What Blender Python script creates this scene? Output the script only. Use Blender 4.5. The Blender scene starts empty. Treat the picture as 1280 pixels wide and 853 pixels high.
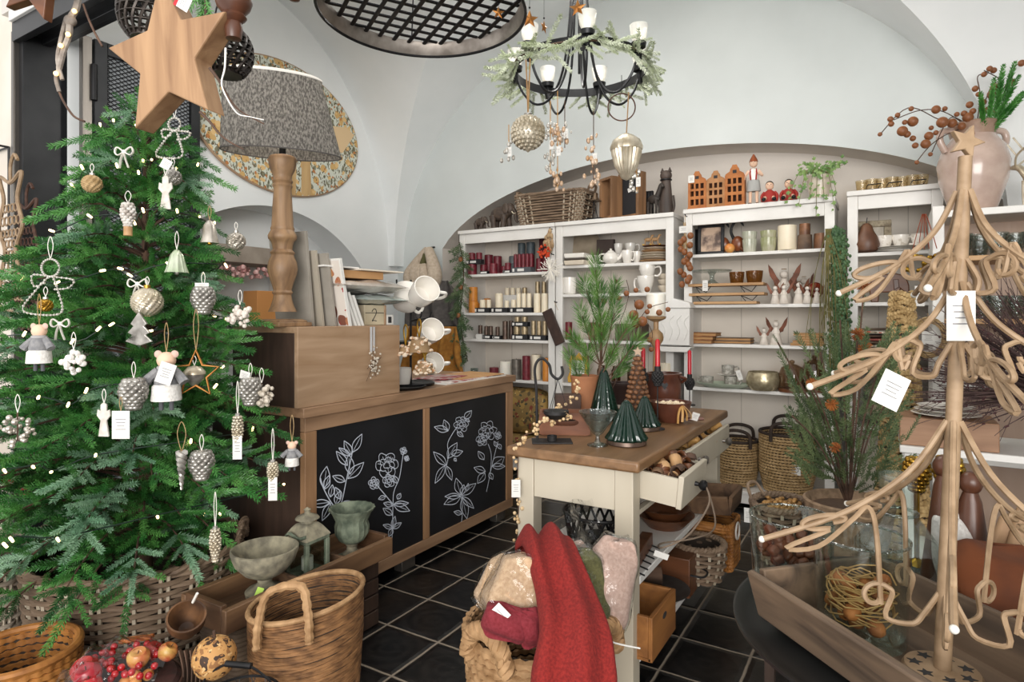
import bpy,math,random
import numpy as np
from mathutils import Vector,Matrix,Euler
PI=math.pi
R=random.Random(7)
SC=bpy.context.scene
COL=SC.collection
TH=math.radians(31.4);FPX=770.0;CH=1.25;HY=395.0
cT,sT=math.cos(TH),math.sin(TH)
def ray(px,py=HY):
 l=(px-640)/FPX
 return(l*cT-sT,l*sT+cT,(HY-py)/FPX)
def on_x(px,py,X):
 r=ray(px,py);t=X/r[0];return Vector((X,r[1]*t,CH+r[2]*t))
def on_y(px,py,Y):
 r=ray(px,py);t=Y/r[1];return Vector((r[0]*t,Y,CH+r[2]*t))
def on_z(px,py,Z):
 r=ray(px,py);t=(Z-CH)/r[2];return Vector((r[0]*t,r[1]*t,Z))
def at_d(px,py,D):
 r=ray(px,py);return Vector((r[0]*D,r[1]*D,CH+r[2]*D))
def xk(px,Y):
 """x on the plane y=Y and metres per picture unit there"""
 r=ray(px);t=Y/r[1];return r[0]*t,t/FPX
class G:
 def __init__(s):s.v=[];s.f=[];s.mi=[];s.cur=0
 def add(s,vs,fs,M=None):
  b=len(s.v)
  if M is not None:vs=[M@Vector(v)for v in vs]
  s.v.extend([tuple(v)for v in vs])
  for f in fs:s.f.append(tuple(i+b for i in f));s.mi.append(s.cur)
  return s
 def box(s,c,d,rot=None,M=None,taper=1.0):
  x,y,z=d[0]/2,d[1]/2,d[2]/2;k=taper
  vs=[(-x,-y,-z),(x,-y,-z),(x,y,-z),(-x,y,-z),(-x*k,-y*k,z),(x*k,-y*k,z),(x*k,y*k,z),(-x*k,y*k,z)]
  T=Matrix.Translation(c)
  if rot:T=T@Euler(rot).to_matrix().to_4x4()
  if M is not None:T=M@T
  return s.add(vs,[(0,3,2,1),(4,5,6,7),(0,1,5,4),(1,2,6,5),(2,3,7,6),(3,0,4,7)],T)
 def bx(s,x0,x1,y0,y1,z0,z1):
  return s.box(((x0+x1)/2,(y0+y1)/2,(z0+z1)/2),(x1-x0,y1-y0,z1-z0))
 def lathe(s,prof,n=24,c=(0,0,0),M=None,sx=1,sy=1,flute=0,nf=12,cap=True):
  vs,fs=[],[];m=len(prof)
  for(r,z)in prof:
   for i in range(n):
    a=2*PI*i/n;q=r*(1+flute*math.cos(nf*a))
    vs.append((c[0]+q*math.cos(a)*sx,c[1]+q*math.sin(a)*sy,c[2]+z))
  for j in range(m-1):
   for i in range(n):
    k=(i+1)%n
    fs.append((j*n+i,j*n+k,(j+1)*n+k,(j+1)*n+i))
  if cap:
   if prof[0][0]>1e-5:fs.append(tuple(reversed(range(n))))
   if prof[-1][0]>1e-5:fs.append(tuple(range((m-1)*n,m*n)))
  return s.add(vs,fs,M)
 def cyl(s,c,r,h,n=20,r2=None,M=None,e=None):
  r2=r if r2 is None else r2
  e=min(r,h)*.08 if e is None else e
  return s.lathe([(r-e,0),(r,e),(r2,h-e),(r2-e,h)],n,c,M)
 def ball(s,c,r,n=14,m=9,sc=(1,1,1),M=None):
  prof=[(math.sin(PI*j/m),-math.cos(PI*j/m))for j in range(m+1)]
  vs=[(0,0,-1)];fs=[]
  for j in range(1,m):
   for i in range(n):
    a=2*PI*i/n;vs.append((prof[j][0]*math.cos(a),prof[j][0]*math.sin(a),prof[j][1]))
  vs.append((0,0,1));L=len(vs)-1
  for i in range(n):
   k=(i+1)%n
   fs.append((0,1+k,1+i))
   for j in range(m-2):fs.append((1+j*n+i,1+j*n+k,1+(j+1)*n+k,1+(j+1)*n+i))
   fs.append((L,1+(m-2)*n+i,1+(m-2)*n+k))
  T=Matrix.Translation(c)@Matrix.Diagonal((r*sc[0],r*sc[1],r*sc[2],1))
  if M is not None:T=M@T
  return s.add(vs,fs,T)
 def tube(s,pts,r,n=6,closed=False,cap=True,M=None,flat=1.0,up=None):
  P=[Vector(p)for p in pts];m=len(P)
  if m<2:return s
  rr=r if isinstance(r,(list,tuple))else[r]*m
  T=[]
  for i in range(m):
   a=P[(i-1)%m]if(closed or i>0)else P[i]
   b=P[(i+1)%m]if(closed or i<m-1)else P[i]
   d=b-a;T.append(d.normalized()if d.length>1e-9 else Vector((0,0,1)))
  u=Vector(up)if up else(Vector((0,0,1))if abs(T[0].z)<.9 else Vector((1,0,0)))
  N=(u-T[0]*u.dot(T[0])).normalized();vs=[];fs=[]
  for i in range(m):
   if up:N=Vector(up)
   q=N-T[i]*N.dot(T[i])
   N=q.normalized()if q.length>1e-6 else N
   B=T[i].cross(N)
   for j in range(n):
    a=2*PI*j/n
    vs.append(P[i]+N*(math.cos(a)*rr[i]*flat)+B*(math.sin(a)*rr[i]))
  for i in range(m if closed else m-1):
   k=(i+1)%m
   for j in range(n):
    l=(j+1)%n;fs.append((i*n+j,i*n+l,k*n+l,k*n+j))
  if cap and not closed:
   fs.append(tuple(reversed(range(n))));fs.append(tuple(range((m-1)*n,m*n)))
  return s.add(vs,fs,M)
 def prism(s,poly,d,M=None):
  """2-D polygon in x/z extruded along y, -d/2..d/2"""
  n=len(poly)
  vs=[(x,-d/2,z)for x,z in poly]+[(x,d/2,z)for x,z in poly]
  fs=[tuple(range(n)),tuple(reversed(range(n,2*n)))]+[(i,i+n,(i+1)%n+n,(i+1)%n)for i in range(n)]
  return s.add(vs,fs,M)
 def grid(s,fn,nu,nv,M=None,wrap=False):
  vs=[fn(i/nu,j/nv)for j in range(nv+1)for i in range(nu+1)]
  fs=[(j*(nu+1)+i,j*(nu+1)+i+1,(j+1)*(nu+1)+i+1,(j+1)*(nu+1)+i)for j in range(nv)for i in range(nu)]
  return s.add(vs,fs,M)
 def torus(s,c,r,q,n=28,k=8,M=None,sz=1.0):
  pts=[(c[0]+r*math.cos(2*PI*i/n),c[1]+r*math.sin(2*PI*i/n),c[2])for i in range(n)]
  return s.tube(pts,q,k,closed=True,M=M,flat=sz)
def spl(pts,n=8,closed=False):
 """Catmull-Rom through pts"""
 P=[Vector(p)for p in pts];m=len(P);out=[]
 for i in range(m if closed else m-1):
  g=(lambda k:P[k%m])if closed else(lambda k:P[max(0,min(m-1,k))])
  a,b,c,d=g(i-1),g(i),g(i+1),g(i+2)
  for j in range(n):
   t=j/n
   out.append(.5*((2*b)+(c-a)*t+(2*a-5*b+4*c-d)*t*t+(3*b-a-3*c+d)*t**3))
 if not closed:out.append(P[-1])
 return out
def rz(a):return Matrix.Rotation(a,4,'Z')
def rx(a):return Matrix.Rotation(a,4,'X')
def ry(a):return Matrix.Rotation(a,4,'Y')
def tr(*a):return Matrix.Translation(a if len(a)==3 else a[0])
def align(d):
 return Vector(d).to_track_quat('Z','Y').to_matrix().to_4x4()
def mesh(name,g,mats,ang=40,smooth=True):
 me=bpy.data.meshes.new(name)
 me.from_pydata(g.v,[],g.f)
 for m in(mats if isinstance(mats,(list,tuple))else[mats]):me.materials.append(m)
 if isinstance(mats,(list,tuple))and len(mats)>1:me.polygons.foreach_set('material_index',g.mi)
 if smooth:
  me.polygons.foreach_set('use_smooth',[True]*len(me.polygons))
  me.set_sharp_from_angle(angle=math.radians(ang))
 me.update()
 return me
def part(name,g,m,parent=None,label=None,bev=0,ang=40,smooth=True,loc=None,rot=None,sub=0,solid=0):
 o=bpy.data.objects.new(name,mesh(name,g,m,ang,smooth));COL.objects.link(o)
 if parent is not None:o.parent=parent
 if label:o['label']=label
 if loc is not None:o.location=loc
 if rot is not None:o.rotation_euler=rot
 if solid:
  b=o.modifiers.new('thick','SOLIDIFY');b.thickness=solid;b.offset=0
 if bev:
  b=o.modifiers.new('edge','BEVEL');b.width=bev;b.segments=2;b.limit_method='ANGLE';b.angle_limit=math.radians(40);b.harden_normals=False
 if sub:
  b=o.modifiers.new('soft','SUBSURF');b.levels=sub;b.render_levels=sub
 return o
def tag(o,label,cat,group=None):
 o['label']=label;o['category']=cat
 if group:o['group']=group
 return o
def thing(name,label,cat,loc=(0,0,0),rot=0,group=None):
 o=bpy.data.objects.new(name,None);COL.objects.link(o);o.empty_display_size=.05
 o.location=loc;o.rotation_euler=(0,0,rot)if not isinstance(rot,(tuple,Euler))else rot
 return tag(o,label,cat,group)
def one(name,g,m,label,cat,loc=(0,0,0),rot=0,group=None,**k):
 o=part(name,g,m,None,None,**k);o.location=loc
 o.rotation_euler=(0,0,rot)if not isinstance(rot,(tuple,Euler))else rot
 return tag(o,label,cat,group)
def struct(name,g,m,**k):
 o=part(name,g,m,**k);o['kind']='structure';return o
def copy_tree(o,loc=None,rot=None,label=None,scale=None,mats=None):
 def cp(a,par):
  c=a.copy();COL.objects.link(c);c.parent=par
  if mats and c.type=='MESH' and c.data.materials and c.data.materials[0].name in mats:
   c.data=c.data.copy();c.data.materials[0]=mats[a.data.materials[0].name]
  for ch in list(a.children):cp(ch,c)
  return c
 r=cp(o,None)
 if loc is not None:r.location=loc
 if rot is not None:r.rotation_euler=(0,0,rot)if not isinstance(rot,(tuple,Euler))else rot
 if label:r['label']=label
 if scale:r.scale=(scale,)*3 if not isinstance(scale,(tuple,list))else scale
 return r
def hexc(h):
 h=h.lstrip('#');c=[int(h[i:i+2],16)/255 for i in(0,2,4)]
 return tuple(x/12.92 if x<=.04045 else((x+.055)/1.055)**2.4 for x in c)+(1,)
_M={}
def mk(name,c1,c2=None,rough=.6,metal=0,scale=8,stretch=(1,1,1),bump=0,kind='noise',detail=4,lo=.35,hi=.65,coat=0,spec=.5,sheen=0,sss=0,bscale=None,emit=None,dist=0):
 if name in _M:return _M[name]
 m=bpy.data.materials.new(name);m.use_nodes=True;nt=m.node_tree;N=nt.nodes;L=nt.links
 b=N['Principled BSDF'];b.inputs['Base Color'].default_value=hexc(c1);b.inputs['Roughness'].default_value=rough
 b.inputs['Metallic'].default_value=metal;b.inputs['Specular IOR Level'].default_value=spec
 if coat:b.inputs['Coat Weight'].default_value=coat;b.inputs['Coat Roughness'].default_value=.1
 if sheen:b.inputs['Sheen Weight'].default_value=sheen
 if sss:b.inputs['Subsurface Weight'].default_value=sss;b.inputs['Subsurface Radius'].default_value=(.02,.015,.01)
 if emit:b.inputs['Emission Color'].default_value=hexc(emit[0]);b.inputs['Emission Strength'].default_value=emit[1]
 if c2 or bump:
  tc=N.new('ShaderNodeTexCoord');mp=N.new('ShaderNodeMapping');L.new(tc.outputs['Object'],mp.inputs['Vector'])
  mp.inputs['Scale'].default_value=stretch
  def tex(sc_):
   if kind=='wave':
    t=N.new('ShaderNodeTexWave');t.inputs['Scale'].default_value=sc_;t.inputs['Distortion'].default_value=dist or 4;t.inputs['Detail'].default_value=detail;t.inputs['Detail Scale'].default_value=1.5;o=t.outputs['Fac']
   elif kind=='voronoi':
    t=N.new('ShaderNodeTexVoronoi');t.inputs['Scale'].default_value=sc_;o=t.outputs['Distance']
   else:
    t=N.new('ShaderNodeTexNoise');t.inputs['Scale'].default_value=sc_;t.inputs['Detail'].default_value=detail;t.inputs['Distortion'].default_value=dist;o=t.outputs['Fac']
   L.new(mp.outputs['Vector'],t.inputs['Vector']);return o
  fac=tex(scale)
  if c2:
   r=N.new('ShaderNodeValToRGB');r.color_ramp.elements[0].position=lo;r.color_ramp.elements[1].position=hi
   r.color_ramp.elements[0].color=hexc(c1);r.color_ramp.elements[1].color=hexc(c2)
   L.new(fac,r.inputs['Fac']);L.new(r.outputs['Color'],b.inputs['Base Color'])
  if bump:
   bp=N.new('ShaderNodeBump');bp.inputs['Strength'].default_value=min(1,bump);bp.inputs['Distance'].default_value=.004
   L.new(tex(bscale)if bscale else fac,bp.inputs['Height']);L.new(bp.outputs['Normal'],b.inputs['Normal'])
 _M[name]=m;return m
def wood(name,c1,c2,axis='x',scale=10,rough=.55,bump=.25,detail=5):
 st={'x':(.12,1,1),'y':(1,.12,1),'z':(1,1,.12)}[axis]
 return mk(name,c1,c2,rough=rough,scale=scale*2.2,stretch=st,bump=bump,detail=detail,lo=.3,hi=.7,dist=.8)
def glass(name,tint='#ffffff',gloss=.05,refl=.9,ior=1.5,bump=0,bscale=30,body=0,bodyc='#ffffff'):
 """thin clear material: tinted see-through with Fresnel reflections"""
 if name in _M:return _M[name]
 m=bpy.data.materials.new(name);m.use_nodes=True;nt=m.node_tree;N=nt.nodes;L=nt.links
 N.remove(N['Principled BSDF']);out=N['Material Output']
 t=N.new('ShaderNodeBsdfTransparent');t.inputs['Color'].default_value=hexc(tint)
 g=N.new('ShaderNodeBsdfGlossy');g.inputs['Roughness'].default_value=gloss;g.inputs['Color'].default_value=(refl,refl,refl,1)
 fr=N.new('ShaderNodeFresnel');ge=N.new('ShaderNodeNewGeometry');mr=N.new('ShaderNodeMapRange');mr.inputs['To Min'].default_value=ior;mr.inputs['To Max'].default_value=1/ior
 L.new(ge.outputs['Backfacing'],mr.inputs['Value']);L.new(mr.outputs['Result'],fr.inputs['IOR'])
 mx=N.new('ShaderNodeMixShader')
 if bump:
  tc=N.new('ShaderNodeTexCoord');nz=N.new('ShaderNodeTexNoise');nz.inputs['Scale'].default_value=bscale;nz.inputs['Detail'].default_value=2
  L.new(tc.outputs['Object'],nz.inputs['Vector'])
  bp=N.new('ShaderNodeBump');bp.inputs['Strength'].default_value=bump;bp.inputs['Distance'].default_value=.01
  L.new(nz.outputs['Fac'],bp.inputs['Height']);L.new(bp.outputs['Normal'],g.inputs['Normal']);L.new(bp.outputs['Normal'],fr.inputs['Normal'])
 L.new(fr.outputs['Fac'],mx.inputs['Fac']);L.new(t.outputs['BSDF'],mx.inputs[1]);L.new(g.outputs['BSDF'],mx.inputs[2])
 last=mx
 if body:
  d=N.new('ShaderNodeBsdfDiffuse');d.inputs['Color'].default_value=hexc(bodyc)
  m2=N.new('ShaderNodeMixShader');m2.inputs['Fac'].default_value=body
  L.new(mx.outputs['Shader'],m2.inputs[1]);L.new(d.outputs['BSDF'],m2.inputs[2]);last=m2
 L.new(last.outputs['Shader'],out.inputs['Surface']);_M[name]=m;return m
WHITE=mk('white_paint','#e6e4e0','#dcd9d4',rough=.45,scale=5,bump=.05)
CREAM=mk('cream_paint','#c6bdab','#bab09d',rough=.5,scale=4,stretch=(1,1,.2),bump=.06)
BACKP=mk('greige_board','#e0d8cd','#d8cfc3',rough=.7,scale=3)
PLASTER=mk('plaster','#cfd4d3','#c9cecd',rough=.85,scale=2.5,bump=.08,bscale=22)
PLASTERW=mk('plaster_white','#eceeee','#e6e9e9',rough=.85,scale=2.5,bump=.08,bscale=22)
NICHE=mk('plaster_greige','#d6cfc7','#cdc6be',rough=.85,scale=3,bump=.08,bscale=25)
BEIGE=mk('plaster_beige','#e2d8cc','#d8ccbd',rough=.8,scale=3,bump=.1,bscale=15)
STEEL=mk('dark_steel','#2e2f31','#242527',rough=.38,metal=.55,scale=6)
STEELL=mk('brushed_steel','#8d8780','#6c6762',rough=.35,metal=.8,scale=10,stretch=(1,1,.1))
BLACK=mk('black_metal','#161617','#232224',rough=.45,metal=.4,scale=20)
IRON=mk('cast_iron','#1d1c1d','#2c2a2a',rough=.6,metal=.3,scale=60,bump=.2)
OAK=wood('oak','#a88668','#84664d','y',7)
OAKL=wood('oak_light','#b19478','#947659','y',9)
OAKZ=wood('oak_upright','#a9825f','#8a6749','z',7)
DARKOAK=wood('dark_oak','#4a382e','#33261f','z',8)
TOPW=wood('waxed_top','#8d6b4b','#65492f','y',8,rough=.4)
CHALKB=mk('chalkboard','#131417','#1b1c20',rough=.5,scale=4)
CHALK=mk('chalk','#c3cad6',rough=.9)
OLDW=wood('old_wood','#7d5f45','#4d3828','y',9,rough=.7,bump=.5)
OLDWX=wood('old_wood_grey','#7a644f','#42352a','x',9,rough=.7,bump=.5)
CRATEW=wood('crate_wood','#a46d38','#7c4f27','y',8,rough=.6)
BOARDW=wood('board_wood','#c79f72','#a27a50','x',10)
BROWNW=wood('brown_wood','#6f4429','#4e2e1b','x',10,rough=.4)
LAMPW=wood('lamp_wood','#a5835f','#725740','z',11,rough=.5)
STARW=wood('star_wood','#a88562','#7d5c40','z',12,rough=.6)
WALNUT=wood('turned_walnut','#5c3827','#43271a','z',10,rough=.35)
WICK=mk('wicker_grey','#937d67','#5d4a3a',rough=.7,scale=9,stretch=(1,1,3),bump=.3,detail=6,lo=.3,hi=.7)
WICKD=mk('wicker_dark','#6b5947','#4c3d30',rough=.75,scale=9,bump=.3)
STAKE=mk('wicker_stake','#c7bba8','#a79983',rough=.7,scale=10)
SEAG=mk('seagrass','#9c7148','#553820',rough=.75,scale=24,stretch=(1,1,3),bump=.4,detail=6,lo=.3,hi=.7)
SEAGL=mk('seagrass_light','#b8936a','#84623e',rough=.75,scale=28,bump=.4,detail=6,lo=.3,hi=.7)
RATT=mk('rattan','#b57a3c','#8a5726',rough=.6,scale=20,bump=.3)
REED=mk('reed_band','#2b211a','#3a2c22',rough=.8,scale=20)
REEDL=mk('reed_straw','#b79a6f','#967a50',rough=.7,scale=30,bump=.2)
STRAW=mk('straw','#c2a574','#94784c',rough=.75,scale=30,bump=.4)
CERW=mk('white_ceramic','#efebe4','#e6e1d8',rough=.2,coat=.4,scale=4)
CERC=mk('cream_ceramic','#dfd4c3','#cfc2ae',rough=.25,coat=.3,scale=6)
CERG=mk('green_glaze','#b9bda9','#98a08a',rough=.25,coat=.4,scale=14)
CERBR=mk('brown_glaze','#4b2a20','#6a3e2e',rough=.3,coat=.4,scale=10)
TERRA=mk('terracotta','#a8704c','#8a5a3d',rough=.75,scale=9,bump=.3)
STONE=mk('weathered_stone','#9d967f','#6b6658',rough=.9,scale=26,bump=.6,detail=8)
STONEG=mk('green_patina','#7f8874','#4a5446',rough=.8,scale=22,bump=.5,detail=8)
PINKP=mk('blush_glaze','#cdb6a9','#b89f92',rough=.25,coat=.5,scale=9,bump=.1)
BURG=mk('burgundy_wax','#5d1622','#7a2833',rough=.45,scale=40,bump=.2,sss=.05)
IVORY=mk('ivory_wax','#eee3cc','#e6d8bc',rough=.45,scale=8,sss=.1)
WHITEWAX=mk('white_wax','#f1ece0',rough=.4,sss=.1)
AMBER=mk('amber_wax','#d48a35','#c07a2c',rough=.45,scale=20,sss=.1)
GREYWAX=mk('grey_wax','#4c5256','#5d6164',rough=.5,scale=30)
BRONZEW=mk('bronze_wax','#4b3c34','#675448',rough=.35,metal=.4,scale=40)
GOLDW=mk('champagne_wax','#b8a685','#8f7d60',rough=.35,metal=.4,scale=40)
REDWAX=mk('red_wax','#b51222',rough=.35,coat=.2)
CARD=mk('black_card','#1f1f22',rough=.6)
CARDG=mk('grey_card','#4d5055',rough=.6)
PAPER=mk('white_paper','#dcdad5',rough=.8)
INK=mk('ink','#2d2b2b',rough=.8)
KRAFT=mk('kraft_card','#c99c6c','#bb8d5d',rough=.8,scale=5)
SILVER=mk('mercury_silver','#cfc8bd','#a59c90',rough=.28,metal=.6,scale=25,bump=.15)
SILVERD=mk('antique_silver','#b9b5ae','#7d7973',rough=.3,metal=.6,scale=30,bump=.2)
CHAMP=mk('champagne_metal','#d6ccb8','#b0a38b',rough=.3,metal=.5,scale=22)
GOLDM=mk('gold_metal','#c19a3e','#8f6a24',rough=.3,metal=.9,scale=22)
COPPER=mk('copper_leaf','#c78d4f','#9c6330',rough=.35,metal=.85,scale=14)
RUST=mk('rust_metal','#a5562c','#7b3d20',rough=.55,metal=.3,scale=14,bump=.2)
GALV=mk('galvanised','#5e6364','#4b4f50',rough=.4,metal=.7,scale=14)
GFOL=mk('fir_green','#2f7030','#5c9448',rough=.42,scale=9,detail=3)
GFOLD=mk('fir_dark_green','#1d4a22','#34692f',rough=.42,scale=9,detail=3)
GFOLB=mk('fir_blue_green','#5c8566','#86a888',rough=.55,scale=9,detail=3)
PINE=mk('pine_green','#2f5a24','#6a8f45',rough=.5,scale=14)
FROST=mk('frosted_fir','#a8b38f','#d5dbc8',rough=.7,scale=20)
JUNI=mk('juniper_green','#3b4c2c','#606e46',rough=.65,scale=14)
IVYM=mk('ivy_green','#4e7337','#86a05c',rough=.5,scale=20)
VINE=mk('vine_dark_green','#2b4a2a','#4c6b40',rough=.5,scale=20)
MOSS=mk('dry_moss','#7d7446','#5d5a33',rough=.8,scale=20)
TWIG=mk('twig_brown','#5e4536','#3f2d23',rough=.8,scale=30,bump=.3)
TWIGD=mk('twig_plum','#3b2a2a','#54403c',rough=.8,scale=20)
BARK=mk('bark','#6b5140','#453328',rough=.85,scale=16,bump=.6,stretch=(1,1,.3))
NUT=mk('nut_brown','#a2683e','#7b4a2a',rough=.5,scale=25,bump=.3)
RED=mk('berry_red','#b30c18',rough=.2,coat=.5)
APPLE=mk('apple_red','#a81820','#c4542f',rough=.35,scale=12,lo=.45,hi=.75,coat=.2)
ORNG=mk('apricot','#cf7c3b','#d9a35a',rough=.4,scale=18)
RIBG=mk('gold_ribbon','#b88b4d',rough=.5,sheen=.2)
RIBW=mk('white_ribbon','#e6e2da',rough=.6)
RIBO=mk('rust_ribbon','#a5481e',rough=.55)
TWINE=mk('jute_twine','#b59a72','#957a52',rough=.9,scale=60)
WOOLR=mk('red_wool','#6d120f','#88201a',rough=.95,scale=160,bump=.6)
WOOLC=mk('cream_wool','#c4a686','#b09070',rough=.95,scale=120,bump=.6,sheen=.08)
WOOLP=mk('pink_wool','#bfa396','#ae9184',rough=.95,scale=120,bump=.6,sheen=.08)
WOOLG=mk('olive_wool','#4b4a2b','#5d5b36',rough=.95,scale=120,bump=.6,sheen=.08)
WOOLB=mk('burgundy_wool','#6d1a22','#7d2831',rough=.95,scale=120,bump=.6)
SCARFB=mk('beige_scarf','#c6b6a3','#b3a28f',rough=.9,scale=40,bump=.3)
SCARFG=mk('grey_scarf','#4d4947','#5f5a57',rough=.9,scale=30,bump=.3)
SCARFM=mk('mustard_scarf','#a9742f','#8e5e22',rough=.9,scale=30,bump=.3)
SUEDE=mk('rust_suede','#64320f','#482108',rough=.9,scale=7)
GREYF=mk('grey_felt','#8d8c8c','#77777a',rough=.95,scale=90,bump=.4)
WHITEF=mk('white_fleece','#e4e1dc',rough=.95,scale=120,bump=.7,c2='#d4d0ca')
SKINT=mk('doll_skin','#e3bea3',rough=.6)
GLASS=glass('clear_glass','#f5f9f7',.03,ior=1.6)
GLASSR=glass('pressed_glass','#dde4e2',.06,bump=.8,bscale=70,ior=2.0)
GREENG=glass('green_glass','#4f7a68',.05,bump=.15,bscale=40,ior=1.7,body=.18,bodyc='#2b5a49')
SMOKEG=glass('smoked_glass','#c9b8a6',.03,ior=1.6)
CELLO=glass('cellophane','#f7f8f8',.10,bump=1.0,bscale=30,ior=1.42)
WIREC=mk('clay_wire','#a1876a','#876e52',rough=.6,scale=30)
WIREW=mk('white_wire','#d8d4ca',rough=.4)
RUSTW=mk('rusty_wire','#5b3d30','#40291f',rough=.7,scale=40)
def vf(x):
 q=1-((x+1.62)/2.17)**2
 return 1.7+1.92*math.sqrt(max(0,q))
def vg(y):
 a=1.45 if y>2.73 else 1.95
 q=1-((y-2.73)/a)**2
 return 1.7+1.92*math.sqrt(max(0,q))
def zn(x):
 q=1-((x+1.38)/2.05)**2
 return 1.60+.83*math.sqrt(max(0,q))
def floor_mat():
 m=bpy.data.materials.new('black_tile');m.use_nodes=True;nt=m.node_tree;N=nt.nodes;L=nt.links;b=N['Principled BSDF']
 tc=N.new('ShaderNodeTexCoord');sp=N.new('ShaderNodeSeparateXYZ')
 nz=N.new('ShaderNodeTexNoise');nz.inputs['Scale'].default_value=14;nz.inputs['Detail'].default_value=2
 L.new(tc.outputs['Object'],nz.inputs['Vector'])
 vm=N.new('ShaderNodeVectorMath');vm.operation='SCALE';vm.inputs['Scale'].default_value=.006
 L.new(nz.outputs['Color'],vm.inputs[0])
 va=N.new('ShaderNodeVectorMath');va.operation='ADD';L.new(tc.outputs['Object'],va.inputs[0]);L.new(vm.outputs[0],va.inputs[1]);L.new(va.outputs[0],sp.inputs[0])
 def M(op,a,c=None):
  n=N.new('ShaderNodeMath');n.operation=op
  for i,v in enumerate((a,c)):
   if v is None:continue
   if isinstance(v,(int,float)):n.inputs[i].default_value=v
   else:L.new(v,n.inputs[i])
  return n.outputs[0]
 def edge(o,off):
  f=M('FRACT',M('DIVIDE',M('ADD',o,off),.26));return M('MINIMUM',f,M('SUBTRACT',1,f)),f
 ex,fx=edge(sp.outputs['X'],1.466+.26*20);ey,fy=edge(sp.outputs['Y'],-2.127+.26*20)
 d=M('MINIMUM',ex,ey)
 joint=N.new('ShaderNodeMapRange');joint.inputs['From Min'].default_value=.012;joint.inputs['From Max'].default_value=.024;L.new(d,joint.inputs['Value'])
 dx=M('SUBTRACT',fx,.5);dy=M('SUBTRACT',fy,.5);rr=M('SQRT',M('ADD',M('MULTIPLY',dx,dx),M('MULTIPLY',dy,dy)))
 n2=N.new('ShaderNodeTexNoise');n2.inputs['Scale'].default_value=9;n2.inputs['Detail'].default_value=6;n2.inputs['Distortion'].default_value=1.5;L.new(tc.outputs['Object'],n2.inputs['Vector'])
 sw=M('SINE',M('ADD',M('MULTIPLY',rr,34),M('MULTIPLY',n2.outputs['Fac'],9)))
 tone=N.new('ShaderNodeValToRGB');tone.color_ramp.elements[0].color=hexc('#0b0b0c');tone.color_ramp.elements[1].color=hexc('#2a2725')
 tone.color_ramp.elements[0].position=.35;tone.color_ramp.elements[1].position=.95
 L.new(M('ADD',M('MULTIPLY',sw,.12),n2.outputs['Fac']),tone.inputs['Fac'])
 mx=N.new('ShaderNodeMix');mx.data_type='RGBA';mx.inputs['A'].default_value=hexc('#8b7f70')
 L.new(joint.outputs['Result'],mx.inputs['Factor']);L.new(tone.outputs['Color'],mx.inputs['B']);L.new(mx.outputs['Result'],b.inputs['Base Color'])
 ro=N.new('ShaderNodeMapRange');ro.inputs['To Min'].default_value=.85;ro.inputs['To Max'].default_value=.33;L.new(joint.outputs['Result'],ro.inputs['Value']);L.new(ro.outputs['Result'],b.inputs['Roughness'])
 hb=N.new('ShaderNodeMapRange');hb.inputs['From Min'].default_value=.0;hb.inputs['From Max'].default_value=.08;L.new(d,hb.inputs['Value'])
 bp=N.new('ShaderNodeBump');bp.inputs['Strength'].default_value=.7;bp.inputs['Distance'].default_value=.006
 L.new(M('ADD',hb.outputs['Result'],M('MULTIPLY',n2.outputs['Fac'],.35)),bp.inputs['Height']);L.new(bp.outputs['Normal'],b.inputs['Normal'])
 return m
struct('floor',G().box((-1.9,2.0,-.05),(8.4,5.6,.1)),floor_mat(),smooth=False)
def build_back():
 g=G();xs=[-3.95+i*.05 for i in range(int((1.9+3.95)/.05)+1)]
 def lo(x):return zn(x)if-3.34<x<.60 else 0
 xs=sorted(set(xs+[-3.3399,-3.3401,.5999,.6001]))
 for a,b in zip(xs,xs[1:]):
  za,zb=lo(a+1e-6),lo(b-1e-6)
  g.add([(a,4.3,za),(b,4.3,zb),(b,4.3,3.75),(a,4.3,3.75)],[(0,1,2,3)])
 struct('wall_back',g,PLASTER)
 g=G();xs=[-3.34+i*3.94/60 for i in range(61)]
 for a,b in zip(xs,xs[1:]):
  g.add([(a,4.3,zn(a)),(b,4.3,zn(b)),(b,4.58,zn(b)),(a,4.58,zn(a))],[(0,1,2,3)])
  g.add([(a,4.58,0),(b,4.58,0),(b,4.58,zn(b)),(a,4.58,zn(a))],[(0,1,2,3)])
 for x in(-3.34,.60):
  g.add([(x,4.3,0),(x,4.58,0),(x,4.58,zn(x)),(x,4.3,zn(x))],[(0,1,2,3)])
 struct('wall_niche',g,NICHE)
build_back()
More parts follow.
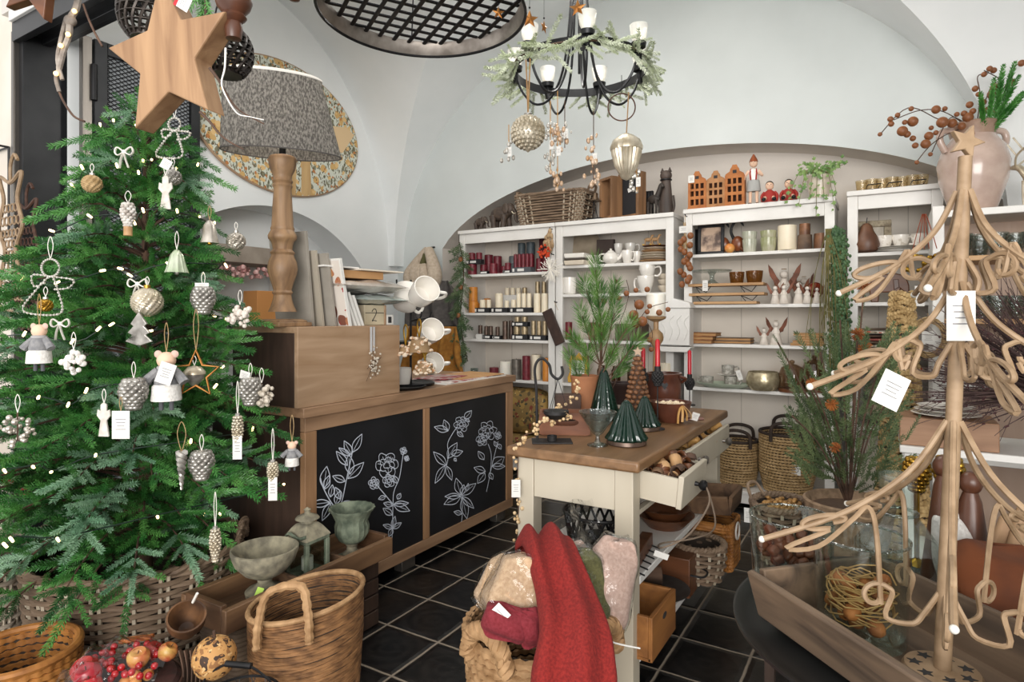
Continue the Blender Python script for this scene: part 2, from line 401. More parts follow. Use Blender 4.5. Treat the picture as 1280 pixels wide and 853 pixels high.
def build_left():
 XL=-3.86;g=G();yc,zc,rr=2.98,.918,1.137
 def lo(y):
  q=rr*rr-(y-yc)**2
  return zc+math.sqrt(q)if abs(y-yc)<.98 else 0
 ys=sorted(set([1.62+i*.04 for i in range(68)]+[2.0001,1.9999,3.9599,3.9601,4.3]))
 ys=[y for y in ys if y<=4.3]
 for a,b in zip(ys,ys[1:]):
  g.add([(XL,a,lo(a+1e-6)),(XL,b,lo(b-1e-6)),(XL,b,3.75),(XL,a,3.75)],[(0,1,2,3)])
 struct('wall_left',g,PLASTERW)
 g=G();ys=[2.0+i*1.96/40 for i in range(41)];D=-.3
 for a,b in zip(ys,ys[1:]):
  za,zb=lo(max(2.0001,a)),lo(min(3.9599,b))
  g.add([(XL,a,za),(XL,b,zb),(XL+D,b,zb),(XL+D,a,za)],[(0,1,2,3)])
  g.add([(XL+D,a,0),(XL+D,b,0),(XL+D,b,zb),(XL+D,a,za)],[(0,1,2,3)])
 for y in(2.0,3.96):
  zz=lo(max(2.0001,min(3.9599,y)))
  g.add([(XL,y,0),(XL+D,y,0),(XL+D,y,zz),(XL,y,zz)],[(0,1,2,3)])
 struct('wall_recess',g,PLASTERW)
build_left()
struct('wall_right',G().box((1.82,2.4,1.875),(.1,4.0,3.75)),PLASTER)
def build_vault():
 g=G();H2=PI/2
 def web(kind,sgn):
  def fn(u,v):
   if kind=='f':
    a=(2*u-1)*H2;q=math.sin(a);x=-1.62+2.17*q;z=1.7+1.92*math.cos(a)
    y0=2.73+1.45*abs(q)if sgn>0 else max(1.3,2.73-1.95*abs(q));y1=4.3 if sgn>0 else 1.3
    return(x,y0+(y1-y0)*v,z)
   a=(-.524+1.524*u)*H2;p=math.sin(a);y=2.73+(1.45 if p>0 else 1.95)*p;z=1.7+1.92*math.cos(a)
   x0=-1.62+sgn*2.17*abs(p);x1=1.9 if sgn>0 else-3.95
   return(x0+(x1-x0)*v,y,z)
  g.grid(fn,72,14)
 for k in 'fg':
  for s_ in(1,-1):web(k,s_)
 for x0,x1 in((-3.95,-3.79),(.55,1.9)):g.add([(x0,4.18,1.7),(x1,4.18,1.7),(x1,4.3,1.7),(x0,4.3,1.7)],[(0,1,2,3)])
 struct('ceiling',g,PLASTERW,ang=60)
build_vault()
g=G();g.box((-4.75,1.50,1.9),(1.6,.1,3.8));struct('wall_front',g,BEIGE)
g=G();g.box((-1.0,1.50,3.36),(6.1,.22,1.0));struct('wall_lintel',g,mk('lintel_paint','#cfcac3',rough=.6))
g=G();g.bx(-3.95,1.9,1.385,1.60,2.80,2.855);struct('trim_1',g,mk('pale_strip','#dcdad6',rough=.5),bev=.003)
g=G()
g.bx(-3.95,1.9,1.42,1.62,2.745,2.80);g.bx(-3.95,1.9,1.40,1.44,2.70,2.80);g.bx(-3.95,1.9,1.52,1.56,2.715,2.80);struct('trim_2',g,STEEL,bev=.003)
g=G();g.bx(-3.95,-3.90,1.43,1.70,0,2.75);struct('trim_3',g,STEEL,bev=.003)
g=G();g.bx(-3.975,-3.945,1.405,1.455,0,2.76);struct('trim_4',g,STEELL,bev=.003)
d=thing('door_leaf','tall dark steel door with expanded mesh panel standing open behind the fir','door',(-3.80,1.66,0));d.name='door_1';d['kind']='structure'
for k in('category','label'):del d[k]
LW,LH=.68,2.80
g=G();g.bx(-.02,.02,0,.05,.02,LH);part('stile',g,STEELL,d,bev=.003)
g=G();g.bx(-.02,.02,.06,.13,.02,LH);part('stile',g,STEEL,d,bev=.003)
g=G();g.bx(-.02,.02,LW-.06,LW,.02,LH);part('stile',g,STEEL,d,bev=.003)
g=G();g.bx(-.018,.018,.13,LW-.06,LH-.07,LH);part('rail',g,STEEL,d,bev=.003)
g=G();g.bx(-.018,.018,.13,LW-.06,.02,.14);part('rail',g,STEEL,d,bev=.003)
g=G();y0,y1,z0,z1=.13,LW-.06,1.1,LH-.07;st=.024
n=int((z1-z0+(y1-y0))/st)
for s in(1,-1):
 for i in range(n):
  c=z0-(y1-y0)*.6+i*st
  a=(y0,c)if s>0 else(y1,c);sl=.6
  b_=(y1,c+(y1-y0)*sl)if s>0 else(y0,c+(y1-y0)*sl)
  def cl(p,q):
   (ya,za),(yb,zb)=p,q
   if za<z0:t=(z0-za)/(zb-za);ya+=(yb-ya)*t;za=z0
   if zb>z1:t=(zb-z1)/(zb-za);yb+=(ya-yb)*t;zb=z1
   return(ya,za),(yb,zb)
  if b_[1]<=z0 or a[1]>=z1:continue
  a,b_=cl(a,b_);g.tube([(0.004*s,a[0],a[1]),(.004*s,b_[0],b_[1])],.0028,4,cap=False)
part('mesh',g,mk('mesh_wire','#3a3a3d',rough=.5,metal=.4),d,smooth=False)
g=G();g.bx(-.012,-.006,.13,LW-.06,.14,LH-.07);part('panel',g,mk('mesh_backing','#8d9296',rough=.6),d)
g=G();g.cyl((.03,.055,2.45),.016,.2);part('hinge',g,BLACK,d)
def floral_mat(name,ground,cols):
 m=bpy.data.materials.new(name);m.use_nodes=True;nt=m.node_tree;N=nt.nodes;L=nt.links;b=N['Principled BSDF'];b.inputs['Roughness'].default_value=.7
 tc=N.new('ShaderNodeTexCoord');prev=None
 for i,(c,sc_,th,sx)in enumerate(cols):
  mp=N.new('ShaderNodeMapping');mp.inputs['Location'].default_value=(i*3.1,i*1.7,i*.9);mp.inputs['Rotation'].default_value=(i*.9,i*.5,i*.7);mp.inputs['Scale'].default_value=(1,sx,1);L.new(tc.outputs['Object'],mp.inputs['Vector'])
  nz=N.new('ShaderNodeTexNoise');nz.inputs['Scale'].default_value=sc_*.8;L.new(mp.outputs['Vector'],nz.inputs['Vector'])
  ad=N.new('ShaderNodeMixRGB');ad.blend_type='ADD';ad.inputs['Fac'].default_value=.06;L.new(mp.outputs['Vector'],ad.inputs['Color1']);L.new(nz.outputs['Color'],ad.inputs['Color2'])
  v=N.new('ShaderNodeTexVoronoi');v.inputs['Scale'].default_value=sc_;L.new(ad.outputs['Color'],v.inputs['Vector'])
  lt=N.new('ShaderNodeMath');lt.operation='LESS_THAN';lt.inputs[1].default_value=th;L.new(v.outputs['Distance'],lt.inputs[0])
  mx=N.new('ShaderNodeMix');mx.data_type='RGBA';L.new(lt.outputs[0],mx.inputs['Factor'])
  if prev is None:mx.inputs['A'].default_value=hexc(ground)
  else:L.new(prev,mx.inputs['A'])
  mx.inputs['B'].default_value=hexc(c);prev=mx.outputs['Result']
 L.new(prev,b.inputs['Base Color']);return m
FLORAL=floral_mat('floral_print','#cdd0c3',[('#7b7a62',22,.40,1.8),('#56543f',28,.32,2.2),('#c9a468',12,.36,1),('#d8b67e',15,.30,1),('#b5763f',20,.22,1),('#6a4f30',26,.2,1.4)])
d=thing('floral_board','big round board in yellow rose print on the wall behind the table lamp','wall decoration',(-3.845,3.04,2.65))
def ell(a,b_,n=64):return[(a*math.cos(2*PI*i/n),b_*math.sin(2*PI*i/n))for i in range(n)]
part('panel',G().prism(ell(.73,.49),.025,rz(PI/2)@ry(0)),FLORAL,d)
g=G();g.tube([(0,.73*math.cos(2*PI*i/64),.49*math.sin(2*PI*i/64))for i in range(64)],.012,6,closed=True);part('rim',g,OAKL,d)
bp=mk('bare_board','#c9a877','#b08d5c',rough=.7,scale=14,stretch=(1,1,.2))
g=G();g.add([(.015,-.05,-.49),(.015,.09,-.487),(.015,.10,-.12),(.015,.03,-.10),(.015,-.08,-.2)],[(0,1,2,3,4)]);part('bare_patch',g,bp,d)
g=G();g.add([(.015,.14,-.475),(.015,.24,-.46),(.015,.22,-.08),(.015,.15,-.02)],[(0,1,2,3)]);part('bare_patch',g,bp,d)
g=G();g.add([(.015,-.1,-.08),(.015,.56,-.06),(.015,.69,.12),(.015,.6,.16),(.015,-.1,.04)],[(0,1,2,3,4)]);part('bare_patch',g,mk('bare_board_pale','#d9bc92',rough=.7),d)
s=thing('recess_shelf','grey-brown shelf board across the arched recess behind the fir','shelf',(-4.0,2.62,0))
part('board',G().bx(-.14,.16,-.5,.55,1.62,1.74),mk('taupe_board','#a3978a','#8f8377',scale=8),s,bev=.004)
part('upright',G().bx(-.14,.0,-.5,-.46,0,1.62),WHITE,s);part('upright',G().bx(-.14,.0,.51,.55,0,1.62),WHITE,s)
part('lower_board',G().bx(-.14,.16,-.46,.51,1.18,1.21),WHITE,s)
one('parcel',G().box((0,0,.11),(.16,.22,.22)),mk('orange_card','#cf9052',rough=.7),'orange-brown carton beneath the recess shelf, beside the lamp stem','box',(-3.93,2.92,1.211),bev=.004)
g=G()
for i in range(70):
 g.ball((R.uniform(-.06,.06),R.uniform(-.26,.26),R.uniform(-.035,.035)),R.uniform(.010,.02),6,4)
o=one('hanging_blossom',g,mk('pale_pink_petals','#e6c3bd','#c98d8a',scale=30),'pale pink blossom garland hung under the recess shelf board','garland',(-3.90,2.72,1.56));o['kind']='stuff'
BF,BB=4.15,4.52
def bookcase(label,x0,x1,H,shelves,y0=BF,y1=BB,m=WHITE,back=BACKP,post=.055):
 d=thing('bookcase',label,'bookcase',(x0,y0,0));W=x1-x0;D=y1-y0
 for xa in(0,W-post):part('post',G().bx(xa,xa+post,0,.028,0,H-.03),m,d,bev=.003)
 for xa in(.006,W-.026):part('side_panel',G().bx(xa,xa+.02,.028,D,0,H-.03),m,d,bev=.002)
 part('top_panel',G().bx(-.003,W+.003,-.015,D+.005,H-.03,H),m,d,bev=.004)
 part('top_rail',G().bx(post,W-post,.004,.026,H-.11,H-.031),m,d,bev=.003)
 part('plinth',G().bx(post,W-post,.012,.028,.04,.10),m,d,bev=.003)
 part('back_panel',G().bx(.026,W-.026,D-.012,D,.05,H-.03),back,d)
 for z in shelves:part('shelf',G().bx(.027,W-.027,.008,D-.013,z-.022,z),m,d,bev=.003)
 for i in(1,2):part('seam',G().bx(W*i/3-.002,W*i/3+.002,D-.0135,D-.0122,.1,H-.05),mk('seam_greige','#b5ada3',rough=.8),d)  # thin darker seam lines down the back panel
 return d
Z1=[.12,.745,1.06,1.275,1.59];Z2=[.12,.745,1.07,1.412,1.627];Z3=[.12,.775,1.066,1.325,1.66];Z4=[.12,.60,1.05,1.329,1.62]
bookcase('white bookcase holding the candles, under the elephant figures',-3.05,-2.155,1.955,Z1)
bookcase('white bookcase of cream crockery, under the wicker hamper and wooden frames',-2.145,-1.245,1.955,Z2)
bookcase('white bookcase with winged angels, under the three clay houses',-1.175,-.272,1.965,Z3)
bookcase('narrow white bookcase with the wooden pear, under a line of tea-light glasses',-.206,.262,1.985,Z4)
d=thing('display_shelf','white shelf unit of clear tumblers under the blush jug','shelf unit',(.19,3.74,0))
for xa in(0,.95):part('side_panel',G().bx(xa,xa+.05,0,.36,0,1.80),WHITE,d,bev=.004)
part('top_panel',G().bx(.05,.95,0,.36,1.74,1.775),WHITE,d,bev=.004)
part('back_panel',G().bx(.05,.95,.34,.36,0,1.74),wood('rosy_board','#b59c8a','#a88e7b','z',6),d)
for z,mm in((1.545,BOARDW),(1.235,BOARDW),(.92,WHITE),(.55,WHITE)):part('shelf',G().bx(.05,.95,0,.34,z-.025,z),mm,d,bev=.003)
CX=-2.0
d=thing('counter','long oak shop counter with black chalk panels and white line flowers','counter',(CX,1.68,0))
CLn=1.61
part('worktop',G().bx(-.64,.015,-.02,CLn+.01,.84,.88),OAK,d,bev=.003)
part('carcass',G().bx(-.62,-.03,0,CLn-.002,.1,.838),DARKOAK,d)
part('end_panel',G().bx(-.62,-.001,CLn-.02,CLn,.06,.838),OAKZ,d,bev=.002)
part('rail',G().bx(-.03,0,0,CLn-.021,.78,.838),OAK,d,bev=.002)
part('rail',G().bx(-.03,0,0,CLn-.021,.06,.115),OAK,d,bev=.002)
for y0,y1 in((0,.06),(.745,.79),(CLn-.075,CLn-.021)):part('stile',G().bx(-.03,0,y0,y1,.116,.779),OAKZ,d,bev=.002)
def chalk(parent,strokes,Y0):
 g=G()
 for pts,w_ in strokes:
  q=[on_x(p[0],p[1],CX-.006)for p in pts]
  q=[(-.004,p.y-Y0,p.z)for p in q]
  if len(q)>2:q=spl(q,5)
  g.tube(q,w_,4,flat=.25,up=(1,0,0))
 return part('chalk_drawing',g,CHALK,parent,smooth=False)
def zz(l):return[(370+x/3.045,460+y/3.045)for x,y in l]
def leaf(b_,t,w_,vein=True):
 b_,t=Vector(b_),Vector(t);d_=t-b_;n=Vector((-d_.y,d_.x))*w_
 out=[]
 a1=[b_,b_+d_*.3+n*.8,b_+d_*.6+n*.8,t];a2=[b_,b_+d_*.3-n*.8,b_+d_*.6-n*.8,t]
 for a in(a1,a2):out.append((zz([(p.x,p.y)for p in a]),.0021))
 if vein:out.append((zz([(b_.x,b_.y),tuple(b_+d_*.8)]),.0013))
 return out
def stem(l):return[(zz(l),.0024)]
def bloom(c,r,n,seed):
 q=random.Random(seed);out=[]
 for ring,k in((1,n),(.62,n-1),(.3,3)):
  for i in range(k):
   a=2*PI*i/k+ring*2;rr=r*ring
   a0,a1=a-PI/k*1.15,a+PI/k*1.15;pts=[]
   for j in range(6):
    t=a0+(a1-a0)*j/5;m=rr*(.72+.36*math.sin(PI*j/5)+q.uniform(-.06,.06));pts.append((c[0]+m*math.cos(t),c[1]+1.1*m*math.sin(t)))
   out.append((zz(pts),.0017))
  for i in range(4):
   a=q.uniform(0,6.28);out.append((zz([(c[0]+.2*r*math.cos(a),c[1]+.2*r*math.sin(a)),(c[0]+.85*r*math.cos(a+.2),c[1]+.85*r*math.sin(a+.2))]),.0011))
 return out
p1=part('chalk_panel',G().bx(-.02,-.008,.0605,.7445,.1155,.7795),CHALKB,d)
p2=part('chalk_panel',G().bx(-.02,-.008,.7905,CLn-.0755,.1155,.7795),CHALKB,d)
A=stem([(165,535),(178,490),(190,430),(205,360),(214,320)])+stem([(152,540),(125,500),(102,455),(92,420)])
for b_,t,w_ in(((214,322),(250,252),.2),((210,330),(182,278),.25),((205,335),(162,305),.2),((195,372),(152,318),.22),((205,405),(200,330),.25),((196,422),(257,360),.22),((186,432),(138,412),.28),((168,500),(148,455),.3),((165,528),(218,510),.25),((104,458),(116,375),.25),((108,462),(125,410),.25),((130,492),(138,445),.25),((128,512),(48,522),.2),((130,515),(98,582),.2),((150,520),(165,470),.25)):A+=leaf(b_,t,w_)
chalk(p1,A,1.68)
B=stem([(361,702),(366,610),(368,520),(372,470),(392,420),(402,360),(408,318)])+stem([(368,520),(335,480),(305,445)])
B+=bloom((345,370),42,6,1)+bloom((296,440),20,5,2)+bloom((352,430),22,5,3)+bloom((408,316),12,4,5)+bloom((420,345),9,4,6)
for b_,t,w_ in(((370,520),(432,545),.25),((370,520),(428,515),.2),((366,525),(332,515),.3),((366,560),(330,535),.3),((385,500),(397,478),.35),((366,610),(330,598),.25),((366,612),(400,590),.25),((366,612),(352,642),.3),((366,612),(376,565),.2),((340,490),(312,500),.3),((385,440),(370,410),.3)):B+=leaf(b_,t,w_)
chalk(p1,B,1.68)
C_=stem([(572,372),(580,330),(576,290),(592,255),(612,225)])+bloom((628,215),26,6,11)
for b_,t,w_ in(((572,372),(522,320),.22),((566,372),(528,440),.18),((572,374),(592,428),.22),((576,345),(612,285),.25),((590,330),(634,318),.3),((600,345),(610,355),.4),((578,240),(562,198),.3),((578,240),(525,225),.25),((640,195),(668,163),.3),((645,195),(660,205),.3),((612,245),(636,262),.3)):C_+=leaf(b_,t,w_)
chalk(p2,C_,1.68)
D_=stem([(724,472),(738,400),(742,330),(730,290)])+stem([(738,400),(760,310),(768,280)])+bloom((728,240),32,6,21)+bloom((706,275),20,5,22)+bloom((768,258),12,4,23)
for b_,t,w_ in(((745,372),(792,340),.35),((745,375),(795,375),.25),((720,395),(676,380),.3),((718,400),(690,440),.3),((735,400),(748,425),.35),((715,350),(692,318),.3),((768,290),(780,310),.35),((765,300),(752,280),.3)):D_+=leaf(b_,t,w_)
chalk(p2,D_,1.68)
E_=stem([(627,600),(632,550),(628,490)])
for b_,t,w_ in(((626,490),(562,520),.25),((626,488),(565,490),.2),((628,486),(684,440),.22),((630,490),(676,535),.2),((626,484),(608,420),.25),((630,484),(638,445),.25),((632,495),(650,575),.2),((630,556),(600,548),.3),((648,470),(655,440),.2)):E_+=leaf(b_,t,w_)
chalk(p2,E_,1.68)
for y in(.60,1.45):part('foot',G().bx(-.07,-.02,y,y+.1,0,.059),STEELL,d,bev=.002)
part('toe_kick',G().bx(-.6,-.12,.02,CLn-.04,0,.099),BLACK,d)
d=thing('counter_cabinet','oak box cabinet on the counter, carrying the table lamp','cabinet',(CX-.002,1.645,.8805))
part('front_panel',G().bx(-.02,0,0,.60,0,.325),OAKL,d,bev=.002)
part('top_panel',G().bx(-.42,-.0205,.001,.599,.30,.325),OAKL,d,bev=.002)
part('end_panel',G().bx(-.42,-.0205,.001,.02,0,.2995),DARKOAK,d,bev=.002)
part('end_panel',G().bx(-.42,-.0205,.58,.599,0,.2995),OAKL,d,bev=.002)
part('back_panel',G().bx(-.42,-.405,.0205,.5795,0,.2995),DARKOAK,d)
TX0,TX1,TY0,TY1,TZ=-1.10,-.68,1.84,3.01,.80
d=thing('sideboard_table','cream painted display table with waxed wood top and two open drawers','table',(TX0,TY0,0))
W,L_=TX1-TX0,TY1-TY0
g=G();g.bx(-.03,W+.03,-.03,L_+.03,TZ-.035,TZ);part('tabletop',g,TOPW,d,bev=.008)
for xa in(0,W-.062):
 for ya in(0,L_-.062):part('leg',G().bx(xa,xa+.062,ya,ya+.062,0,TZ-.036),CREAM,d,bev=.003)
part('apron',G().bx(.063,W-.063,.004,.024,TZ-.17,TZ-.036),CREAM,d,bev=.002)
part('apron',G().bx(.063,W-.063,L_-.024,L_-.004,TZ-.17,TZ-.036),CREAM,d,bev=.002)
part('apron',G().bx(.004,.024,.063,L_-.063,TZ-.17,TZ-.036),CREAM,d,bev=.002)
part('rail',G().bx(W-.02,W-.002,.063,L_-.063,TZ-.046,TZ-.0365),CREAM,d)
part('rail',G().bx(W-.02,W-.002,.063,L_-.063,TZ-.19,TZ-.175),CREAM,d)
part('divider',G().bx(W-.02,W-.002,.36,.42,TZ-.174,TZ-.047),CREAM,d)
part('drawer_runner',G().bx(.03,W-.022,.30,.44,TZ-.19,TZ-.18),CREAM,d)
for z in(.41,.16):part('shelf',G().bx(-.0,W+.0,.064,L_-.064,z-.025,z),WHITE,d,bev=.003)
def drawer(y0,y1,pull,tilt,nk,km):
 w_=y1-y0;h=.105
 b_=part('drawer',G().bx(-.012,.006,0,w_,0,h),CREAM,d,bev=.003)
 b_.location=(W+pull,y0,TZ-.155);b_.rotation_euler=(0,tilt,0)
 part('side',G().bx(-.34,-.0125,.006,.018,.004,h-.012),CREAM,b_);part('side',G().bx(-.34,-.0125,w_-.018,w_-.006,.004,h-.012),CREAM,b_)
 part('back',G().bx(-.352,-.3405,.006,w_-.006,.004,h-.012),CREAM,b_);part('bottom',G().bx(-.34,-.0125,.0185,w_-.0185,.008,.014),CREAM,b_)
 for i in range(nk):
  y=w_*(i+.5)/nk if nk==1 else w_*(.2+.6*i)
  k=part('knob',G().lathe([(.008,0),(.006,.012),(.016,.02),(.018,.03),(.012,.038),(0,.04)],14,M=ry(PI/2)),km,b_);k.location=(.0065,y,h*.5)
 return b_
DR1=drawer(.066,.355,.125,.10,1,BLACK)
DR2=drawer(.425,L_-.066,.05,0,2,STEELL)
d=thing('tray_table','round dark metal tray table under the long wooden trough','tray table',(.107,1.50,0))
pr=[(0,.60),(.36,.60),(.385,.603),(.40,.611),(.408,.612),(.408,.606),(.392,.598),(.36,.592),(0,.592)]
part('tray',G().lathe(pr,72,cap=False),mk('charcoal_metal','#2f2f2e','#262626',rough=.35,metal=.3,scale=5),d)
for i in range(3):
 a=2*PI*i/3+.4;part('leg',G().tube([(.30*math.cos(a),.30*math.sin(a),.590),(.34*math.cos(a),.34*math.sin(a),0)],.012,8),BLACK,d)
part('brace',G().torus((0,0,.2),.322,.008),BLACK,d)
g=G();g.tube(spl([(.36,-.16,.632),(.40,-.20,.66),(.37,-.27,.69),(.28,-.335,.69),(.20,-.37,.66),(.18,-.358,.632)],8),.011,10);part('handle',g,STEEL,d)
def sprig_np(n,L,nl,ang=50,flat=1.0,w=.0016,seed=0,stem=.0022,tipn=8):
 q=np.random.RandomState(seed);V=[];
 for i in range(n+tipn):
  t=(i+.5)/n if i<n else 1.0
  az=i*2.39996+q.uniform(-.3,.3);a=math.radians((ang if i<n else ang*.55)*q.uniform(.75,1.15));l=nl*q.uniform(.75,1.1)*(1-.35*max(0,t-.6))
  b=np.array([0,0,t*L]);d=np.array([math.sin(a)*math.cos(az),flat*math.sin(a)*math.sin(az),math.cos(a)]);d/=np.linalg.norm(d)
  s=np.cross(d,np.array([math.cos(az+1.2),math.sin(az+1.2),.3]));s/=np.linalg.norm(s)+1e-9
  V+=[b,b+d*l*.45+s*w,b+d*l,b+d*l*.45-s*w]
 k=stem
 for(p,r_)in(((k,0),1),((0,k),1),((-k,0),1),((0,-k),1)):
  pass
 c=[(k,0),(0,k),(-k,0),(0,-k)]
 for i in range(4):
  a,b=c[i],c[(i+1)%4]
  V+=[np.array([a[0],a[1],0]),np.array([b[0],b[1],0]),np.array([b[0]*.4,b[1]*.4,L]),np.array([a[0]*.4,a[1]*.4,L])]
 return np.array(V,dtype=np.float32)
def foliage(name,templ,mats_,placements,materials,parent=None,label=None):
 """placements: list of (template index, 4x4 matrix, material index)"""
 vs,mi=[],[]
 for ti,M,k in placements:
  A=np.array(M,dtype=np.float32);v=templ[ti]@A[:3,:3].T+A[:3,3]
  vs.append(v);mi.append(np.full(len(v)//4,k,dtype=np.int32))
 v=np.concatenate(vs);mi=np.concatenate(mi);nf=len(v)//4
 me=bpy.data.meshes.new(name);me.vertices.add(len(v));me.vertices.foreach_set('co',v.ravel())
 me.loops.add(nf*4);me.loops.foreach_set('vertex_index',np.arange(nf*4,dtype=np.int32))
 me.polygons.add(nf);me.polygons.foreach_set('loop_start',np.arange(0,nf*4,4,dtype=np.int32))
 for m in materials:me.materials.append(m)
 me.polygons.foreach_set('material_index',mi);me.update(calc_edges=True);me.validate()
 o=bpy.data.objects.new(name,me);COL.objects.link(o)
 if parent is not None:o.parent=parent
 if label:o['label']=label
 return o
def frame(p,d,roll=0,s=1.0):
 return tr(p)@align(d)@rz(roll)@Matrix.Scale(s,4)
def plan(a,rx_,ry_,p):
 c,s=math.cos(a),math.sin(a)
 return rx_*math.copysign(abs(c)**(2/p),c),ry_*math.copysign(abs(s)**(2/p),s)
def wicker_parts(d,prof,z0,z1,rows,nst,rad,mats,p=2.0,amp=None,lining=True,rim=True,double=False,seed=1,flat=1.0):
 """prof(z)->(rx,ry); weavers run in and out of upright stakes"""
 q=random.Random(seed);amp=rad*.9 if amp is None else amp
 mw,ms,ml=mats
 g=G();n=nst*4
 for r_ in range(rows):
  z=z0+(z1-z0)*(r_+.5)/rows;rx_,ry_=prof(z);pts=[];jit=q.uniform(-.1,.1)*rad
  for i in range(n):
   a=2*PI*i/n;o=amp*math.cos(PI*(i/4)+(PI if r_%2 else 0))+jit
   x,y=plan(a,rx_+o,ry_+o,p);pts.append((x,y,z+q.uniform(-.12,.12)*rad))
  g.tube(pts,rad*q.uniform(.9,1.08),6,closed=True,flat=1.0)
 part('weave',g,mw,d)
 g=G()
 for i in range(nst):
  a=2*PI*i/nst;pts=[]
  for j in range(5):
   z=z0+(z1-z0)*j/4;rx_,ry_=prof(z)
   for dd in(0,):
    x,y=plan(a,rx_,ry_,p);pts.append((x,y,z))
  if double:
   for off in(-.012,.012):
    t=Vector((-math.sin(a),math.cos(a),0))*off;g.tube([Vector(k)+t for k in pts],rad*.85,5)
  else:g.tube(pts,rad*.8,5)
 part('upright_weave',g,ms,d)
 if rim:
  g=G()
  for k in range(2):
   pts=[];rx_,ry_=prof(z1);N_=96
   for i in range(N_):
    a=2*PI*i/N_;o=rad*.9*math.cos(a*20+PI*k);x,y=plan(a,rx_+o,ry_+o,p);pts.append((x,y,z1+rad+rad*.7*math.sin(a*20+PI*k)))
   g.tube(pts,rad*1.15,6,closed=True)
  part('rim',g,mw,d)
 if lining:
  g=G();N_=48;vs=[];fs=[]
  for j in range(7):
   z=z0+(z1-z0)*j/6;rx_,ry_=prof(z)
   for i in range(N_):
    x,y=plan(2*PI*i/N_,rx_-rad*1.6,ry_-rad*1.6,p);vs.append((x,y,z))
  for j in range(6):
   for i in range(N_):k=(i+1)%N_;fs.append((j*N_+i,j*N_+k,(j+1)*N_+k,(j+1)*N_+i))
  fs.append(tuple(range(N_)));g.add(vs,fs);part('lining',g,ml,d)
def coil_parts(d,prof,z0,z1,rows,rad,m,ml,p=2.0,bead=0,amp=.22,name='coil_weave',lining=True,slant=0,wob=.1,seed=2):
 q=random.Random(seed);g=G();n=bead*4 if bead else 72
 for r_ in range(rows):
  z=z0+(z1-z0)*(r_+.5)/rows;rx_,ry_=prof(z);pts=[];rr=[]
  ph=q.uniform(0,6.28)
  for i in range(n):
   a=2*PI*i/n;x,y=plan(a,rx_,ry_,p);pts.append((x,y,z+rad*wob*math.sin(3*a+ph)+q.uniform(-.1,.1)*rad))
   rr.append(rad*(1+(amp*math.cos(PI*i/2+ph)if bead else q.uniform(-.12,.12))))
  g.tube(pts,rr,6,closed=True)
 part(name,g,m,d)
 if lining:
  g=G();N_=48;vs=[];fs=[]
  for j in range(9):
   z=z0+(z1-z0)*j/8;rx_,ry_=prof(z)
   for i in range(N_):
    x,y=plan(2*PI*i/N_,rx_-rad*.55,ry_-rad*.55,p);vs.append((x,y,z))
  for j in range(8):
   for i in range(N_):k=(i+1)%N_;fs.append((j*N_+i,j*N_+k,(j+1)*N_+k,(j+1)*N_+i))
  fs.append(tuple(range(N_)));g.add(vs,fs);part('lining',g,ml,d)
def rope(g,pts,r,strands=3,twist=14,n=6):
 P=spl(pts,12);m=len(P)
 for k in range(strands):
  Q=[]
  for i in range(m):
   a_=P[max(0,i-1)];b_=P[min(m-1,i+1)];t=(b_-a_).normalized();u=t.orthogonal()if abs(t.z)>.95 else Vector((0,0,1));u=(u-t*u.dot(t)).normalized();v=t.cross(u)
   ph=2*PI*(k/strands+twist*i/m);Q.append(P[i]+(u*math.cos(ph)+v*math.sin(ph))*r*.55)
  g.tube(Q,r*.62,n)
TC=Vector((-2.46,1.30,0))
def tree_r(z):
 T=[(.36,.50),(.50,.66),(.62,.74),(.85,.66),(1.14,.54),(1.45,.41),(1.7,.29),(1.92,.17),(2.06,.08),(2.2,.0)]
 if z<=T[0][0]:return T[0][1]
 for(a,ra),(b,rb)in zip(T,T[1:]):
  if z<=b:return ra+(rb-ra)*(z-a)/(b-a)
 return 0
def tree_pt(px,py,k=.98,out=.02):
 for i in range(400):
  t=1.3+i*.004;p=at_d(px,py,t)
  if(p.xy-TC.xy).length<tree_r(p.z)*k+out:return p
 return at_d(px,py,2.4)
def clear_of(p,z):
 if p.x>-2.72 and p.y>1.54 and z<1.38:return False
 if p.x>-2.46 and p.y>1.50 and z<2.3:return False
 if p.x>-2.02 and p.y<2.0 and z<.60:return False
 return not(p.x<-2.25 and p.y<1.05 and z<.50 and p.x>-2.0)
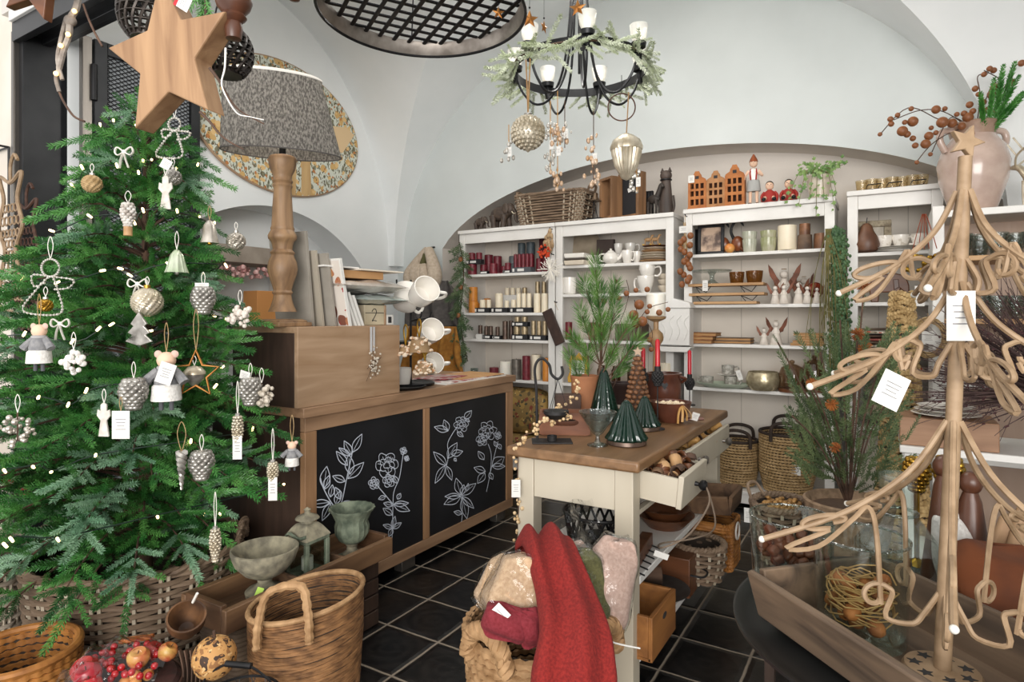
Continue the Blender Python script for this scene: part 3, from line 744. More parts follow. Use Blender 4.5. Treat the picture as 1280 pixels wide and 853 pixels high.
def build_tree():
 q=random.Random(11)
 d=thing('christmas_tree','bushy green artificial Christmas tree with silver ornaments, standing in a grey wicker basket','christmas tree',TC)
 T=[sprig_np(84,.13,.023,seed=1,w=.0021),sprig_np(74,.10,.022,seed=2,w=.0021),sprig_np(96,.15,.025,ang=46,seed=3,w=.0021),sprig_np(130,.13,.020,ang=62,flat=.6,w=.0022,seed=4)]
 pl=[];bs=G()
 z=.40;k=0
 while z<2.02:
  r0=tree_r(z);nb=max(4,int(5+11*r0/.7));ph=q.uniform(0,6.28)
  for i in range(nb):
   a=ph+2*PI*i/nb+q.uniform(-.12,.12);L=max(.05,r0*q.uniform(.84,1.10)-.05);zz_=z+q.uniform(-.03,.03)
   u=Vector((math.cos(a),math.sin(a),0))
   for _ in range(12):
    tip=TC+u*(L+.08)
    if not clear_of(tip,zz_):L*=.88
    else:break
   rise=.10*L+.02+(.25*L if z>1.6 else 0);drop=(.26 if z<.55 else .05)*L
   def P(s):return Vector((0,0,zz_-.02))+u*(L*s)+Vector((0,0,rise*math.sin(PI*min(1,s)*.75)-drop*s*s))
   bs.tube([P(s/5)for s in range(6)],[.006,.0055,.005,.004,.003,.002],5,cap=False)
   n=max(2,int(L/.052));side=Vector((-u.y,u.x,0))
   pale=1 if q.random()<.22 else 0
   dirT=(P(1)-P(.85)).normalized()
   pl.append((3 if pale else 2,frame(P(.93),dirT+Vector((0,0,q.uniform(-.1,.25))),q.uniform(0,6),q.uniform(.85,1.1)),pale))
   for j in range(n):
    s=.22+.74*(j+.5)/n;p=P(s);t_=(P(min(1,s+.05))-P(s-.05)).normalized()
    for sg in(1,-1):
     if q.random()<.08:continue
     dd=t_*q.uniform(.6,.9)+side*sg*q.uniform(.5,.9)+Vector((0,0,q.uniform(-.28,.38)))
     ti=3 if pale and s>.6 else q.choice((0,0,1,2));sc=q.uniform(.75,1.1)*(1.05-.3*s)
     pl.append((ti,frame(p,dd,q.uniform(0,6),sc),pale if s>.55 else 0))
    if q.random()<.55:
     dd=t_*.8+Vector((0,0,q.uniform(.4,.8)))+side*q.uniform(-.3,.3);pl.append((q.choice((0,1)),frame(p,dd,0,q.uniform(.6,.9)),0))
  z+=.072+.02*(1-r0)
 for i in range(7):
  a=i*2.4;pl.append((2,frame((0,0,2.02+.016*i-.09),(math.cos(a)*.6,math.sin(a)*.6,1),0,.9),0))
 pl.append((2,frame((0,0,2.03),(0,0,1),0,1.1),0))
 foliage('foliage',T,None,[(a,b,c if c or q.random()>.28 else 2)for a,b,c in pl],[GFOL,GFOLB,GFOLD],d)
 part('branch',bs,TWIG,d)
 part('trunk',G().tube([(0,0,.06),(0,0,.8),(0,0,2.05)],[.028,.022,.006],10),BARK,d)
 b=thing('wicker_basket','large grey-brown wicker basket around the foot of the Christmas tree','basket',(-2.475,1.285,0))
 pf=lambda z_:(.335+.10*z_,.325+.09*z_)
 wicker_parts(b,pf,.012,.355,19,22,.0092,(WICK,STAKE,mk('basket_shadow','#3a3028',rough=.9)),double=True,amp=.0105)  # dark inner shell; shade inside the weave is put into its colour
 for a in(PI+.45,.75):
  g=G();c=Vector((math.cos(a),math.sin(a),0));s=Vector((-c.y,c.x,0));rope(g,[c*.372-s*.07+Vector((0,0,.35)),c*.375-s*.05+Vector((0,0,.42)),c*.375+s*.05+Vector((0,0,.42)),c*.372+s*.07+Vector((0,0,.35))],.012);part('handle',g,WICK,b)
 fl=thing('light_string','string of small warm fairy lights wound over the green fir','fairy lights',TC)
 pts=[]
 for i in range(150):
  t=i/149;zz_=.45+1.55*t;a=16*PI*t+.3*math.sin(i);r_=tree_r(zz_)*(.86+.05*math.sin(i*1.7))
  for _ in range(9):
   if clear_of(TC+Vector((1.3*r_*math.cos(a),1.3*r_*math.sin(a),0)),zz_):break
   r_*=.86
  pts.append((r_*math.cos(a),r_*math.sin(a),zz_+.02*math.sin(i*2.1)))
 part('hanging_cable',G().tube(spl(pts,3),.0022,4),mk('dark_green_cable','#16281f',rough=.5),fl)
 LEDm=mk('led_bulb','#fff2d0',rough=.3,emit=('#ffdf9c',5))
 bm=None;n=0
 for i in range(1,149):
  p=Vector(pts[i]);w_=TC+p
  if(w_.x-TC.x)*.87-(w_.y-TC.y)*.5<-.12 and False:continue
  if Vector((p.x,p.y)).dot(Vector((-TC.x,-TC.y)))<0:continue
  if bm is None:bm=part('bulb',G().lathe([(.0035,-.012),(.0042,0)],6).ball((0,0,.003),.0042,6,4),LEDm,fl);o=bm
  else:o=bm.copy();COL.objects.link(o);o.parent=fl
  o.location=p*1.0+Vector((p.x,p.y,0)).normalized()*.02;o.rotation_euler=(.5,.4*i,0);n+=1
  if n>85:break
 return d
build_tree()
def pinecone(g,r,h,rows=7,n=8,c=(0,0,0),fat=.5):
 rows+=2
 g.lathe([(r*.2,0),(r*.7,h*.15),(r*.78,h*.5),(r*.5,h*.8),(r*.1,h)],10,c)
 for j in range(rows):
  t=(j+.5)/rows;rr=r*(.55+.5*math.sin(PI*min(1,t*1.05+.08)))*(1.0 if t<.6 else 1.25-.45*t);rr=max(rr,r*.25)
  for i in range(n):
   a=2*PI*(i+.5*(j%2))/n
   g.ball((c[0]+rr*.8*math.cos(a),c[1]+rr*.8*math.sin(a),c[2]+h*(1-t)),r*.36,7,5,sc=(1,1,.8))
def dimple_ball(g,r,n=18,m=13,amp=.10,point=0,c=(0,0,0)):
 def fn(u,v):
  a=2*PI*u;b_=PI*v;q=r*(1+amp*math.sin(n*a+(v*m)*PI)*math.sin(m*b_*2)*math.sin(b_))
  zq=-q*math.cos(b_);rr=q*math.sin(b_)
  if point and v<.18:zq-=r*point*(1-v/.18)**2
  return(c[0]+rr*math.cos(a),c[1]+rr*math.sin(a),c[2]+zq)
 g.grid(fn,64,40)
def loop(d,h,w_=.006,m=None,z0=0,name='hanging_loop'):
 part(name,G().tube(spl([(0,0,z0),(-w_,0,z0+h*.6),(0,0,z0+h),(w_,0,z0+h*.6),(0,0,z0)],5),.0012,4),m or RIBW,d)
def price_tag(d,p,w_=.016,h=.024,rot=(0,0,0)):
 t=part('price_tag',G().box((0,0,-h/2),(w_,.0008,h)),PAPER,d);t.location=p;t.rotation_euler=rot
 g=G()
 for i in range(4):g.box((0,-.0006,-h*(.3+.12*i)),(w_*(.6-.09*(i%3)),.0003,h*.025))
 part('print',g,GREYF,t,smooth=False);return t
def flat_star(r,ri,n=5,a0=PI/2):return[((r if i%2==0 else ri)*math.cos(a0+PI*i/n),(r if i%2==0 else ri)*math.sin(a0+PI*i/n))for i in range(2*n)]
def orn(px,py,name,label,cat='ornament',out=.045,group=None):
 p=tree_pt(px,py,1.0,out);dep=-p.x*sT+p.y*cT
 d=thing(name,label,cat,p,TH+.1*math.sin(px),group);return d,dep/FPX
BEAD=mk('glass_bead','#d9d6cf','#b9b3a8',rough=.2,metal=.5,scale=50)
def bead_line(d,pts,r,name='beading',closed=False):
 g=G();P=spl(pts,6,closed)
 acc=0;last=P[0];g.tube(P,r*.4,4,closed=closed)
 for p in P[1:]:
  acc+=(p-last).length;last=p
  if acc>r*1.7:g.ball(p,r,6,4);acc=0
 part(name,g,BEAD,d)
def ornaments():
 d,k=orn(184,378,'hanging_bauble','round cream dimpled bauble halfway up the fir, above the tin tree');g=G();dimple_ball(g,18*k,14,10,.07);part('ball',g,CHAMP,d);part('cap',G().cyl((0,0,17.5*k),4*k,4*k,10),GOLDM,d);loop(d,.03,z0=20*k)
 d,k=orn(174,412,'hanging_tin_tree','flat silver tin fir-shaped ornament just below the cream bauble')
 H=42*k;poly=[(-3*k,-20*k),(-18*k,-15*k),(-9*k,-7*k),(-15*k,-4*k),(-7*k,4*k),(-11*k,7*k),(0,22*k),(11*k,7*k),(7*k,4*k),(15*k,-4*k),(9*k,-7*k),(18*k,-15*k),(3*k,-20*k)]
 part('plate',G().prism(poly,.008),SILVERD,d,bev=.002);loop(d,.03,z0=22*k)
 for px,py,s,lab in((167,493,1.15,'fat silver glass pinecone beside the felt mouse on the fir'),(254,376,1.0,'silver glass pinecone with a white card on top, upper part of the fir'),(313,490,1.0,'silver glass pinecone with grey tag near the counter side of the fir'),(252,582,1.05,'silver glass pinecone hanging low, beside the twisted icicle')):
  d,k=orn(px,py,'hanging_pinecone',lab);g=G();pinecone(g,13*k*s,32*k*s,7,9,(0,0,-16*k*s));part('cone',g,SILVERD,d);part('cap',G().cyl((0,0,15*k*s),4*k,3*k,10),SILVER,d);loop(d,.05,z0=17*k*s)
  if 'white card' in lab:price_tag(d,(0,-.01,22*k),.045,.012)
  if 'grey tag' in lab:price_tag(d,(-.01,-.012,26*k),.035,.03,(.2,.3,0))
 for px,py,hh,lab in((297,540,40,'slim champagne glass cone below the tagged pinecone'),(341,592,28,'slim champagne glass cone with a long white tag, over the lantern'),(269,682,42,'slim champagne glass cone dangling over the basket rim')):
  d,k=orn(px,py,'hanging_glass_cone',lab,out=.06);g=G();pinecone(g,6.5*k,hh*k,9,7,(0,0,-hh*k/2));part('cone',g,CHAMP,d);part('cap',G().cyl((0,0,hh*k/2-.002),3*k,4*k,8),SILVERD,d);loop(d,.11,.004,z0=hh*k/2)
  if 'tag' in lab:price_tag(d,(.003,-.012,-.01),.028,.075)
 def bead_angel(px,py,s,lab):
  d,k=orn(px,py,'hanging_bead_angel',lab,out=.08);q=s*k
  bead_line(d,[(-34*q,0,-30*q),(-22*q,0,-10*q),(0,0,12*q),(10*q,0,-8*q),(14*q,0,-32*q),(-8*q,0,-36*q)],1.7*k,'beaded_skirt',True)
  bead_line(d,[(0,0,12*q),(-22*q,0,14*q),(-20*q,0,0),(-8*q,0,4*q)],1.6*k,'beaded_wing');bead_line(d,[(0,0,12*q),(28*q,0,8*q),(22*q,0,-2*q),(4*q,0,-4*q)],1.6*k,'beaded_wing')
  bead_line(d,[(11*q*math.cos(t*PI/4),0,23*q+11*q*math.sin(t*PI/4))for t in range(8)],1.6*k,'beaded_head',True);loop(d,.07,.008,RIBW,33*q)
 bead_angel(63,358,1.0,'large white beaded wire angel on the outer side of the fir, near the doorway');bead_angel(218,172,.72,'white beaded wire angel high on the fir, under the wooden star')
 def mouse(px,py,s,lab,tagit):
  d,k=orn(px,py,'hanging_felt_mouse',lab,out=.07);q=s*k
  part('body',G().lathe([(4*q,0),(8*q,-3*q),(11*q,-14*q),(11*q,-22*q),(2*q,-23*q)],14,(0,0,8*q)),GREYF,d)
  part('skirt',G().lathe([(10*q,-9*q),(13*q,-12*q),(14*q,-26*q),(4*q,-27*q)],14),WHITEF,d)
  h=part('head',G().ball((0,0,14*q),9*q,12,8,(1,.9,.95)),SKINT,d)
  for sx in(-1,1):
   part('ear',G().ball((sx*8*q,0,20*q),4*q,8,6,(1,.5,1)),mk('mouse_ear','#cdaea0',rough=.9),h)
   part('arm',G().tube([(sx*8*q,0,4*q),(sx*15*q,-2*q,-3*q),(sx*19*q,-3*q,-8*q)],[4*q,4.5*q,5*q],8),GREYF,d)
   part('leg',G().cyl((sx*5*q,0,-36*q),2.2*q,12*q,8),mk('grey_leg','#55565a',rough=.9),d)
  part('scarf',G().torus((0,0,6.5*q),6.5*q,2.4*q,16,6),mk('dusty_scarf','#a4a2a2',rough=.9),d)
  loop(d,.09,.006,TWINE,22*q)
  if tagit:price_tag(d,(10*q,-15*q,12*q),.045,.065,(.1,.35,.1))
 mouse(208,468,1.25,'felt mouse in grey coat and white skirt with a price tag, mid fir',True);mouse(49,428,1.0,'felt figure in grey top and white skirt by the doorway edge of the fir',False);mouse(365,566,.62,'tiny grey felt figure on the fir beside the chalkboard',False)
 d,k=orn(245,468,'hanging_wire_star','copper wire star with a jute loop, framing a silver acorn',out=.10);P=flat_star(30*k,14*k);part('wire',G().tube([(x,0,z)for x,z in P],1.6*k,6,closed=True),COPPER,d);loop(d,.13,.008,TWINE,29*k)
 d,k=orn(243,470,'hanging_acorn','small silver glass acorn seen inside the copper wire star',out=.03);part('nut',G().lathe([(0,-14*k),(4*k,-12*k),(11*k,-4*k),(12*k,3*k)],16),SILVERD,d);part('cup',G().lathe([(13*k,2*k),(13*k,5*k),(8*k,11*k),(0,13*k)],16),CHAMP,d);loop(d,.03,z0=13*k)
 d,k=orn(160,272,'hanging_frosted_cone','white frosted cone on a bare wood peg, high on the fir');g=G();pinecone(g,8*k,30*k,7,7,(0,0,-12*k));part('cone',g,mk('frost_white','#dcd8d2','#a59a90',rough=.7,scale=60),d);part('peg',G().cyl((0,0,-23*k),5*k,12*k,10),BOARDW,d);loop(d,.04,.01,RIBW,18*k)
 d,k=orn(221,327,'hanging_glass_bell','pale green ribbed glass bell on the upper fir');part('bell',G().lathe([(13*k,-14*k),(11*k,-8*k),(7*k,8*k),(3*k,14*k),(0,15*k)],24,flute=.06,nf=12),mk('pale_glass','#aebd9c','#cfd6c0',rough=.2,metal=.5,scale=20),d);part('clapper',G().ball((0,0,-14*k),3*k,8,6),SILVERD,d);loop(d,.06,.006,RIBW,15*k)
 d,k=orn(262,288,'hanging_glass_bell','plain silver bell beside the spiky silver ball on the fir');part('bell',G().lathe([(11*k,-16*k),(9*k,-9*k),(7*k,6*k),(3*k,12*k),(0,13*k)],20),SILVER,d);part('clapper',G().ball((0,0,-16*k),3*k,8,6),GOLDM,d);loop(d,.05,.006,TWINE,13*k)
 for px,py,r_,lab,mm in((115,230,11,'woven twig ball on the doorway side, high on the fir',TWINE),(216,222,10,'antique silver ball with a paper tag, high on the fir',SILVERD),(295,302,11,'spiky silver ball at the wall side of the fir',SILVER),(57,382,8,'small gold glass ball below the beaded angel',GOLDM)):
  d,k=orn(px,py,'hanging_ball',lab);g=G();dimple_ball(g,r_*k,10,8,.12);part('ball',g,mm,d);part('cap',G().cyl((0,0,r_*k*.96),3*k,3*k,8),SILVERD,d);loop(d,.03,z0=r_*k+3*k)
  if 'tag' in lab:price_tag(d,(-.01,-.01,.06),.035,.035,(0,.5,0))
 for px,py,n,s,lab,mm in((22,538,34,22,'bunch of silver pearl berries at the outermost low bough of the fir',SILVER),(300,396,30,15,'pale blossom cluster with white ribbons on the fir',mk('blush_white','#d8cdc3',rough=.6)),(327,494,34,15,'pale shell cluster beside the grey-tagged pinecone',mk('shell_white','#cfc6b8','#a79c8b',rough=.5,scale=60)),(92,452,30,15,'frosted white berry cluster on the doorway half of the fir',mk('berry_white','#e2ded8',rough=.5))):
  d,k=orn(px,py,'hanging_cluster',lab,out=.07);q=random.Random(px);g=G()
  for i in range(n):
   a=q.uniform(0,6.28);b_=math.acos(q.uniform(-1,1));rr=s*k*q.uniform(.5,1);g.ball((rr*math.sin(b_)*math.cos(a),rr*math.sin(b_)*math.sin(a)*.6,rr*math.cos(b_)),3.4*k*q.uniform(.7,1.2),7,5)
  part('berries_cluster',g,mm,d);part('stem',G().tube([(0,0,-s*k*.6),(0,0,s*k)],.002,5),TWIG,d);loop(d,.05,.007,RIBW,s*k)
 for px,py,lab in((130,524,'flat white angel plaque next to a white tag, low on the fir'),(207,240,'champagne angel plaque near the silver tagged ball')):
  d,k=orn(px,py,'hanging_plaque',lab,out=.06);poly=[(-7*k,-22*k),(7*k,-22*k),(4*k,-2*k),(9*k,4*k),(8*k,12*k),(4*k,10*k),(4*k,18*k),(0,21*k),(-4*k,18*k),(-4*k,10*k),(-8*k,12*k),(-9*k,4*k),(-4*k,-2*k)]
  part('plate',G().prism(poly,.006),mk('plaque_white','#d7d2ca','#b9b2a8',rough=.6,scale=40),d,bev=.0015);loop(d,.04,.006,RIBW,20*k)
 d,k=orn(151,527,'hanging_gift_tag','white printed paper tag hung low on the fir beside the white plaque',out=.08);price_tag(d,(0,0,.03),.05,.08);loop(d,.04,.004,TWINE,.03)
 d,k=orn(227,588,'hanging_icicle','twisted silver icicle on a jute loop, low on the fir',out=.07);g=G()
 for s in(0,PI):g.tube([(3.5*k*math.cos(t*.8+s)*(1-t/34),3.5*k*math.sin(t*.8+s)*(1-t/34),22*k-t*1.6*k)for t in range(30)],[4.2*k*(1-t/40)for t in range(30)],6)
 part('icicle',g,SILVERD,d);loop(d,.09,.012,TWINE,22*k)
 for px,py,lab in((155,190,'cream linen bow tied on a bough near the top of the fir'),(172,355,'narrow white bow tied on the fir above the cream bauble'),(75,405,'white bow tied at the bough beside the felt figure')):
  d,k=orn(px,py,'hanging_bow',lab,out=.05)
  for s in(-1,1):
   part('loop',G().tube(spl([(0,0,0),(s*9*k,0,6*k),(s*12*k,0,0),(s*8*k,0,-4*k),(0,0,0)],5),1.8*k,5,flat=.5),RIBW,d)
   part('tail',G().tube(spl([(0,0,0),(s*3*k,-.004,-9*k),(s*6*k,0,-20*k)],5),2*k,5,flat=.4),RIBW,d)
  part('knot',G().ball((0,0,0),2.8*k,8,6),RIBW,d)
ornaments()
def hang_line(d,p0,p1,r=.001,m=None,name='hanging_cord'):part(name,G().tube([p0,p1],r,4),m or BLACK,d)
d=thing('hanging_star','big pale wooden five-pointed star hung in front of the tree top','star',at_d(219,74,1.22),(0,-.09,TH-.33))
part('body',G().prism(flat_star(.158,.073),.045),STARW,d,bev=.003,smooth=False)
t=price_tag(d,(.034,-.02,.105),.026,.04,(0,-.9,0));part('red_strip',G().box((0,-.0005,-.004),(.027,.001,.008)),REDWAX,t)
hang_line(d,(0,0,.14),(0,0,.5),.0015,TWINE)
d=thing('hanging_star','brown wooden star cut off by the top edge, over the doorway','star',at_d(48,-22,1.25),(0,.35,TH-.2));part('body',G().prism(flat_star(.085,.04),.02),BROWNW,d,bev=.002,smooth=False);hang_line(d,(0,0,.08),(0,0,.4))
def strap_ball(px,py,D,r,lab,cut=.25):
 d=thing('hanging_lantern',lab,'lantern',at_d(px,py,D),.4);mm=mk('bronze_strap','#4a433e','#2f2a28',rough=.45,metal=.6,scale=20)
 for k in range(7):
  z=-.72+.24*k;rr=math.sqrt(max(.05,1-z*z))*r;part('band',G().tube([(rr*math.cos(2*PI*i/40),rr*math.sin(2*PI*i/40),z*r*1.12)for i in range(40)],.0052,6,closed=True,flat=.35,up=None),mm,d)
 g=G()
 for k in range(20):
  a0=2*PI*k/20
  g.tube([(math.sqrt(max(.0,1-(v*.98)**2))*r*1.02*math.cos(a0+.5*v),math.sqrt(max(0,1-(v*.98)**2))*r*1.02*math.sin(a0+.5*v),v*r*1.12)for v in[-.8+.2*i for i in range(9)]],.0038,5)
 part('strap_lattice',g,mm,d);part('collar',G().lathe([(r*.62,r*.85),(r*.6,r*1.15),(r*.55,r*1.2)],24,cap=False),mm,d);part('base',G().lathe([(0,-r*.95),(r*.6,-r*.95),(r*.64,-r*.8)],24),mm,d)
 part('hanging_handle',G().tube(spl([(-r*.6,0,r),(-r*.4,0,r*2),(0,0,r*2.5),(r*.4,0,r*2),(r*.6,0,r)],5),.002,5),BLACK,d);return d
strap_ball(186,18,1.42,.062,'dark strap-metal lantern ball behind the big wooden star, upper one')
strap_ball(283,66,1.40,.055,'dark strap-metal lantern ball peeping out beside the star, over the lampshade')
q=random.Random(5);pl=[]
for i in range(14):pl.append((q.choice((0,1)),frame((q.uniform(-.01,.01),q.uniform(-.01,.01),.06-.01*i),(q.uniform(-.5,.5),q.uniform(-.5,.5),-1),0,.8),0))
TS=[sprig_np(60,.11,.02,seed=31),sprig_np(60,.09,.018,seed=32)]
d=thing('hanging_fir_spray','small bunch of green fir hung between star and turned wood finial','fir spray',at_d(257,2,1.34));foliage('foliage',TS,None,pl,[GFOL],d);part('stem',G().tube([(0,0,-.06),(0,0,.2)],.003,5),TWIG,d)
d=thing('hanging_finial','turned dark walnut finial hanging at the top edge above the lampshade','finial',at_d(292,14,1.18));part('body',G().lathe([(.0,-.055),(.014,-.053),(.017,-.035),(.014,-.022),(.021,-.016),(.024,-.012),(.020,-.006),(.030,.006),(.034,.018),(.030,.03),(.02,.036),(.025,.045),(.015,.06),(.018,.12),(.012,.2)],24),WALNUT,d)
d=thing('hanging_finial','tip of a second walnut finial at the top edge, beside the lattice lamp','finial',at_d(368,-6,1.2));part('body',G().lathe([(0,-.012),(.010,-.009),(.013,.004),(.008,.02),(.012,.08)],20),WALNUT,d)
def twig(px0,pts,D,lab,r=.003,m=None):
 P=[at_d(x,y,D)for x,y in pts];d=thing('hanging_twig',lab,'twig',P[0]);part('stem',G().tube([p-P[0]for p in spl(P,5)],[r*(1-.6*i/(5*(len(P)-1)))for i in range(5*(len(P)-1)+1)],6),m or TWIG,d);return d
twig(0,[(262,85),(272,98),(280,112),(290,128),(302,140),(330,155)],1.15,'thin brown twig in front of the lampshade');twig(0,[(250,140),(262,152),(275,168),(288,178),(305,187)],1.15,'thin brown twig under the star, crossing the floral board')
twig(0,[(282,60),(281,85),(277,105),(285,125),(297,142),(312,146),(330,150)],1.13,'white cord dangling across the lampshade',.0018,RIBW)
d=thing('hanging_branch','knotted grey branch with tiny lights hanging before the dark doorway','branch',at_d(85,20,1.3))
o=at_d(85,20,1.3)
def hb(l,D=1.3):return[at_d(x,y,D)-o for x,y in l]
BR=mk('grey_branch','#a39a90','#6d625a',rough=.8,scale=40,bump=.4)
part('stem',G().tube(spl(hb([(100,-25),(96,8),(88,24),(86,45),(80,62),(74,85),(70,98),(74,115)]),5),[.007]*15+[.006]*11+[.004]*10,8),BR,d);part('side_stem',G().tube(spl(hb([(82,25),(76,50),(72,75),(78,100)]),5),.004,7),BR,d)
part('twig',G().tube(spl(hb([(74,115),(80,128),(92,145),(106,152)]),5),.0024,5),TWIG,d);part('twig',G().tube(spl(hb([(104,5),(110,22),(118,40),(128,58)]),5),.0024,5),TWIG,d);part('knot',G().ball(hb([(88,26)])[0],.012,10,7),BR,d)
for x,y in((93,14),(76,57),(70,92),(85,43)):part('bulb',G().ball(hb([(x,y)],1.29)[0],.005,8,6),mk('warm_bulb','#ffe3a6',rough=.3,emit=('#ffcf7d',2.5)),d)
d=thing('hanging_lattice_tray','round black lattice metal tray hung overhead, pale metal rim','hanging tray',(-.965,1.165,1.985))
Rr=.250;part('rim',G().lathe([(Rr,0),(Rr*1.0,.003),(Rr*.95,.036),(Rr*.945,.036),(Rr*.985,.003),(Rr,0)],72,cap=False),mk('aged_tin','#b5aca3','#7d746b',rough=.35,metal=.6,scale=16),d)
part('rim_edge',G().torus((0,0,0),Rr,.004,72,6),BLACK,d)
g=G();st=.041
for s in(1,-1):
 for i in range(-6,7):
  c=i*st;h=math.sqrt(max(0,(Rr*.94)**2-c*c))
  if h<.02:continue
  u=Vector((math.cos(s*PI/4+.25),math.sin(s*PI/4+.25),0));n_=Vector((-u.y,u.x,0));zz0=.032+.002*s
  g.tube([n_*c-u*h+Vector((0,0,zz0)),n_*c+u*h+Vector((0,0,zz0))],.0062,6,flat=.5)
part('lattice',g,BLACK,d)
for i in range(3):
 a=2*PI*i/3+.3;part('hanging_chain',G().tube([(Rr*.93*math.cos(a),Rr*.93*math.sin(a),.036),(0,0,.75)],.0022,5),BLACK,d)
for px,py,D,r,lab,yw in((662,24,1.7,.026,'larger copper foil star hung beside the lattice tray',.2),(680,34,1.9,.022,'narrow copper foil star turned aside, next to the larger one',1.0),(722,10,1.8,.026,'copper foil star above the chandelier cup',-.3),(623,16,1.5,.016,'small copper star in front of the lattice tray',.2)):
 d=thing('hanging_foil_star',lab,'star',at_d(px,py,D),TH+yw);P=flat_star(r,r*.42);g=G()
 vs=[(x,0,z)for x,z in P]+[(0,-r*.22,0),(0,r*.22,0)]
 g.add(vs,[(i,(i+1)%10,10)for i in range(10)]+[((i+1)%10,i,11)for i in range(10)]);part('body',g,COPPER,d,smooth=False);hang_line(d,(0,0,r),(0,0,.55),.0006);part('bead',G().ball((0,0,r+.006),.003,8,6),BLACK,d)
def wall_pt(px,py):return on_y(px,py,1.44)
d=thing('wall_rack','black iron box shelf fixed to the beige wall by the doorway','rack',wall_pt(0,235))
k=xk(10,1.44)[1]
g=G()
x1=26*k;z1=48*k;z0=-60*k
for y in(0,-.10):
 g.tube([(-.3,y,z1),(x1,y,z1)],.006,6);g.tube([(-.3,y,z0),(x1,y,z0)],.006,6);g.tube([(x1,y,z0),(x1,y,z1)],.006,6)
for z in(z0,z1):g.tube([(x1,0,z),(x1,-.10,z)],.006,6)
part('frame',g,BLACK,d);part('hook',G().tube(spl([(-6*k,-.10,z1),(2*k,-.115,z1-20*k),(14*k,-.115,z0+20*k),(12*k,-.11,z0-10*k)],6),.004,6),BLACK,d)
def dress_form(px,py,s,lab,m,yoff):
 c=on_y(px,py,1.44-yoff);k=xk(px,1.42)[1]*s;d=thing('hanging_dress_form',lab,'wire dress form',c)
 out=[(-24,66),(-15,44),(-20,30),(-26,16),(-12,-6),(-20,-28),(-27,-55),(-14,-62),(0,-64),(14,-62),(27,-55),(20,-28),(12,-6),(26,16),(20,30),(15,44),(24,66),(0,58)]
 part('outline',G().tube([p for p in spl([(x*k,0,z*k)for x,z in out],6,True)],1.7*k,6,closed=True),m,d)
 g=G();rows=((-50,24),(-40,21),(-30,18),(-20,15),(-10,12),(0,12),(10,20),(22,22),(34,16))
 for z,w_ in rows:
  n=max(2,int(w_/4))
  for i in range(n):x=-w_+2*w_*(i+.5)/n;g.torus((0,0,0),w_/n*.95,.8,12,5,M=tr(x*k,0,z*k)@rx(PI/2)@Matrix.Scale(k,4))
 part('scroll_mesh',g,m,d)
 for sx in(-1,1):part('foot_scroll',G().tube([(sx*(10+8*(1-t/14)*math.cos(t*.5))*k,0,(-70+8*(1-t/14)*math.sin(t*.5))*k)for t in range(14)],1.6*k,5),m,d)
 part('hanging_hook',G().tube(spl([(0,0,58*k),(0,0,75*k),(8*k,0,84*k),(16*k,0,78*k)],6),1.6*k,5),m,d);return d
dress_form(13,305,1.25,'cream wire dress form with scrolls hanging by the doorway',WIREC,.09);dress_form(33,328,1.15,'rusty brown wire dress form behind the cream one',RUSTW,.03)
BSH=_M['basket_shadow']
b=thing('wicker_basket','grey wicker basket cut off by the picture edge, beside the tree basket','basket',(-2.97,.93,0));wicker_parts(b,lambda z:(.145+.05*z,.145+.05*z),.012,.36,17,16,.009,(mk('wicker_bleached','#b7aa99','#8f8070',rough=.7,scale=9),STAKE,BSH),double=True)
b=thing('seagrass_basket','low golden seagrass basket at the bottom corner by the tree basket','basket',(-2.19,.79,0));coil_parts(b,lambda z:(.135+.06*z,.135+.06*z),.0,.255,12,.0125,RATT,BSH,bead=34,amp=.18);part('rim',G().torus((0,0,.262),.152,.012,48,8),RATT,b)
d=thing('poinsettia','dark red poinsettia on the floor at the beige wall, half behind the tree','plant',(-3.35,1.15,0));part('pot',G().lathe([(.07,0),(.10,.18),(.105,.2),(.095,.2)],24),TERRA,d)
g=G()
for i in range(26):
 a=i*2.4;l=R.uniform(.07,.13);e=R.uniform(-.2,.7);c=Vector((.07*math.cos(a),.07*math.sin(a),.48+.10*math.sin(i)));u=Vector((math.cos(a),math.sin(a),e)).normalized();s=u.cross(Vector((0,0,1))).normalized()*l*.3
 g.add([c,c+u*l*.5+s,c+u*l,c+u*l*.5-s,c+u*l*.5+Vector((0,0,.012))],[(0,1,4),(1,2,4),(2,3,4),(3,0,4)])
part('foliage',g,mk('poinsettia_red','#a31220','#7c0c18',rough=.5,scale=20),d)
g=G()
for i in range(5):g.tube([(0,0,.18),(.05*math.cos(i*1.3),.05*math.sin(i*1.3),.46)],.004,5)
part('stem',g,PINE,d)
TYX=-1.862
d=thing('long_wooden_tray','long rough wooden tray bearing stone bowl, lantern and urn','tray',(TYX,1.16,.262))
w_=.108;L_=.75
part('bottom',G().bx(-w_+.013,w_-.013,.013,L_-.013,0,.016),OLDW,d,bev=.002)
for sx in(-1,1):part('side_board',G().bx(sx*w_-.0125,sx*w_+.0125,0,L_,0,.075),wood('tray_side','#8b6a4b','#5c4331','y',7,bump=.5),d,bev=.003)
for y in(.0,L_-.022):part('end_board',G().bx(-w_+.0126,w_-.0126,y,y+.022,0,.085),wood('tray_end','#6b4d36','#46311f','x',9,bump=.5),d,bev=.003)
for y in(.30,.52):part('divider',G().bx(-w_+.0126,w_-.0126,y,y+.014,.0161,.06),OLDW,d,bev=.002)
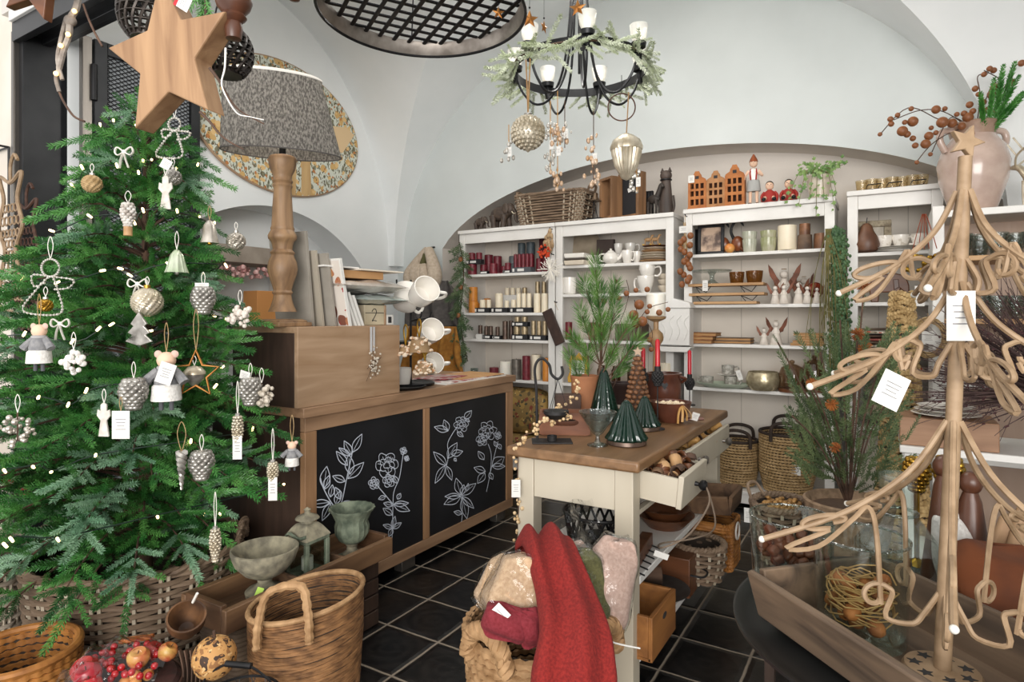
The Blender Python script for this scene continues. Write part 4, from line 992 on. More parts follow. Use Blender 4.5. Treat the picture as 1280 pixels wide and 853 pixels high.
for y,lab in((.04,'dark wicker box under the near end of the long tray'),(.48,'dark wooden crate under the far end of the long tray')):
 c=thing('support_crate',lab,'crate',(TYX,1.16+y+.11,0));mm=WICKD if 'wicker' in lab else DARKOAK
 if 'wicker' in lab:
  g=G()
  for i in range(17):g.tube([Vector(plan(2*PI*j/40,.10,.10,8)+(.008+i*.0148,))for j in range(40)],.0085,6,closed=True)
  part('weave',g,mm,c);part('core',G().bx(-.093,.093,-.093,.093,.005,.259),mk('crate_core','#2a211b',rough=.9),c)
 else:
  for i in range(4):part('board',G().bx(-.1,.1,-.1,.1,.004+i*.064,.062+i*.064),mm,c,bev=.003)
d=thing('pedestal_bowl','weathered stone pedestal bowl with a green price sticker on the long tray','bowl',(TYX,1.39,.2785))
part('bowl',G().lathe([(0,.055),(.03,.056),(.07,.078),(.10,.112),(.113,.150),(.113,.160),(.107,.162),(.10,.150),(.07,.10),(0,.085)],40),STONE,d);part('foot',G().lathe([(.064,0),(.066,.012),(.058,.02),(.035,.028),(.024,.04),(.026,.056)],32),STONE,d)
s_=part('price_sticker',G().box((0,0,0),(.022,.002,.045)),mk('lime_sticker','#b9e05a',rough=.6),d);s_.location=(.048,-.062,.03);s_.rotation_euler=(-.5,.35,.7)
d=thing('lantern','weathered green tin lantern between the stone bowl and the urn','lantern',(TYX-.01,1.583,.2785),.05)
part('base',G().bx(-.058,.058,-.058,.058,0,.014),STONEG,d,bev=.003);part('roof_plate',G().bx(-.058,.058,-.058,.058,.128,.142),STONEG,d,bev=.003)
for sx in(-1,1):
 for sy in(-1,1):part('post',G().bx(sx*.05-.008,sx*.05+.008,sy*.05-.008,sy*.05+.008,.0141,.1279),STONEG,d,bev=.002)
part('roof',G().lathe([(.085,.142),(.082,.148),(.055,.178),(.04,.19),(.03,.193)],4,M=rz(PI/4)),STONE,d,ang=20);part('chimney',G().lathe([(.028,.193),(.028,.205),(.045,.207),(.04,.214),(.012,.226),(.01,.236),(.014,.24),(0,.25)],20),STONE,d)
for i,(x,y,a)in enumerate(((0,-.05,0),(.05,0,PI/2),(0,.05,0),(-.05,0,PI/2))):part('pane',G().box((x,y,.071),(.084,.002,.112),(0,0,a)),GLASS,d)
part('ornament',G().tube(spl([(-.05,-.055,.15),(-.02,-.065,.165),(.02,-.06,.15),(.05,-.055,.16)],5),.006,6),STONEG,d);part('candle',G().cyl((0,0,.0145),.022,.05,16),WHITEWAX,d)
d=thing('urn','flared weathered garden urn at the far end of the long tray','urn',(TYX,1.80,.2785))
part('body',G().lathe([(.03,.05),(.05,.062),(.066,.09),(.068,.12),(.062,.14),(.078,.175),(.09,.186),(.092,.192),(.085,.192),(.06,.16),(.055,.11),(0,.08)],36,flute=.03,nf=18),STONEG,d);part('foot',G().lathe([(.038,0),(.038,.008),(.022,.02),(.02,.035),(.03,.05)],24),STONE,d);part('plinth',G().bx(-.042,.042,-.042,.042,-.001,.004),STONEG,d)
s_=part('price_sticker',G().box((0,0,0),(.03,.03,.002)),_M['lime_sticker'],d);s_.location=(.01,-.066,.001)
d=thing('seagrass_basket','tall brown seagrass basket with arched handle below the long tray','basket',(-1.545,1.305,0))
coil_parts(d,lambda z:(.150+.06*min(z,.25)+.01*z,.150+.06*min(z,.25)+.01*z),0,.375,50,.0046,SEAG,BSH,bead=0,wob=.5)
part('rim',G().torus((0,0,.378),.170,.008,60,8),SEAGL,d)
for a in(-1.05,):
 c=Vector((math.cos(a),math.sin(a),0));s=Vector((-c.y,c.x,0));U=Vector((0,0,1));g=G()
 P=spl([c*.186-s*.075+U*.32,c*.184-s*.07+U*.40,c*.174-s*.045+U*.475,c*.174+s*.045+U*.475,c*.184+s*.07+U*.40,c*.186+s*.075+U*.32],9)
 g.tube(P,[.0125*(1+.16*math.sin(i*2.1))for i in range(len(P))],8);part('handle',g,SEAGL,d)
for o in d.children:
 for v in o.data.vertices:v.co.z*=1+.15*(v.co.x*cT+v.co.y*sT)/.34
def wire_basket(name,lab,loc,r,h,m=RUSTW,handle=None):
 d=thing(name,lab,'wire basket',loc);g=G();N_=16
 for s in(1,-1):
  for i in range(N_):
   a=2*PI*i/N_;g.tube([(r*(.75+.25*t/6)*math.cos(a+s*.11*t),r*(.75+.25*t/6)*math.sin(a+s*.11*t),.004+h*t/6)for t in range(7)],.0016,4)
 part('wire_mesh',g,m,d);part('rim',G().torus((0,0,h),r,.004,48,6),m,d);part('foot_ring',G().torus((0,0,.004),r*.75,.003,40,6),m,d);part('bottom',G().cyl((0,0,.002),r*.74,.006,32),mk('wire_floor','#3b312a',rough=.8),d)
 if handle:
  part('handle',G().tube(spl([(-r,0,h),(-r*.9,0,h+.05),(-r*.3,0,h+.09),(r*.3,0,h+.09),(r*.9,0,h+.05),(r,0,h)],7),.0032,6,M=rz(handle)),m,d);part('grip',G().tube([(-r*.35,0,h+.091),(r*.35,0,h+.091)],.008,10,M=rz(handle)),BLACK,d)
 return d
wire_basket('wire_basket','wire basket holding red apples and berries in clear wrap',(-1.79,.875,0),.155,.235)
wire_basket('wire_basket','empty dark wire basket with a black grip beside the seagrass basket',(-1.475,1.02,0),.105,.23,BLACK,.4)
ap0=None;q=random.Random(3)
def apple(lab,loc,s,m,rot):
 d=thing('apple',lab,'apple',loc,rot);part('fruit',G().lathe([(0,.008),(.012,.002),(.026,.010),(.034,.028),(.033,.045),(.022,.058),(.010,.058),(0,.050)],20),m,d);part('stalk',G().tube([(0,0,.05),(.003,0,.064)],.0016,5),TWIG,d);d.scale=(s,)*3;return d
AY=mk('apple_yellow','#d8b25c','#c2443a',rough=.35,scale=14,coat=.2);AR=APPLE
for lab,loc,s,m,rot in(('big red apple at the wicker-basket side of the wire basket',(-1.86,.83,.262),1.0,AR,(.3,.2,0)),('dark red apple in the middle of the wire basket',(-1.80,.815,.272),.95,mk('apple_deep','#8e1626','#b3323a',rough=.35,scale=14,coat=.2),(.2,-.3,1)),('red apple at the very bottom edge, beside the pale paper label',(-1.75,.79,.262),.9,AR,(-.3,.1,2)),('yellow apple with red cheeks atop the berries',(-1.765,.915,.285),.85,AY,(.2,.3,0)),('small pink-yellow apple beside the dark seed pod',(-1.735,.965,.285),.75,AY,(.1,.5,1)),('rosy small apple between the two yellow ones',(-1.79,.955,.275),.75,AR,(.4,.2,2))):apple(lab,loc,s,m,rot)
for i,(x,y,z)in enumerate(((-1.735,.89,.262),(-1.715,.88,.255),(-1.72,.915,.258),(-1.75,.87,.25))):
 d=one('apricot',G().ball((0,0,.014),.015,14,10),ORNG,('small orange crab apple touching the berries','small orange crab apple lowest in the wire basket','small orange crab apple below the pink-yellow one','small orange crab apple between berries and red apple')[i],'crab apple',(x,y,z))
b0=None
for i in range(46):
 a=q.uniform(0,6.28);rr=.11*math.sqrt(q.random());loc=(-1.80+rr*math.cos(a),.90+rr*math.sin(a)*.75,.262+q.uniform(0,.035))
 if b0 is None:b0=one('berry',G().ball((0,0,.0095),.0095,10,7),RED,'glossy red berry among the apples in the wire basket','berry',loc,0,'red berries in the wire basket')
 else:copy_tree(b0,loc)
one('fill',G().lathe([(0,.235),(.14,.235),(.15,.225),(.11,.01),(0,.01)],32),mk('moss_fill','#4c2a24','#33211b',rough=.9,scale=30,bump=.5),'dark mossy filling under the fruit in the wire basket','filling',(-1.79,.875,.012))['kind']='stuff'
g=G();g.grid(lambda u,v:((u-.5)*.26,(v-.5)*.22,.085-.20*((u-.5)**2+(v-.5)**2)+.008*math.sin(23*u+9*v)+.006*math.sin(31*v-13*u)),30,26);one('hanging_wrap',g,CELLO,'clear crinkled wrap over the apples and berries','plastic wrap',(-1.79,.885,.27),.5)
def cinnamon(lab,p,rot):d=thing('cinnamon_stick',lab,'cinnamon',p,rot);g=G();[g.tube([(-.045,s*.006,0),(.045,s*.006,0)],.006,8)for s in(-1,1)];part('roll',g,mk('cinnamon_bark','#b5662c','#9a5221',rough=.8,scale=30),d)
cinnamon('orange-brown cinnamon stick against the tree basket',at_d(171,799,1.80)+Vector((0,0,0)),(0,-.12,TH+.05))
gm=floral_mat('spotted_gourd','#b98a52',[('#3a2618',34,.40,1),('#8a5f36',50,.34,1),('#d0aa74',44,.26,1)])
d=thing('gourd','round spotted gourd at the end of the long tray','gourd',at_d(268,822,1.70));part('fruit',G().ball((0,0,0),.058,24,16,(1,1,.98)),gm,d);part('stalk',G().tube([(0,0,.054),(.004,-.004,.075)],.004,6),TWIG,d)
d=thing('seed_pod','dark brown half-open seed pod against the tray end','seed pod',at_d(233,778,1.78),(0.5,.3,TH));part('shell',G().lathe([(0,-.05),(.03,-.04),(.05,0),(.052,.03),(.047,.03),(.04,0),(.02,-.03),(0,-.035)],28),mk('pod_brown','#6d4a2c','#3c2616',rough=.6,scale=16,bump=.4),d);part('stalk',G().tube([(0,.03,.05),(.01,.035,.09)],.004,6),RIBW,d)
d=thing('bark_piece','bundle of rough bark strips under the spotted gourd','bark',at_d(238,835,1.74),TH);
for i in range(6):part('strip',G().tube(spl([(-.02+.012*i,0,-.06),(-.012+.012*i,-.01,0),(-.03+.016*i,.0,.05)],4),.008,6,flat=.4),BARK,d)
d=thing('branch_stack','dark crate of bark and pods standing under the gourd','crate',(-1.93,1.01,0));part('box',G().bx(-.07,.07,-.11,.10,0,.15),WICKD,d,bev=.01);part('top_bark',G().bx(-.06,.06,-.1,.09,.1505,.17),BARK,d,bev=.008)
BT=1.2057
d=thing('table_lamp','tall turned wooden table lamp with grey linen shade on the counter cabinet','lamp',(-2.15,1.69,BT))
def zy(y):return CH+(HY-y)/FPX*2.56-BT
K=2.56/FPX
pr=[(345,12),(342,12),(338,12.5)]
body=[(390,17),(383,14),(375,11.5),(369,10.5),(366,12.6),(363,10.8),(352,14),(343,17),(336,18.2),(328,17),(322,14.5),(319,13.5),(316,15),(312,11.5),(306,12.5),(302,14),(299,17),(295,17.4),(291,15.5),(288,13.8),(286,14.4),(283,13.2),(260,12),(240,10.8),(236,10.6),(233,12.2),(230,10.8),(227,12.6),(224,11),(219,11.5),(212,15),(205,16.5),(199,17),(196,15),(194,8)]
part('stem',G().lathe([(w_*K,max(.031,zy(y)))for y,w_ in body],36),LAMPW,d)
part('plinth',G().bx(-.083,.083,-.083,.083,0,.018),LAMPW,d,bev=.003);part('plinth_step',G().lathe([(.10,.0182),(.098,.024),(.075,.031)],4,M=rz(PI/4)),LAMPW,d,bev=.002,ang=20)
zb,zt=1.925-BT,2.243-BT;n=64
lin=mk('grey_linen','#9a958d','#5f5b56',rough=.9,scale=150,stretch=(1,1,.5),bump=.4,lo=.38,hi=.6)
nt=lin.node_tree;b=nt.nodes['Principled BSDF'];tl=nt.nodes.new('ShaderNodeBsdfTranslucent');mxs=nt.nodes.new('ShaderNodeMixShader');mxs.inputs['Fac'].default_value=.35
src_=b.inputs['Base Color'].links[0].from_socket;nt.links.new(src_,tl.inputs['Color']);nt.links.new(b.outputs[0],mxs.inputs[1]);nt.links.new(tl.outputs[0],mxs.inputs[2]);nt.links.new(mxs.outputs[0],nt.nodes['Material Output'].inputs['Surface'])
SHM=rz(.904)@Matrix(((1,0,-.115,.115*zb),(0,.42,0,0),(0,0,1,0),(0,0,0,1)))
part('lamp_shade',G().lathe([(.238,zb),(.19,zt),(.188,zt),(.236,zb)],n,cap=False,M=SHM),lin,d)
part('shade_rim',G().torus((0,0,zt),.189,.007,64,6,M=SHM),mk('painted_rim_glow','#dcd8d0',rough=.7),d);part('shade_rim',G().torus((0,0,zb),.237,.003,64,6,M=SHM),mk('shade_edge_dark','#4c4845',rough=.8),d)  # pale upper ring has the glow of the lit rim put into its colour
part('bulb',G().ball((0,0,zt-.14),.04,16,12),mk('lamp_bulb','#fff4e0',emit=('#fff1dc',6)),d);part('socket',G().tube([(0,0,zy(194)-.01),(0,0,zt-.18)],.014,10),BLACK,d)
def board(lab,Y,h,th,lean,m,X=-2.16,w_=.24,name='canvas_board',z=BT,cat='board'):
 return one(name,G().bx(-w_/2,w_/2,-th,0,0,h),m,lab,cat,(X,Y,z),(lean,0,0),bev=.001)
GB=mk('grey_board','#a29c92','#8f897f',rough=.8,scale=6)
board('tall grey panel tucked highest behind the lamp stem',1.835,.41,.014,.10,GB,X=-2.24)
board('second grey panel leaning beside the tallest one',1.872,.33,.012,.13,mk('grey_board_warm','#a89f90',rough=.8),X=-2.22)
board('pale slatted panel between grey panels and printed canvas',1.905,.32,.012,.15,GB,X=-2.18)
lm=floral_mat('leaf_print','#d9d0c6',[('#7a4a3a',9,.3,1.6),('#a8704f',12,.25,1.5),('#9c2b2b',30,.16,1)])
c=board('white canvas printed with rust-brown leaves leaning at the lamp foot',1.945,.30,.016,.20,PAPER,X=-2.13)
part('print',G().bx(-.115,.115,-.0172,-.0162,.006,.292),lm,c)
for i,(Y,h,w_)in enumerate(((1.985,.185,.2),(2.008,.165,.2),(2.030,.15,.2))):
 b=board(('tallest white booklet leaning beyond the leaf canvas','middle white booklet leaning beyond the leaf canvas','shortest white booklet, next to the wooden date block')[i],Y,h,.012,.42,PAPER,X=-2.12,w_=w_,name='booklet',cat='booklet')
 part('cover_strip',G().bx(-w_/2+.02,w_/2-.02,.0002,.0008,.02,h-.02),mk('blush_cover','#c9a59a',rough=.7),b)
d=thing('date_block','cream wooden block marked with a handwritten 2','date block',(-2.06,2.135,BT));part('block',G().bx(-.05,0,-.065,.065,0,.095),mk('cream_block','#cfc3a8','#b9ac90',scale=8),d,bev=.003)
g=G();g.tube(spl([(.001,-.018+.030*x,.075-.055*y)for x,y in((0,.2),(.3,0),(.8,0),(.95,.3),(.5,.7),(.05,1),(.4,.95),(1,1))],5),.0018,5);part('numeral',g,INK,d);part('line',G().tube([(.001,-.06,.058),(.001,.06,.058)],.0015,4),INK,d);part('frame',G().bx(-.05,.002,.0655,.078,0,.095),OAKL,d,bev=.002)
d=thing('price_cube','small white cube with a dark printed mark beside the date block','cube',(-2.06,2.245,BT));part('block',G().bx(-.03,0,-.028,.02,0,.05),PAPER,d,bev=.002);part('print',G().bx(.0002,.001,-.018,.005,.01,.04),INK,d)
one('book_block',G().bx(-.12,.10,-.08,.13,0,.088),mk('book_grey','#8f8a82',rough=.8),'dark stack base behind the date block, under the foil bags','box',(-2.24,2.08,BT),bev=.003)
def pouch(name,lab,loc,sx,sy,h,m,seed,mi=None):
 q=random.Random(seed);ph=[q.uniform(0,6)for _ in range(6)];g=G()
 def f(u,v,s):
  e=(1-abs(2*u-1)**4)*(1-abs(2*v-1)**4);r=.12*math.sin(14*u+ph[0]+5*v)+.10*math.sin(17*v+ph[1])+.07*math.sin(31*u-11*v+ph[2])
  return((u-.5)*sx,(v-.5)*sy,h/2+s*h*.5*e*(1+r)+h*.06*math.sin(9*u+ph[3])*(1-e))
 g.grid(lambda u,v:f(u,v,1),36,36);g.grid(lambda u,v:f(1-u,v,-1),36,36);return one(name,g,m,lab,'wrapped textile',loc)
def foil(name,c1,c2):return mk(name,c1,c2,rough=.22,metal=.35,scale=14,bump=.9,coat=.6,bscale=40)
pouch('wrapped_textile','crinkled mint-silver plastic bag draped on the date block',(-2.13,2.165,BT+.098),.24,.36,.045,foil('mint_plastic','#9fb2ad','#c9d4d0'),1)
pouch('wrapped_textile','crinkled silver-beige plastic bag on top of the mint one',(-2.13,2.10,BT+.150),.26,.46,.06,foil('beige_plastic','#bdb1a5','#d9d2ca'),2)
d=thing('carton','flat open kraft carton lying on the silver-beige bag','box',(-2.16,2.03,BT+.214),-.1);part('tray',G().bx(-.12,.11,-.15,.15,0,.035),KRAFT,d,bev=.002);part('lid',G().bx(-.13,.15,-.02,.24,.036,.042),mk('pale_card','#e0d6c6',rough=.8),d);part('lid_sheet',G().bx(-.12,.12,-.19,.0,.0425,.05),PAPER,d,bev=.001)
d=thing('hanging_sprig','white berry twig on a grey ribbon hanging on the oak box front','sprig',(CX+.006,2.045,1.19));part('hanging_ribbon',G().box((0,0,-.05),(.002,.012,.12)),mk('grey_ribbon','#c2c2c4',rough=.5),d);part('hanging_ribbon',G().box((.002,.016,-.045),(.002,.009,.11)),mk('grey_ribbon','#c2c2c4',rough=.5),d)
q=random.Random(8);g=G();g2=G()
for i in range(46):
 y,z=q.gauss(0,.016),-.16+q.gauss(0,.032);g.ball((.010+q.uniform(0,.018),y,z),.005*q.uniform(.7,1.2),7,5)
 if i%3==0:g2.tube([(.008,0,-.13-.001*i),(.012,y*1.5,z-.015)],.0012,4)
part('berry_cluster',g,mk('shell_white','#cfc6b8'),d);part('twig',g2,TWIG,d)
MX,MY=-2.17,2.52
d=thing('mug_stand','black metal mug stand behind the oak box, hung with white mugs','mug stand',(MX,MY,.8805))
part('tray',G().lathe([(.11,0),(.125,.006),(.128,.016),(.12,.012),(.10,.006),(0,.006)],40,cap=False),BLACK,d);part('pole',G().tube([(0,0,.006),(0,0,.56)],.006,8),BLACK,d);part('tier',G().lathe([(.0,.22),(.10,.22),(.11,.228),(.105,.235),(0,.232)],36,cap=False),BLACK,d)
for a,z in((-.6,.50),(.9,.50),(2.6,.52),(-.4,.36),(1.2,.36)):part('hook',G().tube(spl([(0,0,z-.02),(.05*math.cos(a),.05*math.sin(a),z-.01),(.11*math.cos(a),.11*math.sin(a),z),(.125*math.cos(a),.125*math.sin(a),z+.03)],5),.004,6),BLACK,d)
def mug(name,lab,loc,r,h,m=CERW,rot=0,cat='mug',group=None,taper=.85,hs=1.0,foot=False):
 d=thing(name,lab,cat,loc,rot,group)
 part('body',G().lathe([(0,.002),(r*taper*.8,0),(r*taper,h*.06),(r,h*.7),(r*1.0,h),(r*.93,h),(r*.92,h*.7),(r*taper*.9,h*.12),(0,h*.1)],28),m,d)
 part('handle',G().tube(spl([(r*.97,0,h*.82),(r*1.55*hs,0,h*.85),(r*1.7*hs,0,h*.5),(r*1.4*hs,0,h*.22),(r*.9,0,h*.22)],6),r*.12,8),m,d);return d
mug('hanging_mug','white enamel jug-mug with upright handle hanging highest on the stand',at_d(505,390,3.12)+Vector((0,0,.02)),.068,.12,rot=(-.3,.5,TH+.8));mug('hanging_mug','white mug hanging with its open mouth towards the table',at_d(523,372,3.05),.068,.105,rot=(1.15,.15,TH+.55))
mug('hanging_mug','white mug tipped open behind the upper shell bell',at_d(533,420,3.2),.062,.10,rot=(1.2,0,TH+.5));mug('mug','cream mug standing on the lower tier beside the shell ornament',(MX-.01,MY-.06,.8875),.05,.09,rot=2.0);mug('hanging_mug','white mug lying open at the lower tier near the newspapers',at_d(535,458,3.2),.056,.09,rot=(1.3,0,TH+.5))
for px,py,r_,lab in((524,430,17,'upper shell-covered bell ornament with gold loop on the mug stand'),(507,437,11,'shell bell ornament half hidden behind the oak box edge'),(531,458,14,'lower shell-covered bell ornament on the mug stand')):
 D=2.98;d=thing('hanging_shell_bell',lab,'ornament',at_d(px,py,D));k=D/FPX;q=random.Random(px);g=G()
 part('core',G().lathe([(r_*k*.9,-r_*k*.6),(r_*k*.6,r_*k*.3),(0,r_*k*.5)],16),mk('shell_core','#8a7050'),d)
 for i in range(44):a=q.uniform(0,6.28);t=q.random();rr=r_*k*(.95-.45*t);g.ball((rr*math.cos(a),rr*math.sin(a),r_*k*(-.65+1.1*t)),3.0*k*q.uniform(.7,1.2),7,5,(1,1,.7))
 part('shell_cluster',g,mk('shell_mix','#dccdb8','#b07f56',rough=.4,scale=70,lo=.5,hi=.62),d);part('hanging_loop',G().tube(spl([(0,0,r_*k*.5),(-.012,0,.09),(0,0,.12),(.012,0,.09),(0,0,r_*k*.5)],5),.004,5),GOLDM,d)
d=thing('newspaper_stack','stack of printed papers under a kraft sheet on the counter end','papers',(-2.16,2.95,.8805));
part('sheet',G().bx(-.17,.15,-.33,.27,0,.006),PAPER,d);part('sheet',G().box((-.01,-.02,.009),(.30,.56,.005),(0,0,.06)),mk('printed_paper','#d8cfca','#a55a55',rough=.8,scale=16,lo=.45,hi=.6),d);part('sheet',G().box((.0,.05,.014),(.27,.42,.004),(0,0,-.08)),KRAFT,d);part('sheet',G().box((-.03,-.14,.018),(.2,.26,.003),(0,0,.15)),mk('red_print','#b9a7a0','#963a40',rough=.8,scale=22,lo=.45,hi=.58),d)
one('black_platter',G().lathe([(0,0),(.115,0),(.135,.012),(.13,.014),(.11,.006),(0,.006)],40),BLACK,'round black platter on the counter in front of the mug stand','platter',(-2.125,2.385,.8805))
def drape(lab,px0,px1,y0,y1,Y,m,name='hanging_scarf',folds=5,amp=.02,shape=None,seed=0,cat='scarf'):
 x0,k=xk(px0,Y);x1=xk(px1,Y)[0];zt=on_y((px0+px1)/2,y0,Y).z;zb=on_y((px0+px1)/2,y1,Y).z;q=random.Random(seed);ph=q.uniform(0,6)
 g=G();cx=(x0+x1)/2;W=x1-x0
 def f(u,v):
  w_=W*(shape(v)if shape else 1);return((u-.5)*w_+.02*W*math.sin(5*v+ph),-amp*(1.2+math.sin(folds*2*PI*u+ph+1.5*math.sin(3*v)))-.02*math.sin(PI*u),(zt-zb)*(0-v))
 g.grid(f,60,24);o=one(name,g,m,lab,cat,(cx,Y,zt),solid=.006);return o
drape('dark grey leathery shawl hanging in the corner under the beige scarf',512,578,352,408,4.22,SCARFG,folds=3,amp=.03,shape=lambda v:.6+.4*min(1,v*3),seed=3)
drape('mustard cloth hanging lowest in the corner, behind the papers',508,586,408,470,4.05,SCARFM,folds=4,amp=.035,shape=lambda v:.75+.3*v,seed=4)
d=thing('hanging_scarf','thick beige scarf wrapped on a wall hook in the corner','scarf',on_y(535,312,4.20));k=xk(535,4.2)[1]
P=[(0,0,0),(-14*k,-.02,-16*k),(-23*k,-.05,-32*k),(-14*k,-.08,-46*k),(6*k,-.09,-50*k),(18*k,-.07,-38*k),(14*k,-.05,-20*k),(2*k,-.01,0)]
part('cloth',G().tube(spl(P,7),[(6+5*math.sin(PI*i/49))*k for i in range(50)],12,flat=.8),SCARFB,d)
for s in(-1,0,1):part('fold',G().tube(spl([(s*7*k-6*k,-.06,-20*k),(s*8*k,-.10,-36*k),(s*6*k+7*k,-.08,-52*k)],7),[(5+2*math.sin(PI*i/14))*k for i in range(15)],10,flat=.7),SCARFB,d)
part('lining',G().tube(spl([(0,-.02,-6*k),(-5*k,-.02,-20*k),(3*k,-.02,-24*k)],5),5*k,8),mk('olive_cloth','#5d5a38',rough=.9),d);part('hanging_hook',G().tube([(0,.09,4*k),(0,0,2*k)],.008,8),BLACK,d)
part('hanging_rail',G().tube(spl([(-52*k,0,-36*k),(-48*k,0,-46*k),(-20*k,0,-47*k),(0,0,-46*k)],5),.008,6),BLACK,d)
def garland(lab,p0,p1,n,templ,mats_,w_,name='hanging_garland',seed=1,nuts=0,stem=TWIG):
 q=random.Random(seed);p0=Vector(p0);p1=Vector(p1);d=thing(name,lab,'garland',p0);L=p1-p0;pl=[]
 def C_(t):return L*t+Vector((.03*math.sin(7*t),0,0))
 for i in range(n):
  t=(i+.5)/n;a=q.uniform(0,6.28);dd=Vector((math.cos(a),-abs(math.sin(a))*.8,q.uniform(-1.3,-.2)));pl.append((q.randrange(len(templ)),frame(C_(t),dd,q.uniform(0,6),q.uniform(.7,1.15)*w_),q.randrange(len(mats_))))
 foliage('foliage',templ,None,pl,mats_,d);part('stem',G().tube([C_(t/12)for t in range(13)],.005,6),stem,d)
 for i in range(nuts):part('cone',G().ball(C_(.15+.7*i/max(1,nuts))+Vector((0,-.03,0)),.018,10,7,(1,1,1.3)),NUT,d)
 part('hanging_cord',G().tube([(0,0,0),(.0,0,.07)],.003,5),BLACK,d);return d
TG=[sprig_np(26,.12,.05,ang=40,w=.004,seed=41,stem=.003),sprig_np(22,.10,.045,ang=45,w=.004,seed=42,stem=.003)]
garland('long drooping green garland with small nuts on the side of the candle bookcase',on_y(574,303,4.10),on_y(582,452,4.06),70,TG,[mk('eucalyptus','#4f6141','#6f7f58',scale=20),mk('garland_green','#37502f','#58704a',scale=20)],.9,nuts=3)
EPS=.0005
_C={}
def candle(px,w_,h,Y,z,m,lab,wick=True):
 """pillar candle; w_, h in picture units at plane Y; returns z of its top"""
 X,k=xk(px,Y);r=w_*k/2*.97;H=h*k;key=(m.name,round(r,4),round(H,4))
 if key in _C:o=copy_tree(_C[key],(X,Y,z),label=lab)
 else:
  o=thing('pillar_candle',lab,'candle',(X,Y,z));part('wax',G().cyl((0,0,0),r,H,20,e=.003),m,o);part('wick',G().tube([(0,0,H-.002),(.001,0,H+.008)],.0012,5),INK,o);_C[key]=o
 o['group']='pillar candles in the white bookcases';return z+H
def tray(px0,px1,h,Y,z,lab,m=CARD,depth=.05):
 x0,k=xk(px0,Y);x1=xk(px1,Y)[0];d=thing('candle_box',lab,'display box',((x0+x1)/2,Y,z));W=x1-x0;H=h*k
 part('tray',G().bx(-W/2,W/2,-depth/2,depth/2,0,H),m,d,bev=.001);part('label',G().bx(-.03,.03,-depth/2-.001,-depth/2-.0002,H*.25,H*.75),PAPER,d)
 if W>.07:part('lettering',G().bx(-W*.42,-W*.42+.018,-depth/2-.001,-depth/2-.0002,H*.2,H*.8),PAPER,d)
 return z+H+EPS
A,B,C_=4.20,4.27,4.36
z=1.59+EPS
t=candle(590.5,12,13,A,z,BURG,'squat burgundy candle at the outer end of the top candle shelf, carrying a black box');candle(617,11,13,A,z,BURG,'squat burgundy candle third in the front of the top candle shelf');candle(604.5,9,13,B,z,BURG,'small burgundy candle between the first two squat ones, top candle shelf')
t2=tray(584,603,5.6,A,t+EPS,'black box balanced on the squat burgundy candles');candle(590,9,8.5,A,t2,BURG,'small burgundy candle on the black box, outer one');candle(599,8,8.5,A,t2,BURG,'small burgundy candle on the black box, inner one')
candle(611,11,26,C_,z,BURG,'tall burgundy candle behind the black box');candle(622,11,24,C_,z,BURG,'tall burgundy candle behind the third squat one');candle(630,8,10,B,z,BURG,'smallest burgundy candle before the dark charcoal one')
t=tray(602,610.5,4,A-.0,z,'tiny black box with white label among burgundy candles',depth=.04);t=tray(630,640,4,A,z,'short black box left of the grey display box'.replace('left of','next to'));candle(635,8,9,A,t,BURG,'small burgundy candle standing in the short black box')
t=candle(641,10,13,C_,z,GREYWAX,'charcoal candle underneath, behind the grey display box');candle(641,10,10,C_,t+EPS,GREYWAX,'charcoal candle stacked on another behind the grey box')
t=tray(641.5,666,6.5,A,z,'grey display box holding five thin burgundy candles',CARDG,.07);tops=[candle(644.5+4.9*i,4.7,17,A,t,BURG,f'thin burgundy candle, {("first", "second", "third", "fourth", "fifth")[i]} in the grey display box')for i in range(5)]
z2=candle(652,9,24,C_,z,BURG,'burgundy candle under the first slate-blue one');candle(652,9.5,15,C_,z2+EPS,mk('slate_wax','#3f4a50','#525d62',rough=.5,scale=30),'slate-blue candle at the rear of the top shelf, nearer the fir garland');z2=candle(663.5,10,24,C_,z,BURG,'burgundy candle under the second slate-blue one');candle(663.5,11,15.5,C_,z2+EPS,_M['slate_wax'],'slate-blue candle at the rear of the top shelf, beside the dark red carton')
for(px,w_,h,m,lab)in((674,8,18,BURG,'burgundy candle before the dark red carton'),(682,8,18,BURG,'burgundy candle half behind the white coral star')):candle(px,w_,h,B,z,m,lab)
x,k=xk(680,C_+.05);one('carton',G().bx(-4.5*k,4.5*k,-.03,.03,0,46*k),mk('wine_card','#4f141c',rough=.6),'tall dark red carton at the inner end of the top candle shelf','box',(x,C_+.05,z),bev=.001)
z=1.275+EPS
t=candle(592,12.5,14,A,z,AMBER,'amber candle at the bottom of the two-high stack');candle(591.5,11.5,18,A,t+EPS,AMBER,'amber candle on top of the two-high stack');candle(601,10,12,C_,z,AMBER,'amber candle standing behind the first black ivory-candle box');candle(609,9,18,C_,z,AMBER,'taller amber candle at the rear behind the ivory ones')
tr_=[tray(594,613.5,6,A,z,'first black box of ivory candles on the second shelf'),tray(615,636,6,A,z,'second black box of ivory candles on the second shelf'),tray(638,666,6,A,z,'third, widest black box of ivory candles on the second shelf')]
for px,w_,h,ti,lab in((603.5,8,10,0,'ivory candle in the first black box, outer one'),(611,6,10,0,'ivory candle in the first black box, inner one'),(624,10,18,1,'tall ivory candle in the second black box'),(633.5,6,9,1,'short ivory candle in the second black box'),(642,6.5,10,2,'short ivory candle in the widest black box'),(648.5,6,18,2,'first tall ivory candle in the widest black box'),(655,6,18,2,'second tall ivory candle in the widest black box'),(661.5,6,18,2,'third tall ivory candle in the widest black box')):candle(px,w_,h,A,tr_[ti],IVORY,lab)
t=tray(630,662,22,C_,z,'white stand behind the ivory candles, carrying four tiny ones',PAPER,.06)
